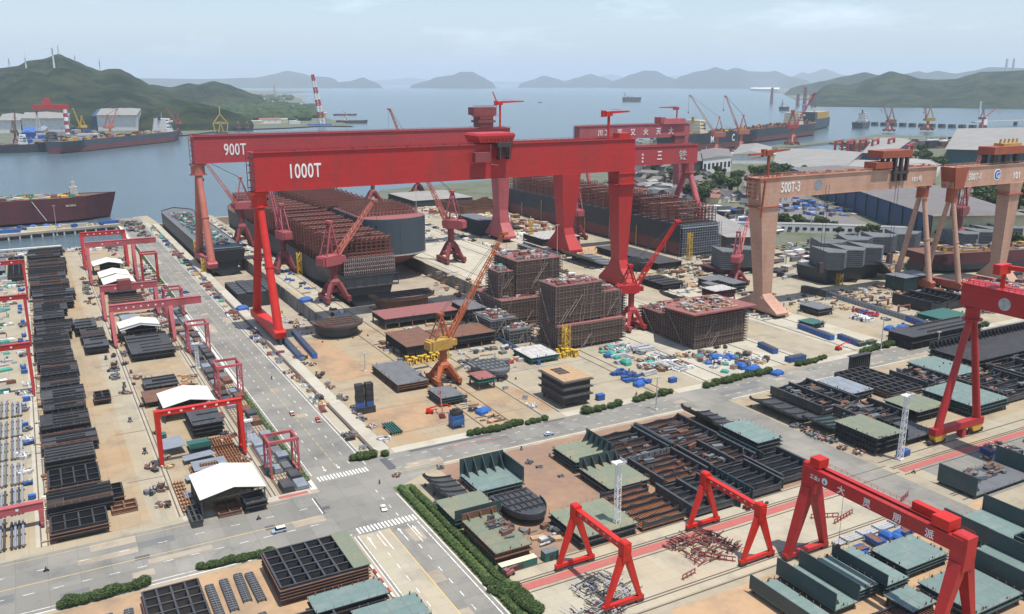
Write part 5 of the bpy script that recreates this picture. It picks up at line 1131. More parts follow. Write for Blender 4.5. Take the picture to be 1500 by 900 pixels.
    if kind == 'curve':
        NS = 5; hgt = zt
        for q in range(NS):
            y = D * q / (NS - 1); k = MB(); pts = [(W * (1 - math.cos(a)) if False else W * (1 - math.sin(a)), z0 + hgt * (1 - math.cos(a))) for a in [math.pi / 2 * i / 8 for i in range(9)]]
            inner = [(x * .92 + W * .04 + .6, z * .9 + .9) for x, z in pts]; poly = pts + inner[::-1]
            for i in range(8): k.hexa([(pts[i][0], y - .12, pts[i][1]), (inner[i][0], y - .12, inner[i][1]), (inner[i][0], y + .12, inner[i][1]), (pts[i][0], y + .12, pts[i][1]), (pts[i + 1][0], y - .12, pts[i + 1][1]), (inner[i + 1][0], y - .12, inner[i + 1][1]), (inner[i + 1][0], y + .12, inner[i + 1][1]), (pts[i + 1][0], y + .12, pts[i + 1][1])])
            k.build('rib', ms, t)
        k = MB()
        for i in range(8): a, b = math.pi / 2 * i / 8, math.pi / 2 * (i + 1) / 8; xa, xb = W * (1 - math.sin(a)), W * (1 - math.sin(b)); za, zb = z0 + hgt * (1 - math.cos(a)), z0 + hgt * (1 - math.cos(b)); k.hexa([(xb, 0, zb - .2), (xa, 0, za - .2), (xa, D, za - .2), (xb, D, zb - .2), (xb, 0, zb), (xa, 0, za), (xa, D, za), (xb, D, zb)])
        k.build('shell_plate', mt, t)
    if kind == 'bow':
        P = [(W / 2 + W / 2 * math.cos(a), D * .55 * math.sin(a) + D * .55) for a in [math.pi + math.pi * i / 14 for i in range(15)]]; P += [(W, D), (0, D)]
        k = MB(); k.prism(P, zt - 1.2, zt); k.prism([(x * .8 + W * .1, y * .8 + D * .15) for x, y in P], z0, zt - 1.25); k.build('bow_plate', mt, t)
        for q in range(4): k = MB(); k.box(W * .08, D * (.3 + q * .2), zt + .02, W * .92, D * (.3 + q * .2) + .22, zt + .8); k.build('rib', ms, t)
        for q in range(6): k = MB(); x = W * (q + .7) / 6.8; k.box(x - .12, D * .25, zt + .02, x + .12, D, zt + .5); k.build('rib', ms, t)
        k = MB(); n_ = len(P) - 2
        for i in range(n_ - 1): k.bar((*P[i], zt + .5), (*P[i + 1], zt + .5), .25, 1.1)
        k.build('rim', ms, t)
    return t
def gear(label, x0, y0, x1, y1, z, n, mats=('steel grey', 'pale scrap', 'steel rust'), hs=(.4, 1.5), ws=(.8, 4), sd=1, name='scrap_heap', cat='scrap heap', grp=None):
    k = clutter_mesh(x0, x1, y0, y1, z, n, hs, ws, sd, len(mats)); o = reloc(k.build(name, list(mats)), (x0 + x1) / 2, (y0 + y1) / 2, z)
    o['kind'] = 'stuff'; o['label'] = label; o['category'] = cat; return o

# bottom left group
hb('cell', 'large egg-crate hull block with a green strip, beside the striped kerb at bottom left', 51, 233, 78, 256, 6.2, 'steel rust', 'steel slate', 4)
k = MB(); k.box(0, 0, 0, 5.5, 24, .25); o = k.build('deck_plate', 'deck green', None, (73.2, 232.6, 6.4)); tag(o, 'green painted deck strip lying along the right edge of the egg-crate block', 'deck plate')
hb('panel', 'long grey-green flat panel block just below the egg-crate block', 57, 218, 79, 227.5, 4.5, 'deck teal', 'steel black', 2)
hb('panel', 'grey-green panel with red rust lines at the bottom edge beside the striped kerb', 66, 203, 86, 215, 4.2, 'deck teal', 'steel black', 2)
hb('cell', 'small dark egg-crate block at the bottom edge below the large one', 48, 206, 62, 221, 4.2, 'steel rust', 'steel slate', 1)
hb('cell', 'slatted hull block with a grey head plate at bottom left', 15, 231, 31, 254, 4.2, 'soil', 'steel slate', 1)
hb('grill', 'slatted hull block under the large grey-green panel at bottom left', 30, 196, 46, 214, 3, 'steel rust', 'steel slate', 1)
def trestle(x, y, L, W=2.4, rz=0, label='dark slatted steel trestle on the orange soil between the bottom-left hull blocks', grp='slatted trestles on the orange soil'):
    t = thing('steel_trestle', label, 'trestle', (x, y, 0), rz, grp); 
    for s in (-1, 1): k = MB(); k.box(s * W / 2 - .12, 0, .1, s * W / 2 + .12, L, 1.0); k.build('side_beam', 'steel slate', t)
    k = MB(); q = .6
    while q < L: k.box(-W / 2 + .12, q, .3, W / 2 - .12, q + .5, .9 + .5 * ((int(q * 7) % 3) / 3)); q += 1.3
    k.box(-.1, .2, 1.0, .1, L - .2, 1.3); k.build('rungs', 'steel grey', t); return t
tr0 = trestle(34, 236, 18)
for x, y, s in ((38.2, 237, 1), (42.6, 240, .9), (46.4, 238, .95), (10.5, 236, .9), (5.5, 238, .8), (40.5, 216, .8), (36.8, 214, .85), (44.6, 218, .75), (1, 236, .8)): dup(tr0, (x, y, 0), R_(rnd.uniform(-2, 2)), sc=(1, s, 1))
# west column of black blocks
y = 306.0; i = 0; rr = random.Random(31)
while y < 880:
    d = rr.uniform(13, 22); w = rr.uniform(17, 22); kind = 'cell' if y < 345 and i % 2 == 0 else 'panel'
    big = y < 420
    hb(kind, 'black ribbed hull block, %s from the road in the long west column' % nth(i), -7 + rr.uniform(-1, 1.5), y, -7 + w + (6 if y > 640 else 0), y + d - .9, rr.uniform(4.2, 6.5) if kind == 'panel' else 4.6, rr.choice(('steel black', 'steel slate', 'steel black', 'steel black')), 'steel black', 2, ribs=0 if kind == 'cell' else rr.choice((4, 5, 6, 7)), lug=5 if big else 0)
    y += d + (rr.uniform(3, 7) if rr.random() < .25 else .6); i += 1
hb('panel', 'black panel stack in the side column nearest the sea', 15, 575, 27, 598, 6, 'steel slate', 'steel black', 2, ribs=3)
hb('panel', 'black panel stack with white specks, middle of the short side column', 17, 553, 30, 573, 5.5, 'steel black', 'steel black', 2, ribs=2)
hb('panel', 'black panel stack at the near end of the short side column', 17.5, 531, 30, 551, 5, 'steel slate', 'steel black', 2, ribs=2)
hb('cell', 'small black frame block jutting right of the west column', 16, 442, 23, 452, 4, 'steel black', 'steel black', 1)
hb('cell', 'small black open block beside the west column near its road end', 9.5, 327, 17.5, 337, 4.2, 'steel black', 'steel black', 1)
hb('cell', 'flat rusty lattice frame lying beside the west column near the road', 12.5, 318, 21, 325.5, 1.8, 'soil', 'steel rust', 0, z0=.4)
hb('cell', 'black open block at the far left behind the red gantries', -22, 770, -10, 850, 6, 'steel black', 'steel black', 1)
hb('panel', 'dark plate stack in the far left corner by the quay', -48, 800, -24, 870, 4, 'steel grey', 'steel black', 1, ribs=4)
# blocks between the avenue hedge and the brown lot
hb('curve', 'curved rib section standing next to the green hedge', 119, 269, 131, 287, 3.6, 'steel slate', 'steel slate')
hb('bulk', 'teal decked block with tall dark walls on its far and right sides, near the hedge', 133, 266, 152, 283, 3.2, 'deck teal', 'steel dark green', 2, wall=6.5, side='L')
hb('bulk', 'green decked block with an upright green bulkhead, beside the hedge', 115, 249, 133, 266, 4, 'deck green', 'steel dark green', 2, wall=3.6, side='near', wmat='steel dark green')
hb('bulk', 'rusty green lower deck block with loops of pipe, nearest the hedge end', 116.5, 222, 130, 247, 4.6, 'deck green', 'steel rust', 2, wall=2.5, side='far')
hb('bow', 'grey rounded bow section with open ribs left of the brown lot', 134, 238, 149.5, 260, 4, 'steel slate', 'steel slate')
gear('tangle of curved pipes on the rusty green block', 122, 228, 130, 246, 4.8, 26, ('steel grey', 'steel slate', 'steel rust'), (.4, 1.6), (1, 4), 3, 'pipe_tangle', 'pipe tangle')
# main field right of the brown lot
hb('bulk', 'pale green decked block with a row of tall triangular brackets', 176, 267, 193, 285, 5, 'deck green', 'steel dark green', 3, wall=5, side='right')
hb('bulk', 'green block with a corrugated grey-green bulkhead, right of the brown lot', 175.5, 243, 194, 264, 4, 'deck green', 'steel slate', 2, wall=4.5, side='far', wmat='steel dark green')
hb('panel', 'curved grey-green roof block behind the nearest small red crane', 146, 217, 169, 238, 4.4, 'deck green', 'steel slate', 2)
hb('grill', 'dark slatted grillage just right of the grey-green roof block', 171, 217, 190, 243, 3.6, 'steel orange rust', 'steel slate', 1)
hb('grill', 'dark slatted grillage with scalloped webs, back row left', 195, 263, 219, 288, 4, 'steel rust', 'steel slate', 2)
hb('grill', 'dark slatted grillage with scalloped webs, middle of the main field', 197, 239, 219, 261, 4, 'steel orange rust', 'steel slate', 2)
hb('grill', 'dark slatted grillage behind the second small red crane', 192, 216, 212, 237, 4.2, 'steel grey', 'steel slate', 3)
hb('grill', 'dark slatted grillage, back row centre, with orange slats', 222, 264, 246, 290, 4, 'steel orange rust', 'steel slate', 2)
hb('grill', 'dark slatted grillage with a pale web plate, centre of the main field', 222, 240, 245, 262, 4, 'steel rust', 'steel slate', 3)
hb('grill', 'dark slatted grillage beside the big twin crane, front row right', 215, 217, 237, 238, 4, 'steel slate', 'steel slate', 2)
hb('grill', 'dark slatted grillage at the right end of the front row', 239, 220, 258, 241, 4, 'steel slate', 'steel slate', 2)
hb('curve', 'flared hull block with curving dark ribs at the back right of the main field', 249, 271, 267, 292, 7, 'steel slate', 'steel slate')
hb('panel', 'teal topped panel stack on the roadside corner of the main field', 251, 245, 265, 268, 6, 'deck teal', 'steel slate', 3, lug=9)
for (x, y, L, vert) in ((195, 262, 24, 0), (220.6, 216, 24, 1), (213.2, 214.5, 24, 1), (194.6, 264, 24, 1), (220.3, 263, 26, 1), (247, 238, 26, 1)):
    k = MB(); (k.box(0, 0, 0, .35, L, 5.2) if vert else k.box(0, 0, 0, L, .35, 4.2)); [k.box(-.6 if vert else q, q if vert else -.6, 0, .0 if vert else q + .2, q + .2 if vert else 0, 4.4) for q in range(1, int(L), 3)]
    o = k.build('girder_web', 'steel grey' if not vert else 'steel dark green', None, (x, y, .3)); o['label'] = 'upright steel web girder standing between dark grillages at x' ; o['category'] = 'girder'
    o['label'] = {(195, 262): 'pale grey upright web girder across the middle of the main field', (220.6, 216): 'long dark upright girder between the two front row grillages', (213.2, 214.5): 'long dark green upright girder behind the second small red crane', (194.6, 264): 'long dark green upright girder behind the bracketed green block', (220.3, 263): 'long dark upright girder between the two back row grillages', (247, 238): 'long dark upright girder left of the teal topped roadside stack'}[(x, y)]
# east field
hb('curve', 'dark flared hull block at the left corner of the east field', 289, 262, 306, 290, 4, 'steel slate', 'steel slate')
hb('panel', 'green topped panel stack at the near corner of the east field', 294, 221, 311, 244, 8, 'deck green', 'steel black', 3, lug=9)
hb('curve', 'dark ribbed hull block behind the green topped stack', 293, 246, 312, 261, 3.6, 'steel dark green', 'steel slate')
hb('grill', 'dark scalloped grillage at the back left of the east field', 309, 264, 334, 296, 4.4, 'steel slate', 'steel slate', 3)
hb('grill', 'dark scalloped grillage in the middle of the east field', 315, 240, 338, 262, 4.4, 'steel grey', 'steel slate', 2)
hb('panel', 'pale teal topped block in the back row of the east field', 337, 270, 352, 292, 4.5, 'steel blue grey', 'steel slate', 2)
hb('bulk', 'dark block with a tall side wall just left of the red crane feet', 314, 222, 334, 238, 3, 'steel slate', 'steel black', 1, wall=5, side='left')
hb('panel', 'olive topped panel between the thin red A legs', 341, 237, 362, 256, 5.4, 'deck green', 'steel black', 2)
hb('cell', 'open tan-floored frame block with arched webs behind the red A legs', 356, 262, 378, 298, 4, 'soil', 'steel slate', 1)
hb('grill', 'dark open block with arched webs in the back row of the east field', 381, 262, 400, 284, 4.5, 'steel rust', 'steel slate', 2)
hb('panel', 'upright dark plate stack at the back of the east field', 372, 301, 388, 304, 9, 'steel slate', 'steel black', 1, lug=0)
hb('panel', 'long teal topped panel right of the red A legs', 402, 262, 424, 290, 5, 'deck teal', 'steel dark green', 2)
hb('panel', 'teal topped stack on the near right of the east field', 368, 228, 394, 256, 6, 'deck teal', 'steel dark green', 3, lug=9)
hb('grill', 'tangled dark grillage at the right edge of the east field', 398, 232, 430, 259, 5, 'steel slate', 'steel slate', 2)
hb('bulk', 'long black hull side lying on the road side of the east field', 428, 268, 520, 296, 7, 'steel black', 'steel black', 3, wall=4, side='far')
hb('panel', 'slate covered hull piece by the right edge beside the main road', 436, 312, 500, 330, 8, 'steel slate', 'steel black', 2, ribs=3)
hb('grill', 'dark slatted block at the right edge in front of the long black side', 434, 236, 480, 264, 5, 'steel rust', 'steel slate', 3)
# right edge teal box block
hb('bulk', 'dark teal open box block with tall side walls by the right road', 294, 177, 330, 193, 1.6, 'steel grey', 'steel dark green', 1, wall=7, side='both')
t = thing('frame_block', 'grey-green framed side section with upright ribs at the right edge', 'hull block', (300, 160, 0))
k = MB(); k.box(0, 0, 7, 60, 2, 8); k.box(0, 0, .8, 60, 2.4, 2.2); k.build('chord_plate', 'steel dark green', t)
for q in range(16): k = MB(); k.box(q * 3.9, .2, 2.2, q * 3.9 + .5, 2.2, 7); k.build('rib', 'steel dark green', t)
# bottom right field
hb('bulk', 'teal block between two tall dark upright walls, left end of the bottom right field', 189, 150, 199, 173, 2.6, 'deck teal', 'steel dark green', 1, wall=5.5, side='both')
hb('bulk', 'teal block with a tall dark wall in the bottom right corner beside the crane rails', 177, 146, 187.5, 172, 1.8, 'deck teal', 'steel dark green', 1, wall=4.5, side='left')
hb('panel', 'clean teal deck panel with pale scratches, second from the left in the bottom right field', 200, 152, 210, 171, 4, 'deck teal', 'steel dark green', 3, lug=10)
hb('bulk', 'teal block with dark diagonal brackets left of the largest teal panel', 211, 150, 221, 171, 4, 'deck teal', 'steel dark green', 3, wall=3.6, side='left')
hb('panel', 'largest clean teal deck panel left of the big crane leg', 224, 153, 244, 167, 4.2, 'deck teal', 'steel dark green', 3, lug=10)
hb('panel', 'teal deck panel with rust seams behind the big crane leg', 221, 128, 243, 147, 4, 'deck teal', 'steel dark green', 2, lug=10)
hb('grill', 'dark open grillage at the very bottom edge left of the big crane leg', 196, 124, 216, 144, 3, 'steel rust', 'steel slate', 1)
hb('panel', 'small teal panel at the bottom edge beside the dark grillage', 207, 138, 218, 148, 3.4, 'deck teal', 'steel slate', 1)
hb('bulk', 'teal block with tall dark walls at the right edge, nearest the big crane leg', 246, 128, 262, 152, 3, 'deck teal', 'steel dark green', 2, wall=6, side='both')
hb('bulk', 'teal block with louvred dark walls further up the right edge', 262, 150, 284, 168, 3, 'deck teal', 'steel dark green', 2, wall=6, side='both')
hb('bulk', 'teal block with high walls cut off by the bottom right corner', 246, 108, 268, 126, 3, 'deck teal', 'steel dark green', 2, wall=6, side='left')
hb('cell', 'dark walled open block on the right edge above the teal blocks', 270, 132, 290, 148, 6, 'steel dark green', 'steel dark green', 1)
# open middle yard
hb('panel', 'slate grey plate stack with a rusty underside left of the dark tower pair', 149, 388, 166, 425, 4.5, 'steel grey', 'steel rust', 3)
hb('panel', 'grey-green tilted tray block in the open middle yard', 160, 360, 172, 376, 4.5, 'steel grey', 'steel dark green', 3)
hb('panel', 'rust-brown topped low deck section right behind the orange crane', 196, 440, 232, 462, 8, 'steel rust', 'steel black', 2, z0=3)
hb('panel', 'long pinkish red topped deck section in front of the dock end', 185, 500, 250, 524, 7, 'deck red', 'steel slate', 1, z0=3.5)
hb('panel', 'brown topped block on tall yellow stands left of the orange crane', 172, 432, 194, 466, 9, 'steel rust', 'steel black', 1, z0=4)
hb('bow', 'curved dark hull ring section lying at the end of the second dock', 196, 536, 240, 560, 9, 'steel rust', 'steel slate')
hb('bow', 'half-round hull section on yellow stands by the bright red crane feet', 142, 492, 172, 516, 8, 'steel slate', 'steel rust')
hb('panel', 'grey and red topped deck piece beside the tall brown scaffolded block', 236, 486, 250, 512, 10, 'steel grey', 'steel slate', 2, z0=4)
hb('panel', 'low black panel with pale posts behind the scaffolded blocks', 230, 395, 248, 416, 4, 'pale scrap', 'container green', 2)
t = hb('bow', 'grey tangled propeller bossing casting beside the orange crane', 194, 378, 212, 402, 5.5, 'steel grey', 'steel grey')
hb('panel', 'white-striped small deck module right of the orange crane feet', 186, 372, 196, 384, 6, 'deck red', 'container green', 2, z0=3)
# back of the yard
hb('panel', 'flat pale pontoon with a dark side on the far quay', 418, 1010, 500, 1100, 8, 'roof pale', 'steel dark green', 1, z0=.5)
hb('grill', 'brown framed low hull section right of the flat pontoon', 440, 915, 500, 985, 10, 'steel rust', 'steel rust', 2)
hb('panel', 'dark blue walled block behind the grey column leg', 392, 780, 412, 830, 16, 'steel grey', 'hull slate', 1)
hb('panel', 'pale topped dark hull piece right of the pink column leg', 420, 700, 462, 740, 7, 'pale scrap', 'steel black', 1, z0=2)
hb('curve', 'dark curved hull pieces left of the bright red column', 432, 800, 456, 840, 7, 'steel slate', 'steel slate')
hb('bulk', 'long pale grey transporter beam on the light apron', 394, 640, 401, 705, 4, 'steel grey', 'steel grey', 2, wall=2, side='right')
hb('curve', 'grey curved shell plate behind the bright red column foot', 402, 590, 436, 640, 8, 'steel grey', 'steel grey')
hb('panel', 'flat grey deck piece between the long hull and the red column', 446, 560, 472, 650, 6, 'steel slate', 'steel black', 1)
hb('bow', 'dark round hull bottom beside the bright red crane foot', 424, 560, 446, 590, 7, 'steel slate', 'steel black')
hb('panel', 'black plate pile just right of the bright red crane foot', 404, 500, 424, 530, 5, 'steel black', 'steel black', 2, ribs=4)
hb('panel', 'grey shipped hatch cover on the orange apron', 428, 470, 444, 486, 7, 'steel grey', 'steel grey', 1)
hb('curve', 'grey curved tank bottom plate on the orange apron', 380, 440, 404, 475, 8, 'steel slate', 'steel grey')
hb('panel', 'white and maroon machinery module beside the wide peach leg', 414, 455, 434, 470, 8, 'pale scrap', 'hull maroon', 1, z0=2)
hb('panel', 'grey plate module on stands left of the wide peach leg foot', 436, 470, 458, 500, 7, 'steel grey', 'steel slate', 2, z0=2)
hb('panel', 'blue-grey module right of the wide peach leg foot', 448, 392, 462, 410, 5, 'steel grey', 'steel slate', 2)
hb('panel', 'slate blue angular block in front of the V shaped bow frame', 556, 410, 588, 428, 11, 'steel grey', 'steel dark green', 1)
hb('grill', 'dark low frame stack with oval openings on the right apron', 520, 362, 556, 392, 7, 'steel slate', 'steel black', 3)
hb('panel', 'large dark green flat plate stack on the right apron', 500, 335, 528, 358, 4, 'container green', 'container green', 2)
hb('panel', 'small dark green plate stack on the middle right apron', 420, 372, 432, 384, 3.4, 'container green', 'steel black', 2)
hb('panel', 'dark green plates by the roadside far right', 585, 345, 640, 365, 3, 'steel dark green', 'steel black', 1, ribs=4)

for i, (a, b, c, d, z, n, lb) in enumerate(((196, 240, 218, 286, 2.2, 36, 'loose dark stiffeners strewn over the left grillages of the main field'), (222, 242, 245, 288, 2.2, 36, 'loose dark stiffeners strewn over the centre grillages of the main field'), (310, 242, 336, 294, 3, 90, 'dark pipe and plate offcuts strewn over the left of the east field'), (380, 234, 430, 288, 3.4, 130, 'dark pipe and plate offcuts strewn over the right of the east field'), (434, 238, 500, 290, 4, 120, 'tangle of dark frames by the long black hull side'), (134, 222, 176, 240, .2, 40, 'scattered steel offcuts at the near edge of the brown lot'), (250, 430, 326, 470, .2, 60, 'mixed gear around the feet of the scaffolded blocks'), (196, 470, 250, 500, .2, 60, 'mixed gear between the red topped decks'), (206, 400, 250, 440, .2, 50, 'mixed gear behind the dark four-storey deck block'), (262, 545, 300, 640, .2, 50, 'mixed gear right of the second dock end'), (340, 376, 372, 470, .2, 50, 'mixed gear right of the wide scaffolded block'), (270, 122, 300, 150, .2, 50, 'dark pipe heap beside the lower right road'), (480, 400, 560, 440, .2, 150, 'dark frames and gear in front of the black-bottomed hull'), (560, 470, 760, 515, .2, 240, 'dark staging and gear between the grey stepped hull rows'), (600, 560, 760, 600, .2, 160, 'dark staging and gear behind the grey stepped hull row'), (440, 520, 520, 600, .2, 160, 'dark plates and gear by the near end of the long hull'), (400, 560, 470, 680, .2, 120, 'dark plates and gear behind the bright red crane foot'), (300, 182, 326, 192, 1.9, 50, 'grey sheets lying inside the teal open box block'))):
    gear(lb, a, b, c, d, z, n, (('steel slate', 'steel grey', 'steel rust') if z > 1 or i == 11 else ('steel slate', 'timber', 'pale scrap', 'steel grey', 'steel rust')), (.4, 1.7), (1, 5.5), 300 + i)
# ================================================================== SHEDS AND BUILDINGS
def shed(label, x0, y0, x1, y1, eave, rise):
    W, D = x1 - x0, y1 - y0; t = thing('open_shed', label, 'shed', (x0, y0, 0)); c = W * .52
    k = MB(); e = .5
    for a, b, za, zb in ((-e, c, eave, eave + rise), (c, W + e, eave + rise, eave)): k.hexa([(a, -e, za), (b, -e, zb), (b, D + e, zb), (a, D + e, za), (a, -e, za + .18), (b, -e, zb + .18), (b, D + e, zb + .18), (a, D + e, za + .18)])
    k.build('roof', 'sheet roof', t)
    for x in (0, W):
        for j in range(3): k = MB(); k.box(x - .2, D * j / 2 - .2, 0, x + .2, D * j / 2 + .2, eave - .05); k.build('post', 'steel slate', t)
    for y in (0.1, D - .1):
        k = MB(); k.bar((0, y, eave - .3), (c, y, eave + rise - .35), .25); k.bar((c, y, eave + rise - .35), (W, y, eave - .3), .25); k.bar((0, y, eave - .9), (W, y, eave - .9), .25)
        for q in range(1, 8): x = W * q / 8; zz = eave - .3 + rise * (x / c if x < c else (W - x) / (W - c)); k.bar((x, y, eave - .9), (x, y, zz - .1), .15)
        k.build('truss', 'steel slate', t)
    k = MB(); k.box(.1, .6, 0, .2, D - .6, eave * .7); k.box(W * .25, D - .5, 0, W - .5, D - .3, eave * .8); k.build('side_sheeting', 'steel black', t); return t
shed('largest white gabled shed roof, nearest the road', 40, 298, 62, 320, 8.6, 2.4)
shed('white gabled shed roof just behind the bright red west gantry', 42, 402, 64, 423, 7.6, 2.2)
shed('white gabled shed roof over black blocks, between the two pink gantries', 38, 549, 60, 570, 7.6, 2.4)
shed('white gabled shed roof, nearest of the three close together by the sea end', 40, 687, 61, 710, 7.8, 2.6)
shed('white gabled shed roof, middle of the three close together by the sea end', 39.5, 714, 60, 736, 7.8, 2.6)
shed('white gabled shed roof, furthest of the three close together by the sea end', 38.5, 764, 60, 784, 7.8, 2.6)
# contents of the west assembly strip
hb('panel', 'black plated block with dark machinery under the front eave of the largest shed', 54.5, 296, 62.5, 306, 4, 'steel slate', 'steel black', 2, ribs=3)
hb('cell', 'rusty slatted frame in the mouth of the largest shed', 45.5, 297.5, 53.5, 308, 1.6, 'soil brown', 'steel rust', 0, z0=.4)
hb('cell', 'dark pipe cradle frame left of the largest shed', 36, 294.5, 39.5, 308, 2.6, 'steel rust', 'steel slate', 0, z0=.4)
def plate(x0, y0, x1, y1, z, label, m='steel blue grey', hole=False, skew=0):
    k = MB()
    if hole: w = (x1 - x0); k.box(0, 0, 0, w, (y1 - y0) * .3, .18); k.box(0, (y1 - y0) * .7, 0, w, y1 - y0, .18); k.box(0, (y1 - y0) * .3, 0, w * .2, (y1 - y0) * .7, .18); k.box(w * .75, (y1 - y0) * .3, 0, w, (y1 - y0) * .7, .18)
    else: k.hexa([(0, 0, 0), (x1 - x0, skew, 0), (x1 - x0 - skew, y1 - y0, 0), (0, y1 - y0 - skew, 0), (0, 0, .2), (x1 - x0, skew, .2), (x1 - x0 - skew, y1 - y0, .2), (0, y1 - y0 - skew, .2)])
    o = k.build('steel_plate', m, None, (x0, y0, z)); return tag(o, label, 'steel plate')
for (x0, y0, x1, y1, z, lb, hl, sk) in ((44.5, 322, 58, 332, 2.2, 'large blue-grey plate behind the largest white shed', False, 1), (40, 331.5, 45.5, 337, 1.8, 'small blue-grey plate left of the row of pale plates', False, .3), (44, 338, 57, 348, 2, 'blue-grey plate with a rectangular opening showing rusty grid', True, 0), (37.5, 318.5, 42, 324.5, .6, 'blue-grey plate with small holes near the corridor rail', False, 0), (42, 350, 55, 357, 2, 'blue-grey trapezoid plate under the bright red gantry', False, 1.6), (36, 362, 45, 375, 3.6, 'blue-grey boxy plate stack left of the bright red gantry', False, .8)):
    plate(x0, y0, x1, y1, z, lb, hole=hl, skew=sk)
def grid(x0, y0, x1, y1, z, label, m='steel orange rust', st=1.1):
    W, D = x1 - x0, y1 - y0; t = thing('support_grid', label, 'support grid', (x0, y0, 0)); k = MB(); q = 0
    while q <= W: k.box(q, 0, z - .35, q + .22, D, z); q += st
    k.build('grid_bars', m, t); k = MB(); q = 0
    while q <= D: k.box(0, q, .1, W, q + .3, z - .36); q += 3.2
    k.build('cross_beams', 'steel rust', t); return t
grid(43, 322, 62, 347, 1.7, 'rusty red support grid under the blue-grey plates'); grid(55, 330, 64, 372, 1.6, 'rusty support grid along the right rail below the bright red gantry'); grid(34.8, 308, 39, 336, 1.2, 'orange rusty support grid left of the largest white shed')
hb('panel', 'black many-layered block in front of the second white shed', 50, 376, 63, 400, 6.5, 'steel slate', 'steel black', 3, ribs=3)
hb('panel', 'brown topped panel block left of the second white shed', 36.5, 426, 55, 444, 3, 'steel rust', 'steel black', 1, lug=3)
hb('panel', 'dark blue-grey notched panel behind the brown topped panel', 39, 447, 55, 464, 3.4, 'steel slate', 'steel black', 1, ribs=3)
hb('bulk', 'dark green tray left of the support grid', 46, 361, 55, 370, 2.4, 'container green', 'container green', 1, wall=2, side='near')
hb('panel', 'black folded plates in front of the pink crane shed', 39, 505, 62, 546, 5, 'steel slate', 'steel black', 2, ribs=6)
hb('panel', 'black plate block under the crane shed roof', 42, 552, 58, 568, 5, 'steel black', 'steel black', 2, ribs=3)
hb('panel', 'light blue-grey plates between the two dull pink gantries', 42, 590, 52, 608, 3, 'steel blue grey', 'steel slate', 2, lug=2)
hb('panel', 'black panel block under the nearest of the three close shed roofs', 42, 670, 60, 708, 5, 'steel black', 'steel black', 2, ribs=3)
hb('panel', 'black panel block under the middle one of the three close shed roofs', 42, 738, 60, 760, 5, 'steel slate', 'steel black', 2, ribs=2)
hb('panel', 'rusty open block between the three sheds and the pink machinery gantry', 40, 632, 62, 664, 3, 'steel rust', 'steel black', 1, ribs=6)
gear('jumble of rusty plates and tubes behind the pink lettered gantry', 50, 574, 64, 612, .1, 60, ('timber', 'steel rust', 'pale scrap'), (.5, 2), (1, 5), 60)
gear('jumble of rusty pieces and timber right of the second white shed', 56, 425, 65, 470, .1, 50, ('timber', 'steel orange rust', 'steel slate'), (.4, 1.4), (1, 4), 61)
# slim track plates
rr = random.Random(5)
for i in range(46):
    y = 306 + i * 9.2
    if y > 690: break
    for j, x in enumerate((70.4, 75.8)):
        if rr.random() < .12: continue
        m = rr.choice(('steel blue grey', 'steel blue grey', 'steel slate', 'steel grey', 'steel rust')); w = rr.uniform(4, 5); d = rr.uniform(6.5, 8.8); h = rr.uniform(.8, 2.6)
        k = MB(); [k.box(.1 * q, .1 * q, h * q / 4, w - .1 * q, d - .1 * q, h * (q + .7) / 4) for q in range(4)]
        o = k.build('plate_stack', m, None, (x, y, .3)); tag(o, 'short stack of %s plates on the slim track beside the avenue median' % {'steel blue grey': 'pale blue-grey', 'steel slate': 'dark slate', 'steel grey': 'mid grey', 'steel rust': 'rusty brown'}[m], 'plate stack', 'plate stacks along the slim track')
grid(70, 306, 80.8, 690, .28, 'long rusty support grid carrying the plate stacks of the slim track', 'steel rust', 1.3)
# ---- copies of small yard goods
def proto(name, mats, fn):
    k = MB(); fn(k); o = k.build(name, mats); o.hide_render = False; return o
def skew_heap(k):
    r = random.Random(3)
    for i in range(9): k.mi = i % 2; k.cbox(r.uniform(-2, 2), r.uniform(-2, 2), 0, r.uniform(.6, 2.6), r.uniform(.4, 1.4), r.uniform(.3, 1.2), r.uniform(0, 3))
    k.mi = 0
def tarpf(k):
    k.loft([(0, -1.9, 1.9, -1.4, 1.4), (1.0, -1.8, 1.8, -1.3, 1.3), (1.7, -1.1, 1.3, -.8, .7), (1.9, -.5, .6, -.3, .3)])
def skipf(k):
    k.hexa([(-2, -1, .2), (2, -1, .2), (2, 1, .2), (-2, 1, .2), (-2.5, -1.2, 1.9), (2.5, -1.2, 1.9), (2.5, 1.2, 1.9), (-2.5, 1.2, 1.9)]); k.box(-2.6, -1.3, 1.9, 2.6, -1.1, 2.05); k.box(-2.6, 1.1, 1.9, 2.6, 1.3, 2.05); k.mi = 1; k.box(-2.2, -1.08, 1.86, 2.2, 1.08, 1.93); k.mi = 0
    for x in (-1.5, 0, 1.5): k.box(x - .1, -1.3, .2, x + .1, -1.0, 1.9)
def pipesf(k):
    for r_, n in ((0, 6), (1, 5), (2, 3)):
        for i in range(n): k.mi = (i + r_) % 2; k.tube((-4, (i - n / 2) * .55, .3 + r_ * .48), (4 + (i % 2) * .5, (i - n / 2) * .55, .3 + r_ * .48), .26, 7)
    k.mi = 0; k.box(-2.6, -1.8, 0, -2.4, 1.6, .1); k.box(2.4, -1.8, 0, 2.6, 1.6, .1)
def rackf(k):
    for x in (-1.6, 0, 1.6):
        for y in (-.9, .9): k.box(x - .1, y - .1, 0, x + .1, y + .1, 1.7)
    for z in (.5, 1.2): k.box(-1.7, -1, z, 1.7, 1, z + .1)
    k.mi = 1; k.cbox(-.7, 0, .6, 1.2, 1.1, .5, .2); k.cbox(.8, .1, 1.3, 1, 1.2, .6, -.3); k.mi = 0
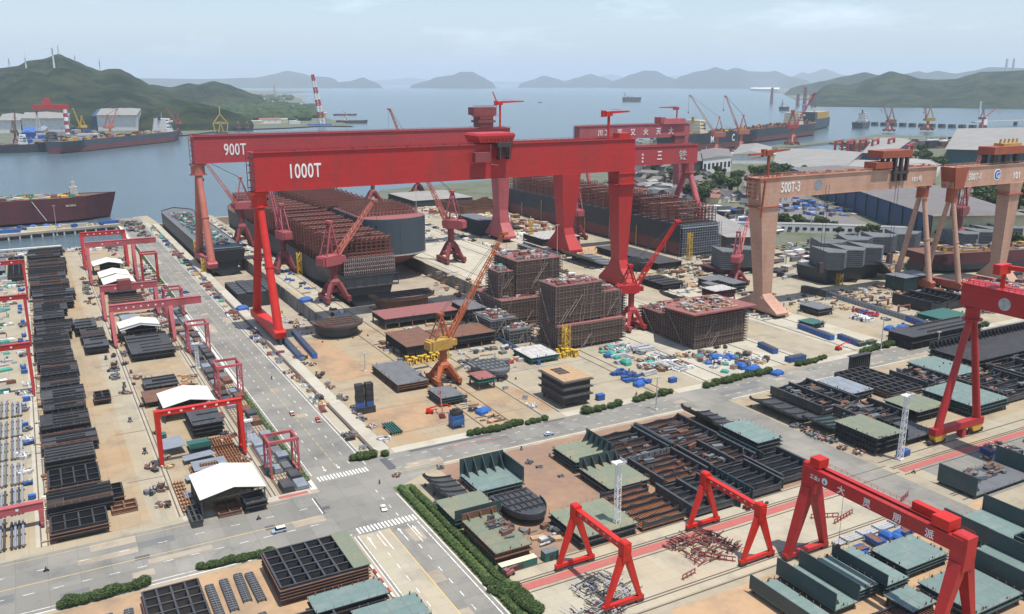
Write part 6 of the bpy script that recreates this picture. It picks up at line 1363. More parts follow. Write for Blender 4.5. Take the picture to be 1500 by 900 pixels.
def standf(k):
    for s in (-1, 1): k.bar((s * .9, 0, 0), (0, 0, 1.9), .3); k.bar((0, s * .9, 0), (0, 0, 1.9), .3)
    k.box(-.6, -.6, 1.8, .6, .6, 2.1)
def crackf(k):
    k.box(-1.3, -.9, 0, 1.3, .9, 1.5); k.mi = 1; k.box(-1.36, -.96, 1.5, 1.36, .96, 1.62); k.box(-.4, -.98, .2, .4, -.92, 1.2); k.mi = 0
PR = {}
def mkp(key, name, mats, fn): PR[key] = (name, mats, fn, None)
for key, name, mats, fn in (('heap brown', 'scrap_pile', ['steel rust', 'pale scrap'], skew_heap), ('heap grey', 'scrap_pile', ['steel grey', 'steel black'], skew_heap), ('heap white', 'scrap_pile', ['pale scrap', 'white paint'], skew_heap), ('heap tan', 'timber_pile', ['timber', 'cream roof'], skew_heap),
    ('tarp blue', 'tarp_covered_load', ['tarp blue'], tarpf), ('net green', 'netted_load', ['net green'], tarpf), ('skip blue', 'waste_skip', ['bin blue', 'steel rust'], skipf), ('skip green', 'waste_skip', ['container green', 'steel rust'], skipf),
    ('pipes', 'pipe_bundle', ['pipe grey', 'steel blue grey'], pipesf), ('pipes rust', 'pipe_bundle', ['steel rust', 'crane maroon'], pipesf), ('pipes white', 'pipe_bundle', ['pale scrap', 'pipe grey'], pipesf), ('rack', 'parts_rack', ['steel slate', 'steel rust'], rackf), ('rack blue', 'parts_rack', ['bin blue', 'pale scrap'], rackf), ('stand', 'support_stand', ['steel slate'], standf), ('stand yellow', 'support_stand', ['yellow paint'], standf), ('crate', 'equipment_box', ['timber', 'steel grey'], crackf), ('box blue', 'equipment_box', ['bin blue', 'tarp blue'], crackf), ('box white', 'equipment_box', ['pale scrap', 'steel grey'], crackf)): mkp(key, name, mats, fn)
WORD = {'heap brown': 'small heap of rusty scrap pieces', 'heap grey': 'small heap of dark grey steel offcuts', 'heap white': 'small heap of pale wrapped pieces', 'heap tan': 'small pile of tan timber', 'tarp blue': 'load under a bright blue tarpaulin', 'net green': 'load under green netting', 'skip blue': 'dark blue steel skip', 'skip green': 'dark green steel skip', 'pipes': 'bundle of grey pipes', 'pipes rust': 'bundle of rusty red bars', 'pipes white': 'bundle of white pipes', 'rack': 'low dark parts rack', 'rack blue': 'low blue parts rack', 'stand': 'dark support stand', 'stand yellow': 'yellow support stand', 'crate': 'brown equipment box', 'box blue': 'blue equipment box', 'box white': 'pale equipment box'}
def put(key, x, y, s=1.0, rz=None, where='', grp=None, z=.1, r=rnd, st=None):
    name, mats, fn, o0 = PR[key]
    if o0 is None:
        k = MB(); fn(k); o = k.build(name, mats); PR[key] = (name, mats, fn, o)
    else: o = o0.copy(); COL.objects.link(o)
    o.location = (x, y, z); o.rotation_euler = (0, 0, r.uniform(0, 6.28) if rz is None else rz); o.scale = (s * (st or 1), s, s * r.uniform(.8, 1.2))
    o['label'] = WORD[key] + ' ' + where; o['category'] = {'scrap_pile': 'scrap pile', 'timber_pile': 'timber pile', 'tarp_covered_load': 'covered load', 'netted_load': 'covered load', 'waste_skip': 'skip', 'pipe_bundle': 'pipe bundle', 'parts_rack': 'rack', 'support_stand': 'stand', 'equipment_box': 'box'}[name]
    if grp: o['group'] = grp
    return o
FAR = {9, 10, 20, 21, 22, 24, 25, 42, 45, 46, 47, 48, 49, 8, 19, 12, 14, 5}
def scatter(keys, x0, y0, x1, y1, n, where, smin=.6, smax=1.2, sd=1, al=None, z=.1):
    r = random.Random(sd)
    if sd in FAR:
        tone = []
        for kx in keys: tone += [q for q in PR[kx][1] if q not in tone]
        gear('loose mixed yard goods lying ' + where, x0, y0, x1, y1, z, int(n * (2.6 if smax < 3 else 1.6)), tone[:6], (.5 * smin, 1.5 * smax), (.8 * smin, 4.2 * smax), sd, 'loose_goods', 'yard goods'); return
    for i in range(n):
        kx = r.choice(keys); put(kx, r.uniform(x0, x1), r.uniform(y0, y1), r.uniform(smin, smax), r.choice((0, math.pi / 2)) + r.uniform(-.15, .15) if al else None, where, WORD[kx] + 's ' + where, z, r)
scatter(['heap brown', 'heap white', 'box white', 'rack', 'crate', 'box blue', 'heap grey', 'pipes rust', 'heap tan', 'skip blue', 'net green'], 109, 330, 112.4, 1000, 130, 'on the strip right of the avenue', .8, 1.3, 2, True)
scatter(['rack', 'stand', 'heap grey', 'heap brown'], 26.5, 312, 31.5, 760, 46, 'in the corridor beside the west rails', .7, 1.25, 3)
scatter(['rack blue', 'box blue', 'heap grey', 'heap white'], -15, 306, -12.2, 900, 60, 'in the row left of the westmost rail', .9, 1.3, 4, True)
scatter(['stand', 'heap tan', 'heap brown'], -8.4, 306, -6.4, 880, 50, 'along the left side of the black block column', .6, .9, 5)
scatter(['heap grey', 'rack', 'heap brown', 'heap tan', 'stand'], 35, 306, 38, 900, 36, 'on the left edge of the white shed strip', .6, 1.1, 6)
scatter(['heap brown', 'rack', 'heap white', 'pipes rust', 'heap grey'], 60, 310, 66, 900, 60, 'on the right edge of the white shed strip', .7, 1.2, 7)
scatter(['heap white', 'box white', 'heap brown', 'crate', 'heap grey'], 70, 640, 82, 800, 34, 'near the sea end of the slim track', .9, 1.6, 8)
scatter(['pipes', 'pipes white', 'heap white', 'net green', 'heap brown', 'rack'], -52, 480, -16, 800, 110, 'in the pipe yard at the left edge', 1, 1.7, 9, True)
for iy in range(6):
    for ix in range(6):
        k = MB(); L = 20 + (ix * 7 + iy * 3) % 5
        for q in range(4): k.mi = (q + ix) % 2; k.tube((q * 1.15, 0, .9 + .25 * (q % 2)), (q * 1.15, L, .9 + .25 * (q % 2)), .42, 7)
        k.mi = 2
        for q in (1.5, L / 2, L - 1.5): k.box(-.7, q, 0, 4.2, q + .5, .5)
        o = k.build('pipe_bundle', ['pipe grey' if iy > 1 else 'steel blue grey', 'steel grey' if iy > 1 else 'steel slate', 'steel rust'], None, (-47 + ix * 5.6, 308 + iy * 27, .1)); tag(o, ('row of long mid-grey pipes' if iy > 1 else 'row of long slate-grey pipes') + ' on the racks at the lower left edge', 'pipe bundle', 'long %s pipe rows at the lower left edge' % ('mid-grey' if iy > 1 else 'slate-grey'))
scatter(['heap grey', 'heap brown', 'crate', 'rack', 'heap white', 'stand'], 121.5, 330, 125, 490, 30, 'along the left side of the open middle yard', .7, 1.2, 11)
scatter(['heap grey', 'heap white', 'box white', 'box blue', 'rack'], 166, 520, 181, 1030, 60, 'on the pier between the two docks', .7, 1.3, 12)
scatter(['heap brown', 'heap white', 'stand yellow', 'rack', 'crate'], 144, 520, 160, 620, 16, 'on the floor at the end of the narrow dock', .7, 1.2, 13, z=-10)
scatter(['heap grey', 'heap brown', 'rack', 'crate', 'heap white', 'box blue'], 168, 330, 178, 480, 30, 'between the rails of the orange crane', .7, 1.2, 14)
scatter(['heap white', 'heap tan', 'box white', 'heap grey'], 196, 335, 206, 470, 22, 'beside the dark four-storey deck block track', .7, 1.2, 15)
scatter(['stand yellow'], 250, 396, 262, 408, 22, 'in front of the broad brown scaffolded block', 1.2, 1.9, 16)
scatter(['heap white', 'pipes white', 'heap grey', 'net green', 'heap brown', 'pipes'], 276, 345, 306, 402, 60, 'on the cluttered concrete in the yard centre', .8, 1.6, 17, True)
scatter(['heap brown', 'tarp blue', 'heap white', 'net green', 'crate', 'heap tan', 'rack'], 312, 332, 350, 372, 60, 'in front of the wide scaffolded block', .8, 1.6, 18)
scatter(['heap grey', 'heap white', 'rack', 'box white', 'crate'], 372, 500, 380, 900, 60, 'along the pale track right of the docks', .8, 1.4, 19)
scatter(['stand', 'heap brown', 'heap tan', 'rack', 'heap grey'], 408, 400, 480, 560, 90, 'on the orange apron near the wide peach leg', .8, 1.6, 20)
scatter(['heap tan', 'heap brown', 'pipes rust', 'heap white', 'crate', 'heap grey'], 410, 740, 498, 1000, 130, 'on the crowded quay behind the red columns', 1.2, 2.4, 21)
scatter(['heap tan', 'heap brown', 'heap white', 'heap grey', 'box white'], 300, 760, 400, 1060, 60, 'on the light apron beside the second dock', 1, 1.8, 22)
scatter(['heap grey', 'heap brown', 'stand', 'heap tan'], 474, 340, 560, 400, 30, 'on the right apron beyond the wide peach leg', .8, 1.5, 23)
scatter(['heap grey', 'heap brown', 'pipes', 'rack', 'net green', 'heap white', 'pipes rust'], 560, 345, 760, 410, 110, 'under the right hand peach cranes', 1, 2, 24)
scatter(['heap brown', 'heap grey', 'heap white', 'rack', 'net green', 'pipes rust'], 500, 480, 760, 600, 150, 'among the grey stepped hull sections', 1.4, 3, 25)
scatter(['heap brown', 'heap grey', 'stand'], 288.5, 226, 291, 262, 14, 'along the kerb of the east field', .8, 1.1, 26)
scatter(['pipes rust', 'heap brown', 'heap grey', 'pipes'], 312, 120, 360, 158, 50, 'at the right edge of the lower road', .9, 1.4, 27)
scatter(['heap grey', 'heap brown', 'skip blue', 'rack'], 330, 196, 420, 205, 20, 'by the rails at the right edge', .8, 1.2, 28)
scatter(['skip blue', 'tarp blue', 'box blue'], 224, 170.5, 262, 174.5, 14, 'in the row behind the teal panels', .9, 1.3, 29, True)
scatter(['heap brown', 'stand', 'heap grey'], 112, 262, 178, 300, 14, 'around the edges of the brown lot', .5, .8, 30)
for px, py, s, w in ((355, 455, 2.0, 'on the crane rail by the red tube legs'), (448, 442, 2.2, 'on the pier left of the near maroon crane'), (640, 548, 1.7, 'left of the orange crane feet'), (708, 606, 1.7, 'on the track by the roadside hedge'), (1103, 546, 2.0, 'in the corner of the cluttered yard by the road'), (1138, 549, 1.7, 'right of the largest tarpaulin by the road'), (1052, 527, 1.7, 'in front of the wide scaffolded block, half wrapped'), (1320, 486, 2.2, 'before the long barrier'), (936, 566, 1.4, 'at the near end of the blue scrap heaps'), (1302, 484, 1.6, 'left of its twin by the barrier')):
    x, y = G(px, py); put('tarp blue', x, y, s, .2, w)
for px, py, w in ((985, 560, 'standing alone on the concrete by the roadside hedge'), (879, 586, 'beside the dark four-storey deck block'), (891, 524, 'beside the yellow stands'), (1240, 500, 'between the long blue bin and the green skips')): x, y = G(px, py); put('box blue', x, y, 1.5, 0, w)
for px, py, w in ((1262, 507, 'left of the pair by the roadside hedge'), (1276, 504, 'right of the pair by the roadside hedge')): x, y = G(px, py); put('skip green', x, y, 1.3, 0, w)
def longbin(pa, pb, w, h, m, lb, z=.1):
    a, b = G(*pa), G(*pb); L = math.hypot(b[0] - a[0], b[1] - a[1]); k = MB(); k.box(0, -w / 2, .1, L, w / 2, h); k.mi = 1
    for q in range(int(L / 3)): k.box(q * 3 + .5, -w / 2 - .12, .1, q * 3 + .7, w / 2 + .12, h + .1)
    k.box(.3, -w / 2 + .3, h + .01, L - .3, w / 2 - .3, h + .06); k.mi = 0
    o = k.build('long_bin', [m, 'steel slate']); o.location = (a[0], a[1], z); o.rotation_euler = (0, 0, math.atan2(b[1] - a[1], b[0] - a[0])); tag(o, lb, 'bin')
longbin((1171, 481), (1219, 499), 3.4, 3, 'tarp blue', 'long bright blue bin on the pale track right of the wide scaffolded block')
longbin((1229, 496), (1258, 507), 3.2, 3, 'bin blue', 'dark blue bin following the long bright blue one')
longbin((1113, 508), (1136, 519), 3.4, 3, 'bin blue', 'blue bin behind the tarpaulins near the wide scaffolded block')
longbin((1153, 531), (1177, 526), 4, 2.8, 'bin blue', 'open blue bin with brown contents near the road')
longbin((1330, 470), (1387, 492), 4, 3.6, 'tarp blue', 'long bright blue barrier with pink cloth on the right apron')
longbin((1215, 434), (1330, 470), 3, 3, 'steel blue grey', 'long pale blue-grey barrier wall across the right apron')
longbin((1175, 428), (1212, 436), 4, 5, 'steel slate', 'slate blue long box at the left end of the pale barrier')
longbin((408, 492), (440, 528), 3, 3, 'bin blue', 'row of dark blue containers along the bright red crane rail')
longbin((430, 490), (462, 526), 2.6, 3, 'tarp blue', 'second row of blue containers inside the bright red crane rail')
longbin((722, 493), (790, 535), 2, 2.4, 'bin blue', 'long dark blue trough beside the yellow stands')
def gbin(px, py, w, d, h, m, mr, name, lb, cat, rz=0):
    x, y = G(px, py); t = thing(name, lb, cat, (x, y, 0), rz); k = MB(); k.box(0, 0, .15, w, d, h); n = int(w / .6)
    for q in range(n): k.box(q * .6 + .1, -.06, .3, q * .6 + .3, 0, h - .15)
    k.build('body', m, t); k = MB(); k.box(-.05, -.05, h, w + .05, d + .05, h + .08); k.build('roof', mr, t); k = MB(); k.box(w * .35, -.12, .2, w * .6, -.05, h * .75); k.build('door', 'dark machinery', t); return t
gbin(735, 843, 13, 2.6, 2.7, 'container green', 'cream roof', 'shipping_container', 'long green container with a cream roof by the end of the hedge', 'container')
gbin(799, 825, 5, 3, 3.2, 'container green', 'steel grey', 'site_hut', 'small dark green hut right of the cream-roofed container', 'hut')
gbin(392, 698, 3, 3, 2.6, 'container green', 'container green', 'site_hut', 'dark green hut beside the largest white shed', 'hut')
gbin(1319, 672, 6, 2.4, 2.6, 'tarp blue', 'bin blue', 'shipping_container', 'blue container at the foot of the right white lattice tower', 'container')
gbin(234, 648, 3, 3.4, 3, 'container green', 'container green', 'site_hut', 'dark green box hut by the left leg of the bright red gantry', 'hut')
# tall paired stacks, bundles, machines in the middle yard
x, y = G(524, 608); t = thing('equipment_stack', 'pair of tall dark stacks with blue frames standing in the middle yard', 'equipment stack', (x, y, 0))
for s in (0, 4.6):
    for q in range(5): k = MB(); k.box(s + .2 * (q % 2), 0, q * 2.9, s + 3.6, 3.4, q * 2.9 + 2.7); k.build('crate_layer', 'steel black' if q > 1 else 'bin blue', t)
k = MB(); k.box(-.3, -1, 0, 8.6, 0, 3.4); k.build('base_box', 'steel black', t)
x, y = G(575, 640); t = thing('beam_bundle', 'bundle of green steel beams lying in the middle yard', 'beam bundle', (x, y, .2), 0)
for q in range(5): k = MB(); k.box(q * 1.1, 0, .8, q * 1.1 + .5, 13, 1.7); k.build('beam', 'container green', t)
k = MB(); k.box(-.4, 2, 0, 5.4, 2.5, .8); k.box(-.4, 10, 0, 5.4, 10.5, .8); k.build('skid', 'steel black', t)
x, y = G(664, 630); t = thing('generator_set', 'blue and black machine block at the edge of the middle yard by the road', 'machine', (x, y, 0))
k = MB(); k.box(0, 0, 1.4, 5.6, 5, 6); k.build('casing', 'bin blue', t); k = MB(); k.box(.4, .4, 6, 5.2, 4.6, 8); k.box(1, 1.2, 8, 3, 3, 9); k.build('engine', 'steel black', t)
for q in (0, 5.2):
    for w in (0, 4.6): k = MB(); k.box(q, w, 0, q + .4, w + .4, 1.4); k.build('leg', 'bin blue', t)
k = MB(); railing(k, [(0, -.8, 3), (5.6, -.8, 3)], 1.4, .12, 1.4); k.build('railing', 'net green', t)
def lift(px, py, lb, m='crane red bright', rz=0, up=5):
    x, y = G(px, py); t = thing('boom_lift', lb, 'boom lift', (x, y, .1), rz); k = MB(); k.box(-1.8, -1.1, .5, 1.6, 1.1, 1.7); k.cbox(-1, 0, 1.7, 1.6, 1.6, .8); k.build('chassis', m, t)
    for sx in (-1.2, 1.1):
        for sy in (-1.15, 1.15): k = MB(); k.tube((sx, sy - .2, .5), (sx, sy + .2, .5), .5, 10); k.build('wheel', 'tyre', t)
    k = MB(); k.bar((-1, 0, 2.3), (4.5, 0, up), .5); k.bar((4.5, 0, up), (8.5, 0, up + .6), .35); k.build('boom', m, t); k = MB(); k.box(8.4, -.8, up - .6, 9.6, .8, up - .4); railing(k, [(8.4, -.8, up - .4), (9.6, -.8, up - .4), (9.6, .8, up - .4)], 1, .1, .6); k.build('basket', m, t)
lift(741, 545, 'red boom lift stretched out on the rusty ground right of the orange crane', rz=.35)
lift(630, 606, 'small red boom lift in front of the orange crane track', rz=-.5, up=4); lift(648, 612, 'dark red boom lift with raised arm by the blue machine block', 'crane maroon', 1.3, 9)
lift(1228, 513, 'red truck-mounted lift on the pale track by the green skips', rz=.1, up=3); lift(745, 843, 'red trolley lift in front of the long green container', 'deck red', .3, 1.8)
# rusty frames & pipe heaps around the small cranes
gear('heap of dark red steel frames under the second small red crane', 172, 190, 192, 206, .12, 130, ('hull maroon', 'crane maroon', 'steel rust'), (.6, 2.2), (1.5, 6), 71)
gear('heap of grey and white pipe spools under the first small red crane', 130, 186, 146, 200, .12, 100, ('pipe grey', 'pale scrap', 'steel slate'), (.6, 2.2), (1.5, 6), 72)
gear('heap of maroon valves and spools left of the near foot of the first small crane', 122, 178, 138, 188, .12, 80, ('hull maroon', 'pipe grey', 'steel slate'), (.6, 2), (1.2, 5), 73)
gear('brown pipe heap at the bottom of the road beside the right crane', 330, 148, 352, 168, .12, 90, ('steel rust', 'steel orange rust', 'steel slate'), (.6, 2.2), (1.5, 6), 74)
gear('heap of light grey pipework behind the largest tarpaulins', 292, 346, 306, 366, .12, 80, ('pale scrap', 'white paint', 'steel blue grey'), (.5, 1.6), (1.5, 6), 75)
gear('blue scrap heap in a row on the concrete above the roadside bushes', 258, 338, 272, 364, .12, 60, ('tarp blue', 'bin blue', 'steel slate'), (.6, 2), (1.5, 5), 76)
gear('white and black patterned sheets heaped on the right apron', 462, 366, 474, 382, .12, 60, ('white paint', 'pale scrap', 'steel black'), (.8, 2.4), (1.5, 5), 77)
gear('red and blue loose machinery beside the long barrier', 478, 372, 486, 392, .12, 40, ('crane red', 'tarp blue', 'deck red'), (.8, 2.6), (1.5, 4), 78)
def framef(x, y, L, lb, m='crane maroon', rz=0, h=1.6):
    t = thing('rack_frame', lb, 'steel rack', (x, y, .1), rz)
    for z in (.2, h): k = MB(); k.bar((0, 0, z), (L, 0, z), .3); k.build('rail', m, t)
    for q in range(int(L / 2) + 1): k = MB(); k.bar((q * 2, 0, 0), (q * 2, 0, h), .25); k.bar((q * 2, -.6, 0), (q * 2, .6, 0), .25); k.build('post', m, t)
for i, (px, py, L, rz, w) in enumerate(((1005, 793, 8, -.9, 'left of the heap under the second small crane'), (1024, 815, 9, -.8, 'upright in front of the heap under the second small crane'), (1045, 820, 7, -.7, 'right of its twin in front of the dark red heap'), (1188, 760, 10, -.4, 'between the legs of the big twin crane'), (1222, 768, 12, .2, 'right of the big twin crane legs'), (1000, 850, 6, .2, 'near the bottom rail between the small cranes'), (1320, 735, 7, .3, 'lying behind the big twin girder'))):
    x, y = G(px, py); framef(x, y, L, 'dark red steel frame ' + w, rz=rz)
k = MB()
for q in range(3): k.tube((0, q * 1.0, .6), (46, q * 1.0, .6), .42, 8)
for q in range(6): k.box(4 + q * 8, -.8, 0, 5.2 + q * 8, 2.8, 1.6)
o = k.build('pipeline', 'pipe grey', None, (222, 178, .1)); tag(o, 'triple grey pipeline running on clamps beside the lower crane rail', 'pipeline')
gear('row of small dark valves by the red path behind the second small crane', 212, 211, 226, 214, .12, 16, ('hull maroon', 'steel slate'), (.8, 1.4), (.8, 1.4), 79)
# benches
for px, py in ((1262, 445), (1285, 450), (1316, 458)):
    x, y = G(px, py); t = thing('steel_trestle', 'rusty inverted-U trestle standing on the tan right apron', 'trestle', (x, y, 0), 0, 'inverted-U trestles on the tan right apron'); k = MB(); k.box(0, 0, 3.4, 12, 1, 4.2); k.build('top_bar', 'steel rust', t)
    for q in (0, 11): k = MB(); k.box(q, 0, 0, q + 1, 1, 3.4); k.build('leg', 'steel rust', t)
# ---- poles and lattice lighting towers
def lamp(px, py, h, lb, grp=None, m='pale scrap', r=.35):
    x, y = G(px, py); t = thing('lamp_mast', lb, 'lamp mast', (x, y, 0), 0, grp); k = MB(); k.tube((0, 0, 0), (0, 0, h), r, 8, r * .6); k.build('pole', m, t); k = MB(); k.box(-1.6 * r / .35, -.3, h, 1.6 * r / .35, .3, h + .5); k.build('lamp_head', m, t)
    k = MB(); k.cbox(0, 0, 0, 1.6, 1.6, .7); k.build('base', 'kerb', t)
for px, py, h, lb in ((961, 601, 16, 'slender white lamp pole on the pavement by the cluttered concrete'), (1290, 514, 19, 'slender white lamp pole by the roadside hedge right of the side road'), (816, 384, 32, 'tall white lamp pole in front of the bright red columns'), (84, 345, 30, 'white lamp pole on the pier in front of the maroon tanker'), (610, 310, 24, 'lamp pole on the far quay by the flat pontoon'), (762, 300, 40, 'thin tall pole at the left of the long hull'), (1185, 365, 34, 'white lamp pole among the grey stepped sections'), (1195, 322, 30, 'white lamp pole by the scrap yard behind the peach girder'), (1088, 285, 40, 'tall lamp pole in the tree belt behind the long hull'), (1372, 522, 14, 'lamp post by the long blue barrier'), (1435, 468, 14, 'lamp post by the tan pavement right of the red A legs'), (535, 545, 10, 'thin lamp pole near the tray block in the middle yard')): lamp(px, py, h, lb)
def ltower(px, py, h, lb):
    x, y = G(px, py); t = thing('lighting_tower', lb, 'lighting tower', (x, y, 0)); k = MB(); k.lattice((0, 0, 0), (0, 0, h), 1.7, 1.4, 18, .2); k.build('lattice_mast', 'white paint', t)
    k = MB(); k.box(-1.8, -1.8, h, 1.8, 1.8, h + .15); railing(k, [(-1.8, -1.8, h), (1.8, -1.8, h), (1.8, 1.8, h)], 1, .1, .9); k.build('platform', 'white paint', t)
    for a in range(5): k = MB(); k.cbox(-1.6 + a * .8, -1.9, h + .4, .5, .3, .5); k.build('floodlight', 'pale scrap', t)
    k = MB(); k.cbox(0, 0, 0, 2.6, 2.6, .8); k.build('base', 'kerb', t)
ltower(903, 783, 26.5, 'white lattice lighting tower in front of the main block field'); ltower(1318, 674, 28, 'white lattice lighting tower in front of the east block field'); ltower(366, 652, 11, 'short white lattice tower beside the bright red west gantry leg'); ltower(290, 540, 14, 'thin white lattice mast beside the slim plate track')
def ystair(x, y, z, h, lb):
    t = thing('stair_tower', lb, 'stair tower', (x, y, z)); k = MB(); k.lattice((0, 0, 0), (0, 0, h), 3.2, 3.2, max(3, int(h / 3)), .45); k.build('frame', 'yellow paint', t); k = MB()
    for q in range(int(h / 2.5)): k.bar((-1.4, -1.4 if q % 2 else 1.4, q * 2.5), (1.4, 1.4 if q % 2 else -1.4, q * 2.5 + 2.5), .5)
    k.build('stair_flight', 'yellow paint', t)
for x, y, z, h, lb in ((122, 790, 0, 18, 'yellow stair tower against the ship in the narrow dock'), (184.5, 690, -8, 26, 'yellow stair tower against the lattice-decked hull side'), (158, 520, 0, 7, 'yellow stair tower by the half-round hull section'), (194, 430, 0, 14, 'yellow stair tower left of the orange crane boom foot'), (258, 404, 0, 17, 'tall yellow stair tower before the broad scaffolded block'), (500, 585, 0, 24, 'yellow stair tower at the near corner of the long hull'), (118, 735, 0, 12, 'yellow access frame by the foot of the salmon tube legs'), (424, 730, 0, 22, 'yellow stair tower behind the bright red column'), (536, 452, 0, 9, 'yellow access frame before the black bottomed hull')): ystair(x, y, z, h, lb)
for i in range(14): put('stand yellow', 172 + (i % 7) * 3.6, 428 + (i // 7) * 4, 1.8, 0, 'under the brown topped block', 'yellow stands under the brown topped block')

# ================================================================== VEHICLES AND PEOPLE
def car(lb, x, y, rz, m, L=4.6, W=1.85, van=False, pick=False, roof=None):
    t = thing('van' if van else 'car', lb, 'van' if van else 'car', (x, y, .12), rz); h = 1.0
    k = MB(); k.loft([(.28, -L / 2 + .1, L / 2 - .1, -W / 2 + .05, W / 2 - .05), (.55, -L / 2, L / 2, -W / 2, W / 2), (.85, -L / 2 + .04, L / 2 - .05, -W / 2, W / 2), (1.0, -L / 2 + .15, L / 2 - .25, -W / 2 + .08, W / 2 - .08)]); k.build('body', m, t)
    c0, c1 = (-L / 2 + .2, L / 2 - 1.25) if van else (-L / 2 + .75, L / 2 - 1.3); rh = 1.95 if van else 1.48
    if pick: c0 = -.2
    k = MB(); k.loft([(1.005, c0, c1, -W / 2 + .12, W / 2 - .12), (rh - .12, c0 + .3, c1 - .55, -W / 2 + .24, W / 2 - .24)]); k.build('window', 'glass dark', t)
    k = MB(); k.loft([(rh - .118, c0 + .26, c1 - .5, -W / 2 + .2, W / 2 - .2), (rh, c0 + .4, c1 - .7, -W / 2 + .3, W / 2 - .3)]); k.build('roof', roof or m, t)
    for sx in (-L * .31, L * .31):
        for sy in (-1, 1): k = MB(); k.tube((sx, sy * (W / 2 - .2), .33), (sx, sy * (W / 2 + .01), .33), .33, 12); k.build('wheel', 'tyre', t)
    for sy in (-1, 1): k = MB(); k.cbox(L / 2 - .05, sy * W * .34, .6, .12, .35, .16); k.build('headlight', 'white paint', t); k = MB(); k.cbox(-L / 2 + .03, sy * W * .36, .65, .1, .25, .2); k.build('tail_light', 'crane red bright', t)
    return t
x, y = G(409, 780); car('silver-blue people carrier driving on the road at lower left', x, y, math.pi, 'car silver blue', 5.2, 1.9, van=True, roof='car white')
x, y = G(562, 747); car('white hatchback crossing the junction by the hedge', x, y, R_(-100), 'car white', 4.3)
x, y = G(428, 608); car('red and white car on the avenue heading for the junction', x, y, R_(-92), 'car red', 4.4, roof='car white')
x, y = G(466, 617); car('dark red pickup with a pale load at the right side of the avenue', x, y, R_(-95), 'car red', 5.2, 1.9, pick=True)
x, y = G(804, 638); car('grey-white car on the main road below the dark four-storey block', x, y, 0, 'car silver blue', 4.4, roof='car white')
x, y = G(334, 464); car('white pickup on the strip at the right of the upper avenue', x, y, R_(-92), 'car white', 5)
x, y = G(272, 430); car('small blue truck parked across the upper avenue', x, y, R_(10), 'tarp blue', 5.4, 2.0, van=True)
def rider(lb, px, py, rz, moto=True):
    x, y = G(px, py); t = thing('motorcyclist', lb, 'motorcyclist', (x, y, .12), rz)
    for sx in (-.6, .62): k = MB(); k.tube((sx, -.06, .3), (sx, .06, .3), .3, 12); k.build('wheel', 'tyre', t)
    k = MB(); k.bar((-.6, 0, .45), (.55, 0, .55), .22, .3); k.box(-.6, -.15, .62, .15, .15, .8); k.bar((.62, 0, .35), (.4, 0, 1.05), .08); k.bar((.42, -.32, 1.02), (.42, .32, 1.02), .05); k.box(.15, -.12, .5, .45, .12, .85); k.build('motorcycle_body', 'cloth dark', t)
    b = MB(); V = [(-.25, 0, .9), (-.15, 0, 1.2), (-.02, 0, 1.42), (.02, 0, 1.55)]
    b.tube(V[0], V[1], .17, 8, .19); b.tube(V[1], V[2], .19, 8, .13); b.tube(V[2], V[3], .07, 8)
    for s in (-1, 1): b.tube((-.2, s * .1, .88), (.15, s * .17, .78), .11, 7, .08); b.tube((.15, s * .17, .78), (.1, s * .17, .4), .08, 7, .05); b.tube((-.05, s * .2, 1.38), (.12, s * .28, 1.12), .06, 6, .05); b.tube((.12, s * .28, 1.12), (.4, s * .28, 1.05), .05, 6, .04)
    b.build('person', 'cloth dark', t); k = MB(); k.loft([(1.52, -.11, .13, -.1, .1), (1.62, -.15, .15, -.13, .13), (1.74, -.14, .12, -.12, .12), (1.8, -.07, .06, -.06, .06)]); k.build('helmet', 'steel slate', t)
rider('motorcyclist in dark clothes on the left edge of the lower road', 68, 838, 0); rider('motorcyclist in dark clothes riding through the middle of the junction', 556, 709, 1.5); rider('motorcyclist in dark clothes behind the silver-blue people carrier', 379, 762, .1); rider('motorcyclist in dark clothes on the main road pavement near the bushes', 932, 579, .2); rider('motorcyclist crossing the right hand road in front of the teal box block', 1338, 694, 2); rider('motorcyclist on the upper avenue left of the tube legs', 398, 556, 1.6)
# striped kerb blocks at the junction
for i in range(16):
    k = MB(); k.cbox(0, 0, 0, .6, 2.6, .8); y = 258 - i * 3.0; o = k.build('barrier_block', 'crane red' if i % 2 else 'white paint', None, (81.4 + (0 if i else -.2), y, .1)); tag(o, '%s block of the striped barrier beside the avenue' % ('red' if i % 2 else 'white'), 'barrier block', 'striped barrier blocks beside the avenue')
# pier and quay things
t = thing('pier', 'long grey pier on piles in front of the maroon tanker', 'pier', (-160, 985, -4))
k = MB(); k.hexa([(0, 0, 4), (245, 46, 4), (245, 66, 4), (0, 20, 4), (0, 0, 6.2), (245, 46, 6.2), (245, 66, 6.2), (0, 20, 6.2)]); k.build('pier_deck', 'path concrete', t)
for i in range(24): k = MB(); x = 4 + i * 10.2; k.tube((x, x * .188 + 1.2, -3), (x, x * .188 + 1.2, 4), .9, 8); k.build('pile', 'kerb', t)
for i in range(5): k = MB(); k.box(0, 0, 0, 26, 3, 3.4); o = k.build('quay_shed', ['wall white', 'tarp blue', 'cream roof', 'pale scrap', 'bin blue'][i], None, (-70 + i * 32, 1011 + i * 6, 2.3)); tag(o, ['white cabin row with dark windows', 'bright blue long store box', 'cream long store box', 'pale grey long store box', 'dark blue long store box'][i] + ' on the pier by the maroon tanker', 'store box')
scatter(['stand yellow', 'tarp blue', 'heap white', 'box blue', 'heap tan', 'crate'], -60, 1026, 85, 1040, 34, 'on the pier beside the maroon tanker', 1.2, 2, 41, z=2.3)
t = thing('jetty', 'low pale jetty beam on piles at the left quay edge', 'jetty', (-80, 918, -4)); k = MB(); k.box(0, 0, 4.4, 101, 4, 5.6); k.build('jetty_deck', 'kerb', t)
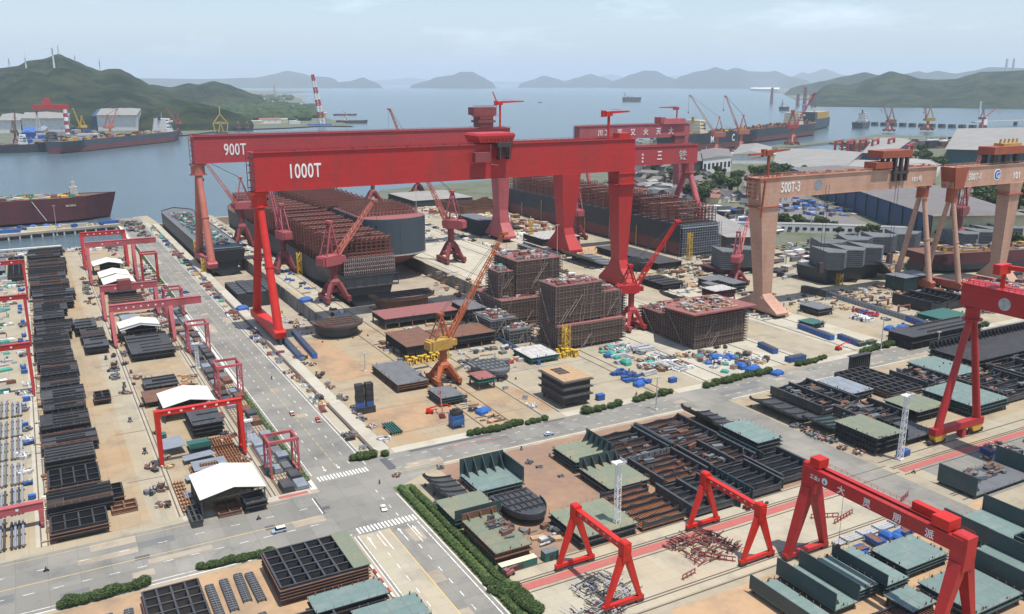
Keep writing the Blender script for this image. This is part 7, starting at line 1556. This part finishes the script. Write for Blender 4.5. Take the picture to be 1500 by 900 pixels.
for i in range(17): k = MB(); k.tube((2 + i * 6, 2, -3), (2 + i * 6, 2, 4.4), .7, 7); k.build('pile', 'kerb', t)
scatter(['heap white', 'heap grey', 'box white', 'crate'], -30, 880, 76, 902, 50, 'along the quay at the end of the west yard', 1.2, 2, 42)
scatter(['heap grey', 'rack', 'heap brown'], 88, 900, 100, 1060, 24, 'at the seaward end of the avenue', 1.2, 2.2, 43)
# turbines, chimneys
def turbine(px, py, D, h, lb, rz):
    d = ray(px, py); hh = math.hypot(d[0], d[1]); x, y, z = d[0] / hh * D, d[1] / hh * D, CAMH + d[2] / hh * D; t = thing('wind_turbine', lb, 'wind turbine', (x, y, z - 12)); k = MB(); k.tube((0, 0, 0), (0, 0, h), 4, 10, 2.4); k.build('tower', 'wall white', t)
    k = MB(); k.box(-2, -6, h - 2, 2, 5, h + 3); k.build('nacelle', 'wall white', t)
    for q in range(3): a = rz + q * 2.094; k = MB(); k.bar((0, -7, h), (math.sin(a) * h * .55, -7, h + math.cos(a) * h * .55), 3.4, 1.2, 1); k.build('blade', 'wall white', t)
for px, py, D, h, lb, rz in ((79, 95.5, 4300, 80, 'nearest wind turbine just left of the left hill peak', .4), (86, 80, 5600, 58, 'wind turbine standing on the left hill peak', 1.0), (39, 104, 5300, 76, 'wind turbine on the shoulder left of the hill peak', .1), (14, 99, 5600, 58, 'furthest left wind turbine on the hill ridge', .8), (110, 90, 6200, 44, 'small far wind turbine on the slope right of the peak', 1.4), (147, 105, 5600, 66, 'rightmost wind turbine on the hill saddle', .2)): turbine(px, py, D, h, lb, rz)
for px, lb in ((1473, 'left one of two pale chimneys on the far right ridge'), (1483, 'right one of two pale chimneys on the far right ridge')):
    D = 19000; d = ray(px, 106); hh = math.hypot(d[0], d[1]); k = MB(); k.tube((0, 0, 0), (0, 0, 300), 24, 12, 18); o = k.build('chimney', 'roof grey', None, (d[0] / hh * D, d[1] / hh * D, CAMH + d[2] / hh * D - 60)); tag(o, lb, 'chimney')
for px, py, D, h, lb in ((261, 128, 6800, 100, 'thin pylon on the low land right of the big left hill'), (1180, 133, 6000, 130, 'tall dark red mast on the far right headland'), (1131, 136, 7200, 120, 'tall dark red mast left of its twin on the far right headland'), (1192, 131, 6600, 80, 'pale mast right of the dark red masts'), (1170, 131, 6600, 80, 'pale mast between the two dark red masts'), (402, 127, 9000, 140, 'faint crane mast on the far left spit')):
    d = ray(px, py); hh = math.hypot(d[0], d[1]); k = MB(); k.lattice((0, 0, 0), (0, 0, h), 14, 9, 6, 3.5); o = k.build('mast', 'crane maroon' if 'red' in lb else 'pale scrap', None, (d[0] / hh * D, d[1] / hh * D, -4)); o.scale = (1, 1, 1); tag(o, lb, 'mast')
# breakwater
t = thing('breakwater', 'long line of dolphins and walkway across the far right water', 'breakwater', (0, 0, -4)); a, b = G(1268, 182), G(1440, 187); k = MB(); k.bar((*a, 5), (*b, 5), 6, 2); k.build('walkway', 'pale scrap', t)
for i in range(13): f = i / 12; k = MB(); k.cbox(a[0] + (b[0] - a[0]) * f, a[1] + (b[1] - a[1]) * f, 0, 18, 18, 12); k.build('dolphin', 'steel slate', t)
t = thing('pier', 'white pier head with a slim tower near the right edge of the water', 'pier', (*G(1440, 184), -4)); k = MB(); k.box(-60, -8, 14, 260, 8, 19); k.build('pier_deck', 'pale scrap', t); k = MB(); k.loft([(0, -12, 12, -10, 10), (36, -7, 7, -7, 7)]); k.tube((-30, 0, 19), (-30, 0, 90), 3, 8); k.build('tower', 'wall white', t); k = MB(); k.loft([(0, 190, 200, -5, 5), (14, 190, 200, -5, 5)]); k.build('pile', 'steel slate', t)
# ================================================================== BUILDINGS OF THE RIGHT HAND LAND
def hall(name, lb, corners, h, mw, mr, rise=3.0, cat='warehouse', win=0, over=0, mback=None):
    """corners: near-left, near-right, far-right, far-left ground points"""
    A, B, C_, D = [Vector((*c, 0)) for c in corners]; o = A.copy(); t = thing(name, lb, cat, tuple(o)); A, B, C_, D = [p - o for p in (A, B, C_, D)]
    k = MB(); k.hexa([tuple(p) for p in (A, B, C_, D)] + [(p.x, p.y, h) for p in (A, B, C_, D)]); k.build('wall', mw, t)
    m1, m2 = (A + B) / 2, (D + C_) / 2; k = MB(); z = h + .05; c = (A + B + C_ + D) / 4
    def ex(p, f=1.02): q = c + (p - c) * f; return (q.x, q.y, z)
    r1, r2 = (m1.x, m1.y, z + rise), (m2.x, m2.y, z + rise)
    k.add([ex(A), ex(B), ex(C_), ex(D), r1, r2], [(0, 4, 5, 3), (4, 1, 2, 5), (0, 1, 4), (2, 3, 5), (3, 2, 1, 0)]); k.build('roof', mr, t)
    if win:
        for q in range(win):
            p = A.lerp(B, (q + .5) / win); d = (B - A).normalized(); nrm = Vector((d.y, -d.x, 0)); k = MB(); w = (B - A).length / win * .28; P = p + nrm * .15
            k.hexa([tuple(P - d * w + Vector((0, 0, h * .3))), tuple(P + d * w + Vector((0, 0, h * .3))), tuple(P + d * w - nrm * .1 + Vector((0, 0, h * .3))), tuple(P - d * w - nrm * .1 + Vector((0, 0, h * .3))), tuple(P - d * w + Vector((0, 0, h * .68))), tuple(P + d * w + Vector((0, 0, h * .68))), tuple(P + d * w - nrm * .1 + Vector((0, 0, h * .68))), tuple(P - d * w - nrm * .1 + Vector((0, 0, h * .68)))]); k.build('window', 'window dark', t)
    return t
# big blue-sided shed with cream gable
t = hall('warehouse', 'long brown-roofed warehouse with a dark blue side and a cream gable facing the yard', [(762, 540), (848, 500), (1130, 900), (1010, 960)], 26, 'wall blue', 'roof brown grey', 4)
gx = Vector((762, 540, 0)); d = Vector((86, -40, 0)).normalized(); k = MB(); nrm = Vector((d.y, -d.x, 0)); P = [gx + nrm * .4, gx + d * 94.8 + nrm * .4]
k.hexa([tuple(P[0] - gx), tuple(P[1] - gx), tuple(P[1] - gx - nrm * .35), tuple(P[0] - gx - nrm * .35)] + [(v.x, v.y, 27) for v in (P[0] - gx, P[1] - gx, P[1] - gx - nrm * .35, P[0] - gx - nrm * .35)]); k.build('gable_wall', 'wall cream', t)
for q in range(14):
    f = q / 14; a = Vector((0, 0, 0)).lerp(Vector((248, 420, 0)), f); k = MB(); k.cbox(a.x - .6, a.y + .3, 0, 1.4, 1.4, 26.2, 1.04); k.build('side_rib', 'hull slate', t)
hall('office_annex', 'low cream annex wall right of the gable of the long warehouse', [(852, 497), (960, 450), (966, 470), (858, 515)], 11, 'wall cream', 'roof grey', 1)
sheet('road', [(700, 560), (745, 545), (960, 905), (1100, 1080), (1060, 1130), (880, 905), (760, 720)], 'roof brown grey', .12)
sheet('road', [(880, 470), (1010, 560), (1190, 820), (1240, 960), (1215, 965), (1165, 830), (990, 590), (870, 500)], 'road concrete', .12)
t = hall('gatehouse_row', 'long low white building with a row of dark arches behind the grey hull sections', [(640, 690), (775, 575), (782, 583), (647, 698)], 8, 'wall white', 'roof pale', .8, win=24)
t = hall('warehouse', 'huge pale grey warehouse roof with a teal side at the right edge', [G(1384, 246), G(1560, 252), G(1700, 206), G(1402, 208)], 34, 'wall teal', 'roof pale', 4)
hall('warehouse', 'white roofed hall behind the row of red portal frames', [G(1262, 236), G(1305, 238), G(1335, 214), G(1280, 212)], 16, 'wall blue', 'roof pale', 3)
hall('warehouse', 'broad pale grey warehouse roof left of the white roofed hall', [G(1128, 262), G(1220, 270), G(1262, 232), G(1140, 226)], 12, 'roof grey', 'roof pale', 3)
hall('warehouse', 'low pale roof with a white strip in front of the broad grey warehouse', [G(1185, 262), G(1250, 262), G(1292, 243), G(1230, 243)], 9, 'roof grey', 'roof pale', 2)
hall('warehouse', 'long grey flat roofed hall with parked rows behind the peach girder', [G(1240, 268), G(1370, 262), G(1385, 240), G(1290, 240)], 8, 'wall white', 'roof grey', 2)
hall('warehouse', 'pale domed-looking hall right of the white office block by the basin', [G(1072, 240), G(1125, 240), G(1130, 228), G(1085, 224)], 18, 'wall white', 'roof pale', 6)
hall('office_building', 'white office block with dark windows and a dark roof by the basin', [G(1029, 256), G(1070, 251), G(1066, 238), G(1026, 240)], 26, 'wall white', 'roof brown grey', 3, win=7)
hall('warehouse', 'dark glazed block left of the white office by the basin', [G(1008, 256), G(1028, 255), G(1025, 240), G(1006, 242)], 22, 'steel slate', 'roof brown grey', 2)
hall('warehouse', 'low white roofed sheds in the dark village', [G(957, 240), G(988, 238), G(988, 232), G(956, 234)], 12, 'wall white', 'wall white', 3)
hall('warehouse', 'white roofed store at the left of the blurred marks of the third red crane', [G(931, 286), G(985, 290), G(992, 280), G(936, 276)], 9, 'wall white', 'roof pale', 2)
hall('warehouse', 'grey shed with an orange-tinted terrace roof behind the wide peach leg', [(556, 600), (590, 585), (650, 720), (612, 735)], 13, 'steel slate', 'roof pale', .4)
# row of red portal frames at the distant stockyard
for i, (px, py) in enumerate(((1222, 228), (1240, 228), (1258, 226), (1276, 226), (1300, 224), (1326, 236))):
    x, y = G(px, py); t = thing('gantry_crane', 'red stockyard gantry frame, %s from the left in the distant row' % nth(i), 'gantry crane', (x, y, 0), .5)
    k = MB(); k.box(0, -2, 26, 70, 2, 31); k.build('girder', 'crane red faded', t)
    for q in (0, 66): k = MB(); k.box(q, -2.4, 0, q + 4, 2.4, 26); k.build('leg', 'crane red faded', t)
# ---- houses of the dark village and other small buildings
def house_mesh(w, d, h, rise, seed):
    k = MB(); k.box(-w / 2, -d / 2, 0, w / 2, d / 2, h); k.mi = 1; e = .8
    k.add([(-w / 2 - e, -d / 2 - e, h), (w / 2 + e, -d / 2 - e, h), (w / 2 + e, d / 2 + e, h), (-w / 2 - e, d / 2 + e, h), (-w / 2 - e, 0, h + rise), (w / 2 + e, 0, h + rise)], [(0, 1, 5, 4), (2, 3, 4, 5), (1, 2, 5), (3, 0, 4)])
    k.mi = 2
    for q in range(3): x = -w / 2 + w * (q + .6) / 3.4; k.box(x - .8, -d / 2 - .08, h * .35, x + .8, -d / 2, h * .7)
    k.mi = 0; return k
HP = {}
def house(px_or, key, mw, mr, w, d, h, rise, rz, lb, grp, z=0, sc=1):
    if key not in HP: HP[key] = house_mesh(w, d, h, rise, 1).build('house', [mw, mr, 'window dark'])
    else: o = HP[key].copy(); COL.objects.link(o)
    if key in HP and 'label' not in HP[key].keys(): o = HP[key]
    o.location = (*px_or, z); o.rotation_euler = (0, 0, rz); o.scale = (sc, sc, sc); o['label'] = lb; o['category'] = 'house'; o['group'] = grp
r = random.Random(77); n = 0
while n < 190:
    px, py = r.uniform(925, 1120), r.uniform(207, 300)
    if (px > 1000 and py < 262) or (px > 1040 and py < 285): continue
    kx = r.choice(('dark', 'dark', 'dark', 'grey', 'white', 'red')); D_ = {'dark': ('wall white', 'roof tile dark', 20, 12, 7, 4), 'grey': ('steel grey', 'roof brown grey', 24, 15, 9, 3), 'white': ('wall white', 'roof pale', 18, 10, 8, 2), 'red': ('wall cream', 'roof tile red', 18, 12, 7, 4)}[kx]
    house(G(px, py), 'v' + kx, *D_, r.choice((.5, .5, 2.1, .3)), {'dark': 'dark roofed', 'grey': 'grey roofed', 'white': 'pale roofed', 'red': 'red tiled'}[kx] + ' house of the crowded village behind the long hull', {'dark': 'dark roofed', 'grey': 'grey roofed', 'white': 'pale roofed', 'red': 'red tiled'}[kx] + ' village houses', 0, r.uniform(.7, 1.3)); n += 1
for n in range(64):   # far left spit
    px, py = (r.uniform(250, 450), r.uniform(141, 150)) if n < 30 else (r.uniform(330, 470), r.uniform(150, 182))
    house(G(px, py), 'f' + str(n % 3), ('wall white', 'wall white', 'wall cream')[n % 3], ('roof pale', 'roof tile red', 'roof grey')[n % 3], 44 + 20 * (n % 3), 16, 12, 5, r.uniform(-.4, .4), '%s roofed long building on the low land beyond the left hill' % ('white', 'reddish', 'grey')[n % 3], '%s roofed buildings beyond the left hill' % ('white', 'reddish', 'grey')[n % 3], -1, r.uniform(.6, 1.3))
for n in range(44):
    px, py = r.uniform(1195, 1500), 0; py = r.uniform(140, 146) + max(0, (px - 1300) / 200 * 10) * r.random()
    house(G(px, py), 'g' + str(n % 3), ('wall white', 'wall cream', 'wall white')[n % 3], ('roof pale', 'roof tile red', 'roof pale')[n % 3], 50 + 18 * (n % 3), 18, 14, 6, r.uniform(-.7, -.2), '%s roofed building along the wooded right shore' % ('white', 'reddish', 'pale')[n % 3], '%s roofed buildings along the right shore' % ('white', 'reddish', 'pale')[n % 3], -1, r.uniform(.6, 1.4))
for i, (x0, y0, x1, y1, h, m, lb) in enumerate(((0, 196, 32, 184, 40, 'wall white', 'long white shipyard hall at the far left edge'), (34, 196, 100, 182, 46, 'wall white', 'widest white shipyard hall behind the striped goliath crane'), (144, 192, 202, 178, 50, 'wall white', 'white shipyard hall right of the striped goliath crane'), (136, 190, 144, 178, 44, 'wall blue', 'narrow dark blue hall between the two white shipyard halls'), (32, 208, 52, 200, 24, 'tarp blue', 'bright blue hull block cover on the far left quay'), (54, 207, 66, 200, 26, 'steel blue grey', 'pale blue block cover beside the bright blue one'))):
    hall('shipyard_hall', lb, [G(x0, y0), G(x1, y0), G(x1 + 6, y1), G(x0 + 6, y1)], h, m, 'roof pale' if m == 'wall white' else m, 5, 'hall')
hall('warehouse', 'long pale jetty warehouse on the distant right spit', [G(1100, 133), G(1140, 134), G(1142, 131), G(1100, 131)], 40, 'wall white', 'wall white', 5)
# rows of parked machines in the scrap yard behind the peach girder
scatter(['box white', 'box blue', 'heap grey', 'crate', 'heap brown', 'steel x'][:5], 790, 690, 905, 860, 90, 'in the truck yard behind the peach girder', 1.5, 3, 45, True)
scatter(['heap grey', 'box white', 'heap brown', 'heap white', 'box blue'], 640, 640, 760, 820, 120, 'in the strip before the white arched building', 2, 4.5, 46)
scatter(['heap grey', 'heap white', 'box white', 'heap brown'], 1650, 1350, 2150, 1480, 110, 'on the stony bank beyond the red portal frames', 6, 12, 47)
scatter(['heap grey', 'heap white', 'box white', 'heap brown', 'crate'], 1180, 1360, 1420, 1480, 60, 'on the outfitting quay below the lettered ship', 4, 8, 48)
scatter(['heap grey', 'box white', 'heap brown', 'crate', 'box blue'], *G(40, 212), *G(150, 200), 80, 'on the far left shipyard quay', 8, 16, 49)

# ================================================================== GREENERY
def leaves(mb, c, R, n, s, r, shell=.55, flat=1.0):
    for _ in range(n):
        while True:
            v = Vector((r.uniform(-1, 1), r.uniform(-1, 1), r.uniform(-1, 1)))
            if shell < v.length < 1: break
        p = Vector(c) + Vector((v.x * R[0], v.y * R[1], v.z * R[2])); a = Vector((r.uniform(-1, 1), r.uniform(-1, 1), r.uniform(-.6, .9) * flat)).normalized(); b = a.cross(Vector((r.uniform(-1, 1), r.uniform(-1, 1), 1))).normalized(); q = s * r.uniform(.6, 1.3)
        mb.add([p - a * q - b * q * .5, p + a * q * .2 - b * q * .7, p + a * q + b * q * .4, p - a * q * .3 + b * q * .8], [(0, 1, 2, 3)])
def ball(mb, c, R, r, n=8):
    P = []; F = []
    for i in range(1, n):
        for j in range(n + 4): th = math.pi * i / n; ph = 2 * math.pi * j / (n + 4); k = r.uniform(.85, 1.08); P.append((c[0] + R[0] * k * math.sin(th) * math.cos(ph), c[1] + R[1] * k * math.sin(th) * math.sin(ph), c[2] + R[2] * k * math.cos(th)))
    m = n + 4
    for i in range(n - 2):
        for j in range(m): F.append((i * m + j, i * m + (j + 1) % m, (i + 1) * m + (j + 1) % m, (i + 1) * m + j))
    F.append(tuple(range(m - 1, -1, -1))); F.append(tuple((n - 2) * m + j for j in range(m))); mb.add(P, [f[::-1] for f in F])
BU = []
for v in range(4):
    r = random.Random(200 + v); k = MB(); ball(k, (0, 0, .9), (1.25, 1.25, .9), r); leaves(k, (0, 0, 1.0), (1.5, 1.5, 1.1), 650, .14, r, .8); k.m = [0] * len(k.f)
    for i in range(len(k.f)):
        if r.random() < .4: k.m[i] = 1
    BU.append(k.build('bush', ['leaf dark', 'leaf mid']))
used = [False] * 4
def bush(x, y, s, lb, grp):
    v = rnd.randrange(4)
    if not used[v]: o = BU[v]; used[v] = True
    else: o = BU[v].copy(); COL.objects.link(o)
    o.location = (x, y, .1); o.rotation_euler = (0, 0, rnd.uniform(0, 6)); o.scale = (s, s, s * rnd.uniform(.85, 1.1)); tag(o, lb, 'bush', grp)
def brow(pa, pb, n, s, where):
    a, b = G(*pa), G(*pb)
    for i in range(n): f = i / max(1, n - 1); bush(a[0] + (b[0] - a[0]) * f + rnd.uniform(-.4, .4), a[1] + (b[1] - a[1]) * f + rnd.uniform(-.5, .5), s * rnd.uniform(.8, 1.2), 'round clipped green bush ' + where, 'round bushes ' + where)
brow((92, 890), (212, 858), 13, 1.35, 'left of the orange soil at bottom left')
brow((293, 834), (396, 813), 14, 1.1, 'above the egg-crate block')
brow((688, 638), (720, 632), 4, 1.2, 'left of the gap by the blue machine'); brow((718, 634), (762, 622), 6, 1.3, 'by the pale pavement below the blue machine'); brow((772, 622), (797, 616), 4, 1.2, 'left of the long pale pavement')
brow((858, 606), (884, 600), 4, 1.5, 'below the dark four-storey deck block'); brow((894, 598), (906, 594), 3, 1.4, 'right of the four-storey deck block'); brow((932, 588), (948, 584), 3, 1.3, 'left of the slender lamp pole'); brow((955, 583), (982, 576), 5, 1.4, 'right of the slender lamp pole')
brow((1034, 568), (1056, 562), 4, 1.5, 'left of the large blue tarpaulin'); brow((1062, 562), (1096, 552), 6, 1.6, 'under the large blue tarpaulin'); brow((1102, 552), (1124, 547), 4, 1.5, 'right of the large blue tarpaulin')
brow((1170, 536), (1192, 532), 4, 1.5, 'left end of the gap before the side road'); brow((1196, 530), (1208, 526), 3, 1.4, 'at the corner of the side road'); brow((1262, 518), (1312, 505), 10, 1.6, 'right of the side road by the white pole'); brow((1348, 500), (1402, 486), 12, 1.6, 'in front of the long blue barrier'); brow((1410, 488), (1442, 478), 7, 1.5, 'right of the thin red A legs')
brow((518, 675), (547, 670), 4, 1.5, 'at the far corner of the junction'); bush(*G(564, 668), 1.3, 'single olive bush by the dark strip at the junction corner', 'single bush at the junction'); 
brow((716, 856), (742, 872), 5, 1.3, 'by the end of the red path'); brow((720, 866), (734, 874), 3, 1.2, 'nearest the avenue by the red path end'); brow((750, 872), (785, 900), 8, 1.3, 'below the end of the red path'); brow((756, 868), (790, 896), 7, 1.2, 'in the second row below the red path end')
def hedge(x0, y0, x1, y1, h, lb, z=.1, m=('leaf dark', 'leaf mid'), q=.15, dens=9):
    r = random.Random(int(x0 * 7 + y0)); L = math.hypot(x1 - x0, y1 - y0); k = MB(); W = 1.35; n = int(L / 2.2) + 1; ux, uy = (x1 - x0) / L, (y1 - y0) / L
    for i in range(n): f = (i + .5) / n * L; ball(k, (ux * f, uy * f, h * .5), (1.15 + .2 * r.random(), 1.15 + .2 * r.random(), h * r.uniform(.48, .6)), r, 6)
    for i in range(n): f = (i + .5) / n * L; leaves(k, (ux * f + r.uniform(-.3, .3), uy * f + r.uniform(-.3, .3), h * .52), (1.4, 1.45, h * .66), int(dens * 30), q, r, .78)
    k.m = [1 if r.random() < .45 else 0 for _ in k.f]; o = k.build('hedge', list(m), None, (x0, y0, z)); tag(o, lb, 'hedge')
hedge(110.4, 289, 110.0, 192, 1.7, 'clipped green hedge row nearest the avenue, below the junction')
hedge(114.4, 287, 114.0, 200, 1.6, 'second clipped hedge row, between the avenue hedge and the curved rib section')
g_ = sheet('grass_strip', [(108.6, 291), (116.2, 291), (117.6, 262), (117, 196), (108.6, 190)], 'leaf mid', .14); g_['kind'] = 'stuff'
hedge(81.6, 312, 81.6, 430, .9, 'thin low hedge in the median beside the avenue', q=.16, dens=2.5); hedge(82, 600, 82, 900, 1.2, 'low scrubby hedge along the upper avenue median', q=.3, dens=2)
# trees
TR = []
for v in range(3):
    r = random.Random(300 + v); t = thing('tree', 'x', 'tree'); k = MB(); k.tube((0, 0, 0), (.3, 0, 5), .55, 7, .3)
    for q in range(4): a = q * 1.6 + v; k.tube((.3, 0, 4.2), (math.cos(a) * 2.6, math.sin(a) * 2.6, 7.4), .22, 5, .1)
    k.build('trunk', 'bark', t); k = MB()
    for q in range(7): a = r.uniform(0, 6.28); d = r.uniform(.6, 3); c = (math.cos(a) * d, math.sin(a) * d, r.uniform(5.6, 9.6)); R0 = r.uniform(1.6, 2.7); leaves(k, c, (R0 * 1.1, R0 * 1.1, R0 * .9), 130, .62, r, .3)
    k.m = [1 if r.random() < .4 else 0 for _ in k.f]; k.build('crown', ['leaf dark', 'leaf mid'], t); TR.append(t)
tu = [False] * 3
def tree(x, y, s, lb, grp):
    v = rnd.randrange(3)
    if not tu[v]: t = TR[v]; tu[v] = True; t.location = (x, y, 0)
    else: t = dup(TR[v], (x, y, 0), rnd.uniform(0, 6))
    t['label'] = lb; t['group'] = grp; t.scale = (s, s, s * rnd.uniform(.8, 1.1))
def trees(pl, n, s0, s1, where, sd):
    r = random.Random(sd)
    for i in range(n):
        j = r.randrange(len(pl) - 1); f = r.random(); px = pl[j][0] + (pl[j + 1][0] - pl[j][0]) * f; py = pl[j][1] + (pl[j + 1][1] - pl[j][1]) * f + r.uniform(-pl[j][2], pl[j][2]); x, y = G(px, py); tree(x, y, r.uniform(s0, s1), 'broad green tree ' + where, 'green trees ' + where)
trees([(1005, 300, 6), (1060, 285, 7), (1120, 262, 6), (1180, 268, 4)], 60, 1.4, 2.4, 'in the belt behind the long hull', 1)
trees([(1420, 310, 16), (1460, 300, 26), (1500, 285, 30), (1540, 300, 20)], 90, 1.6, 2.6, 'on the slope right of the long warehouse', 2)
trees([(1355, 352, 3), (1395, 356, 4), (1440, 360, 4), (1500, 372, 5)], 26, 1.1, 1.6, 'before the cream gable', 3)
trees([(1130, 330, 3), (1180, 335, 4), (1245, 345, 4), (1290, 352, 3)], 26, .9, 1.4, 'behind the white arched building', 4)
trees([(940, 262, 12), (1000, 258, 14), (1060, 268, 8)], 40, 1.2, 1.9, 'scattered among the village roofs', 5)
trees([(1385, 250, 3), (1360, 242, 5), (1340, 232, 4)], 16, 1.6, 2.4, 'beside the teal-sided warehouse', 6)
# far woods, one mass each
def wood(name, pts, n, s, seed, z0=0, z1=14):
    r = random.Random(seed); k = MB()
    for i in range(n):
        a = r.choice(pts); px = a[0] + r.uniform(-a[2], a[2]); py = a[1] + r.uniform(-a[3], a[3]); x, y = G(px, py); R0 = s * r.uniform(.6, 1.4); ball(k, (x, y, z0 + R0 * .5), (R0 * 1.5, R0 * 1.5, R0), r, 4)
    o = k.build(name, 'leaf dark'); o['kind'] = 'stuff'; o['label'] = 'far woodland mass'; return o
wood('woodland', [(290, 150, 40, 5), (340, 160, 30, 6), (390, 158, 30, 8), (400, 172, 50, 5), (340, 176, 20, 6), (440, 165, 20, 8), (380, 145, 50, 3), (210, 175, 20, 4)], 900, 17, 5)
wood('woodland', [(1250, 143, 50, 1.6), (1320, 145, 40, 2), (1380, 147, 40, 2.4), (1440, 152, 50, 3), (1490, 153, 40, 4), (1220, 140, 30, 1.6)], 700, 22, 6)
wood('woodland', [(40, 190, 60, 3), (160, 178, 60, 3), (110, 176, 60, 2)], 260, 18, 8)
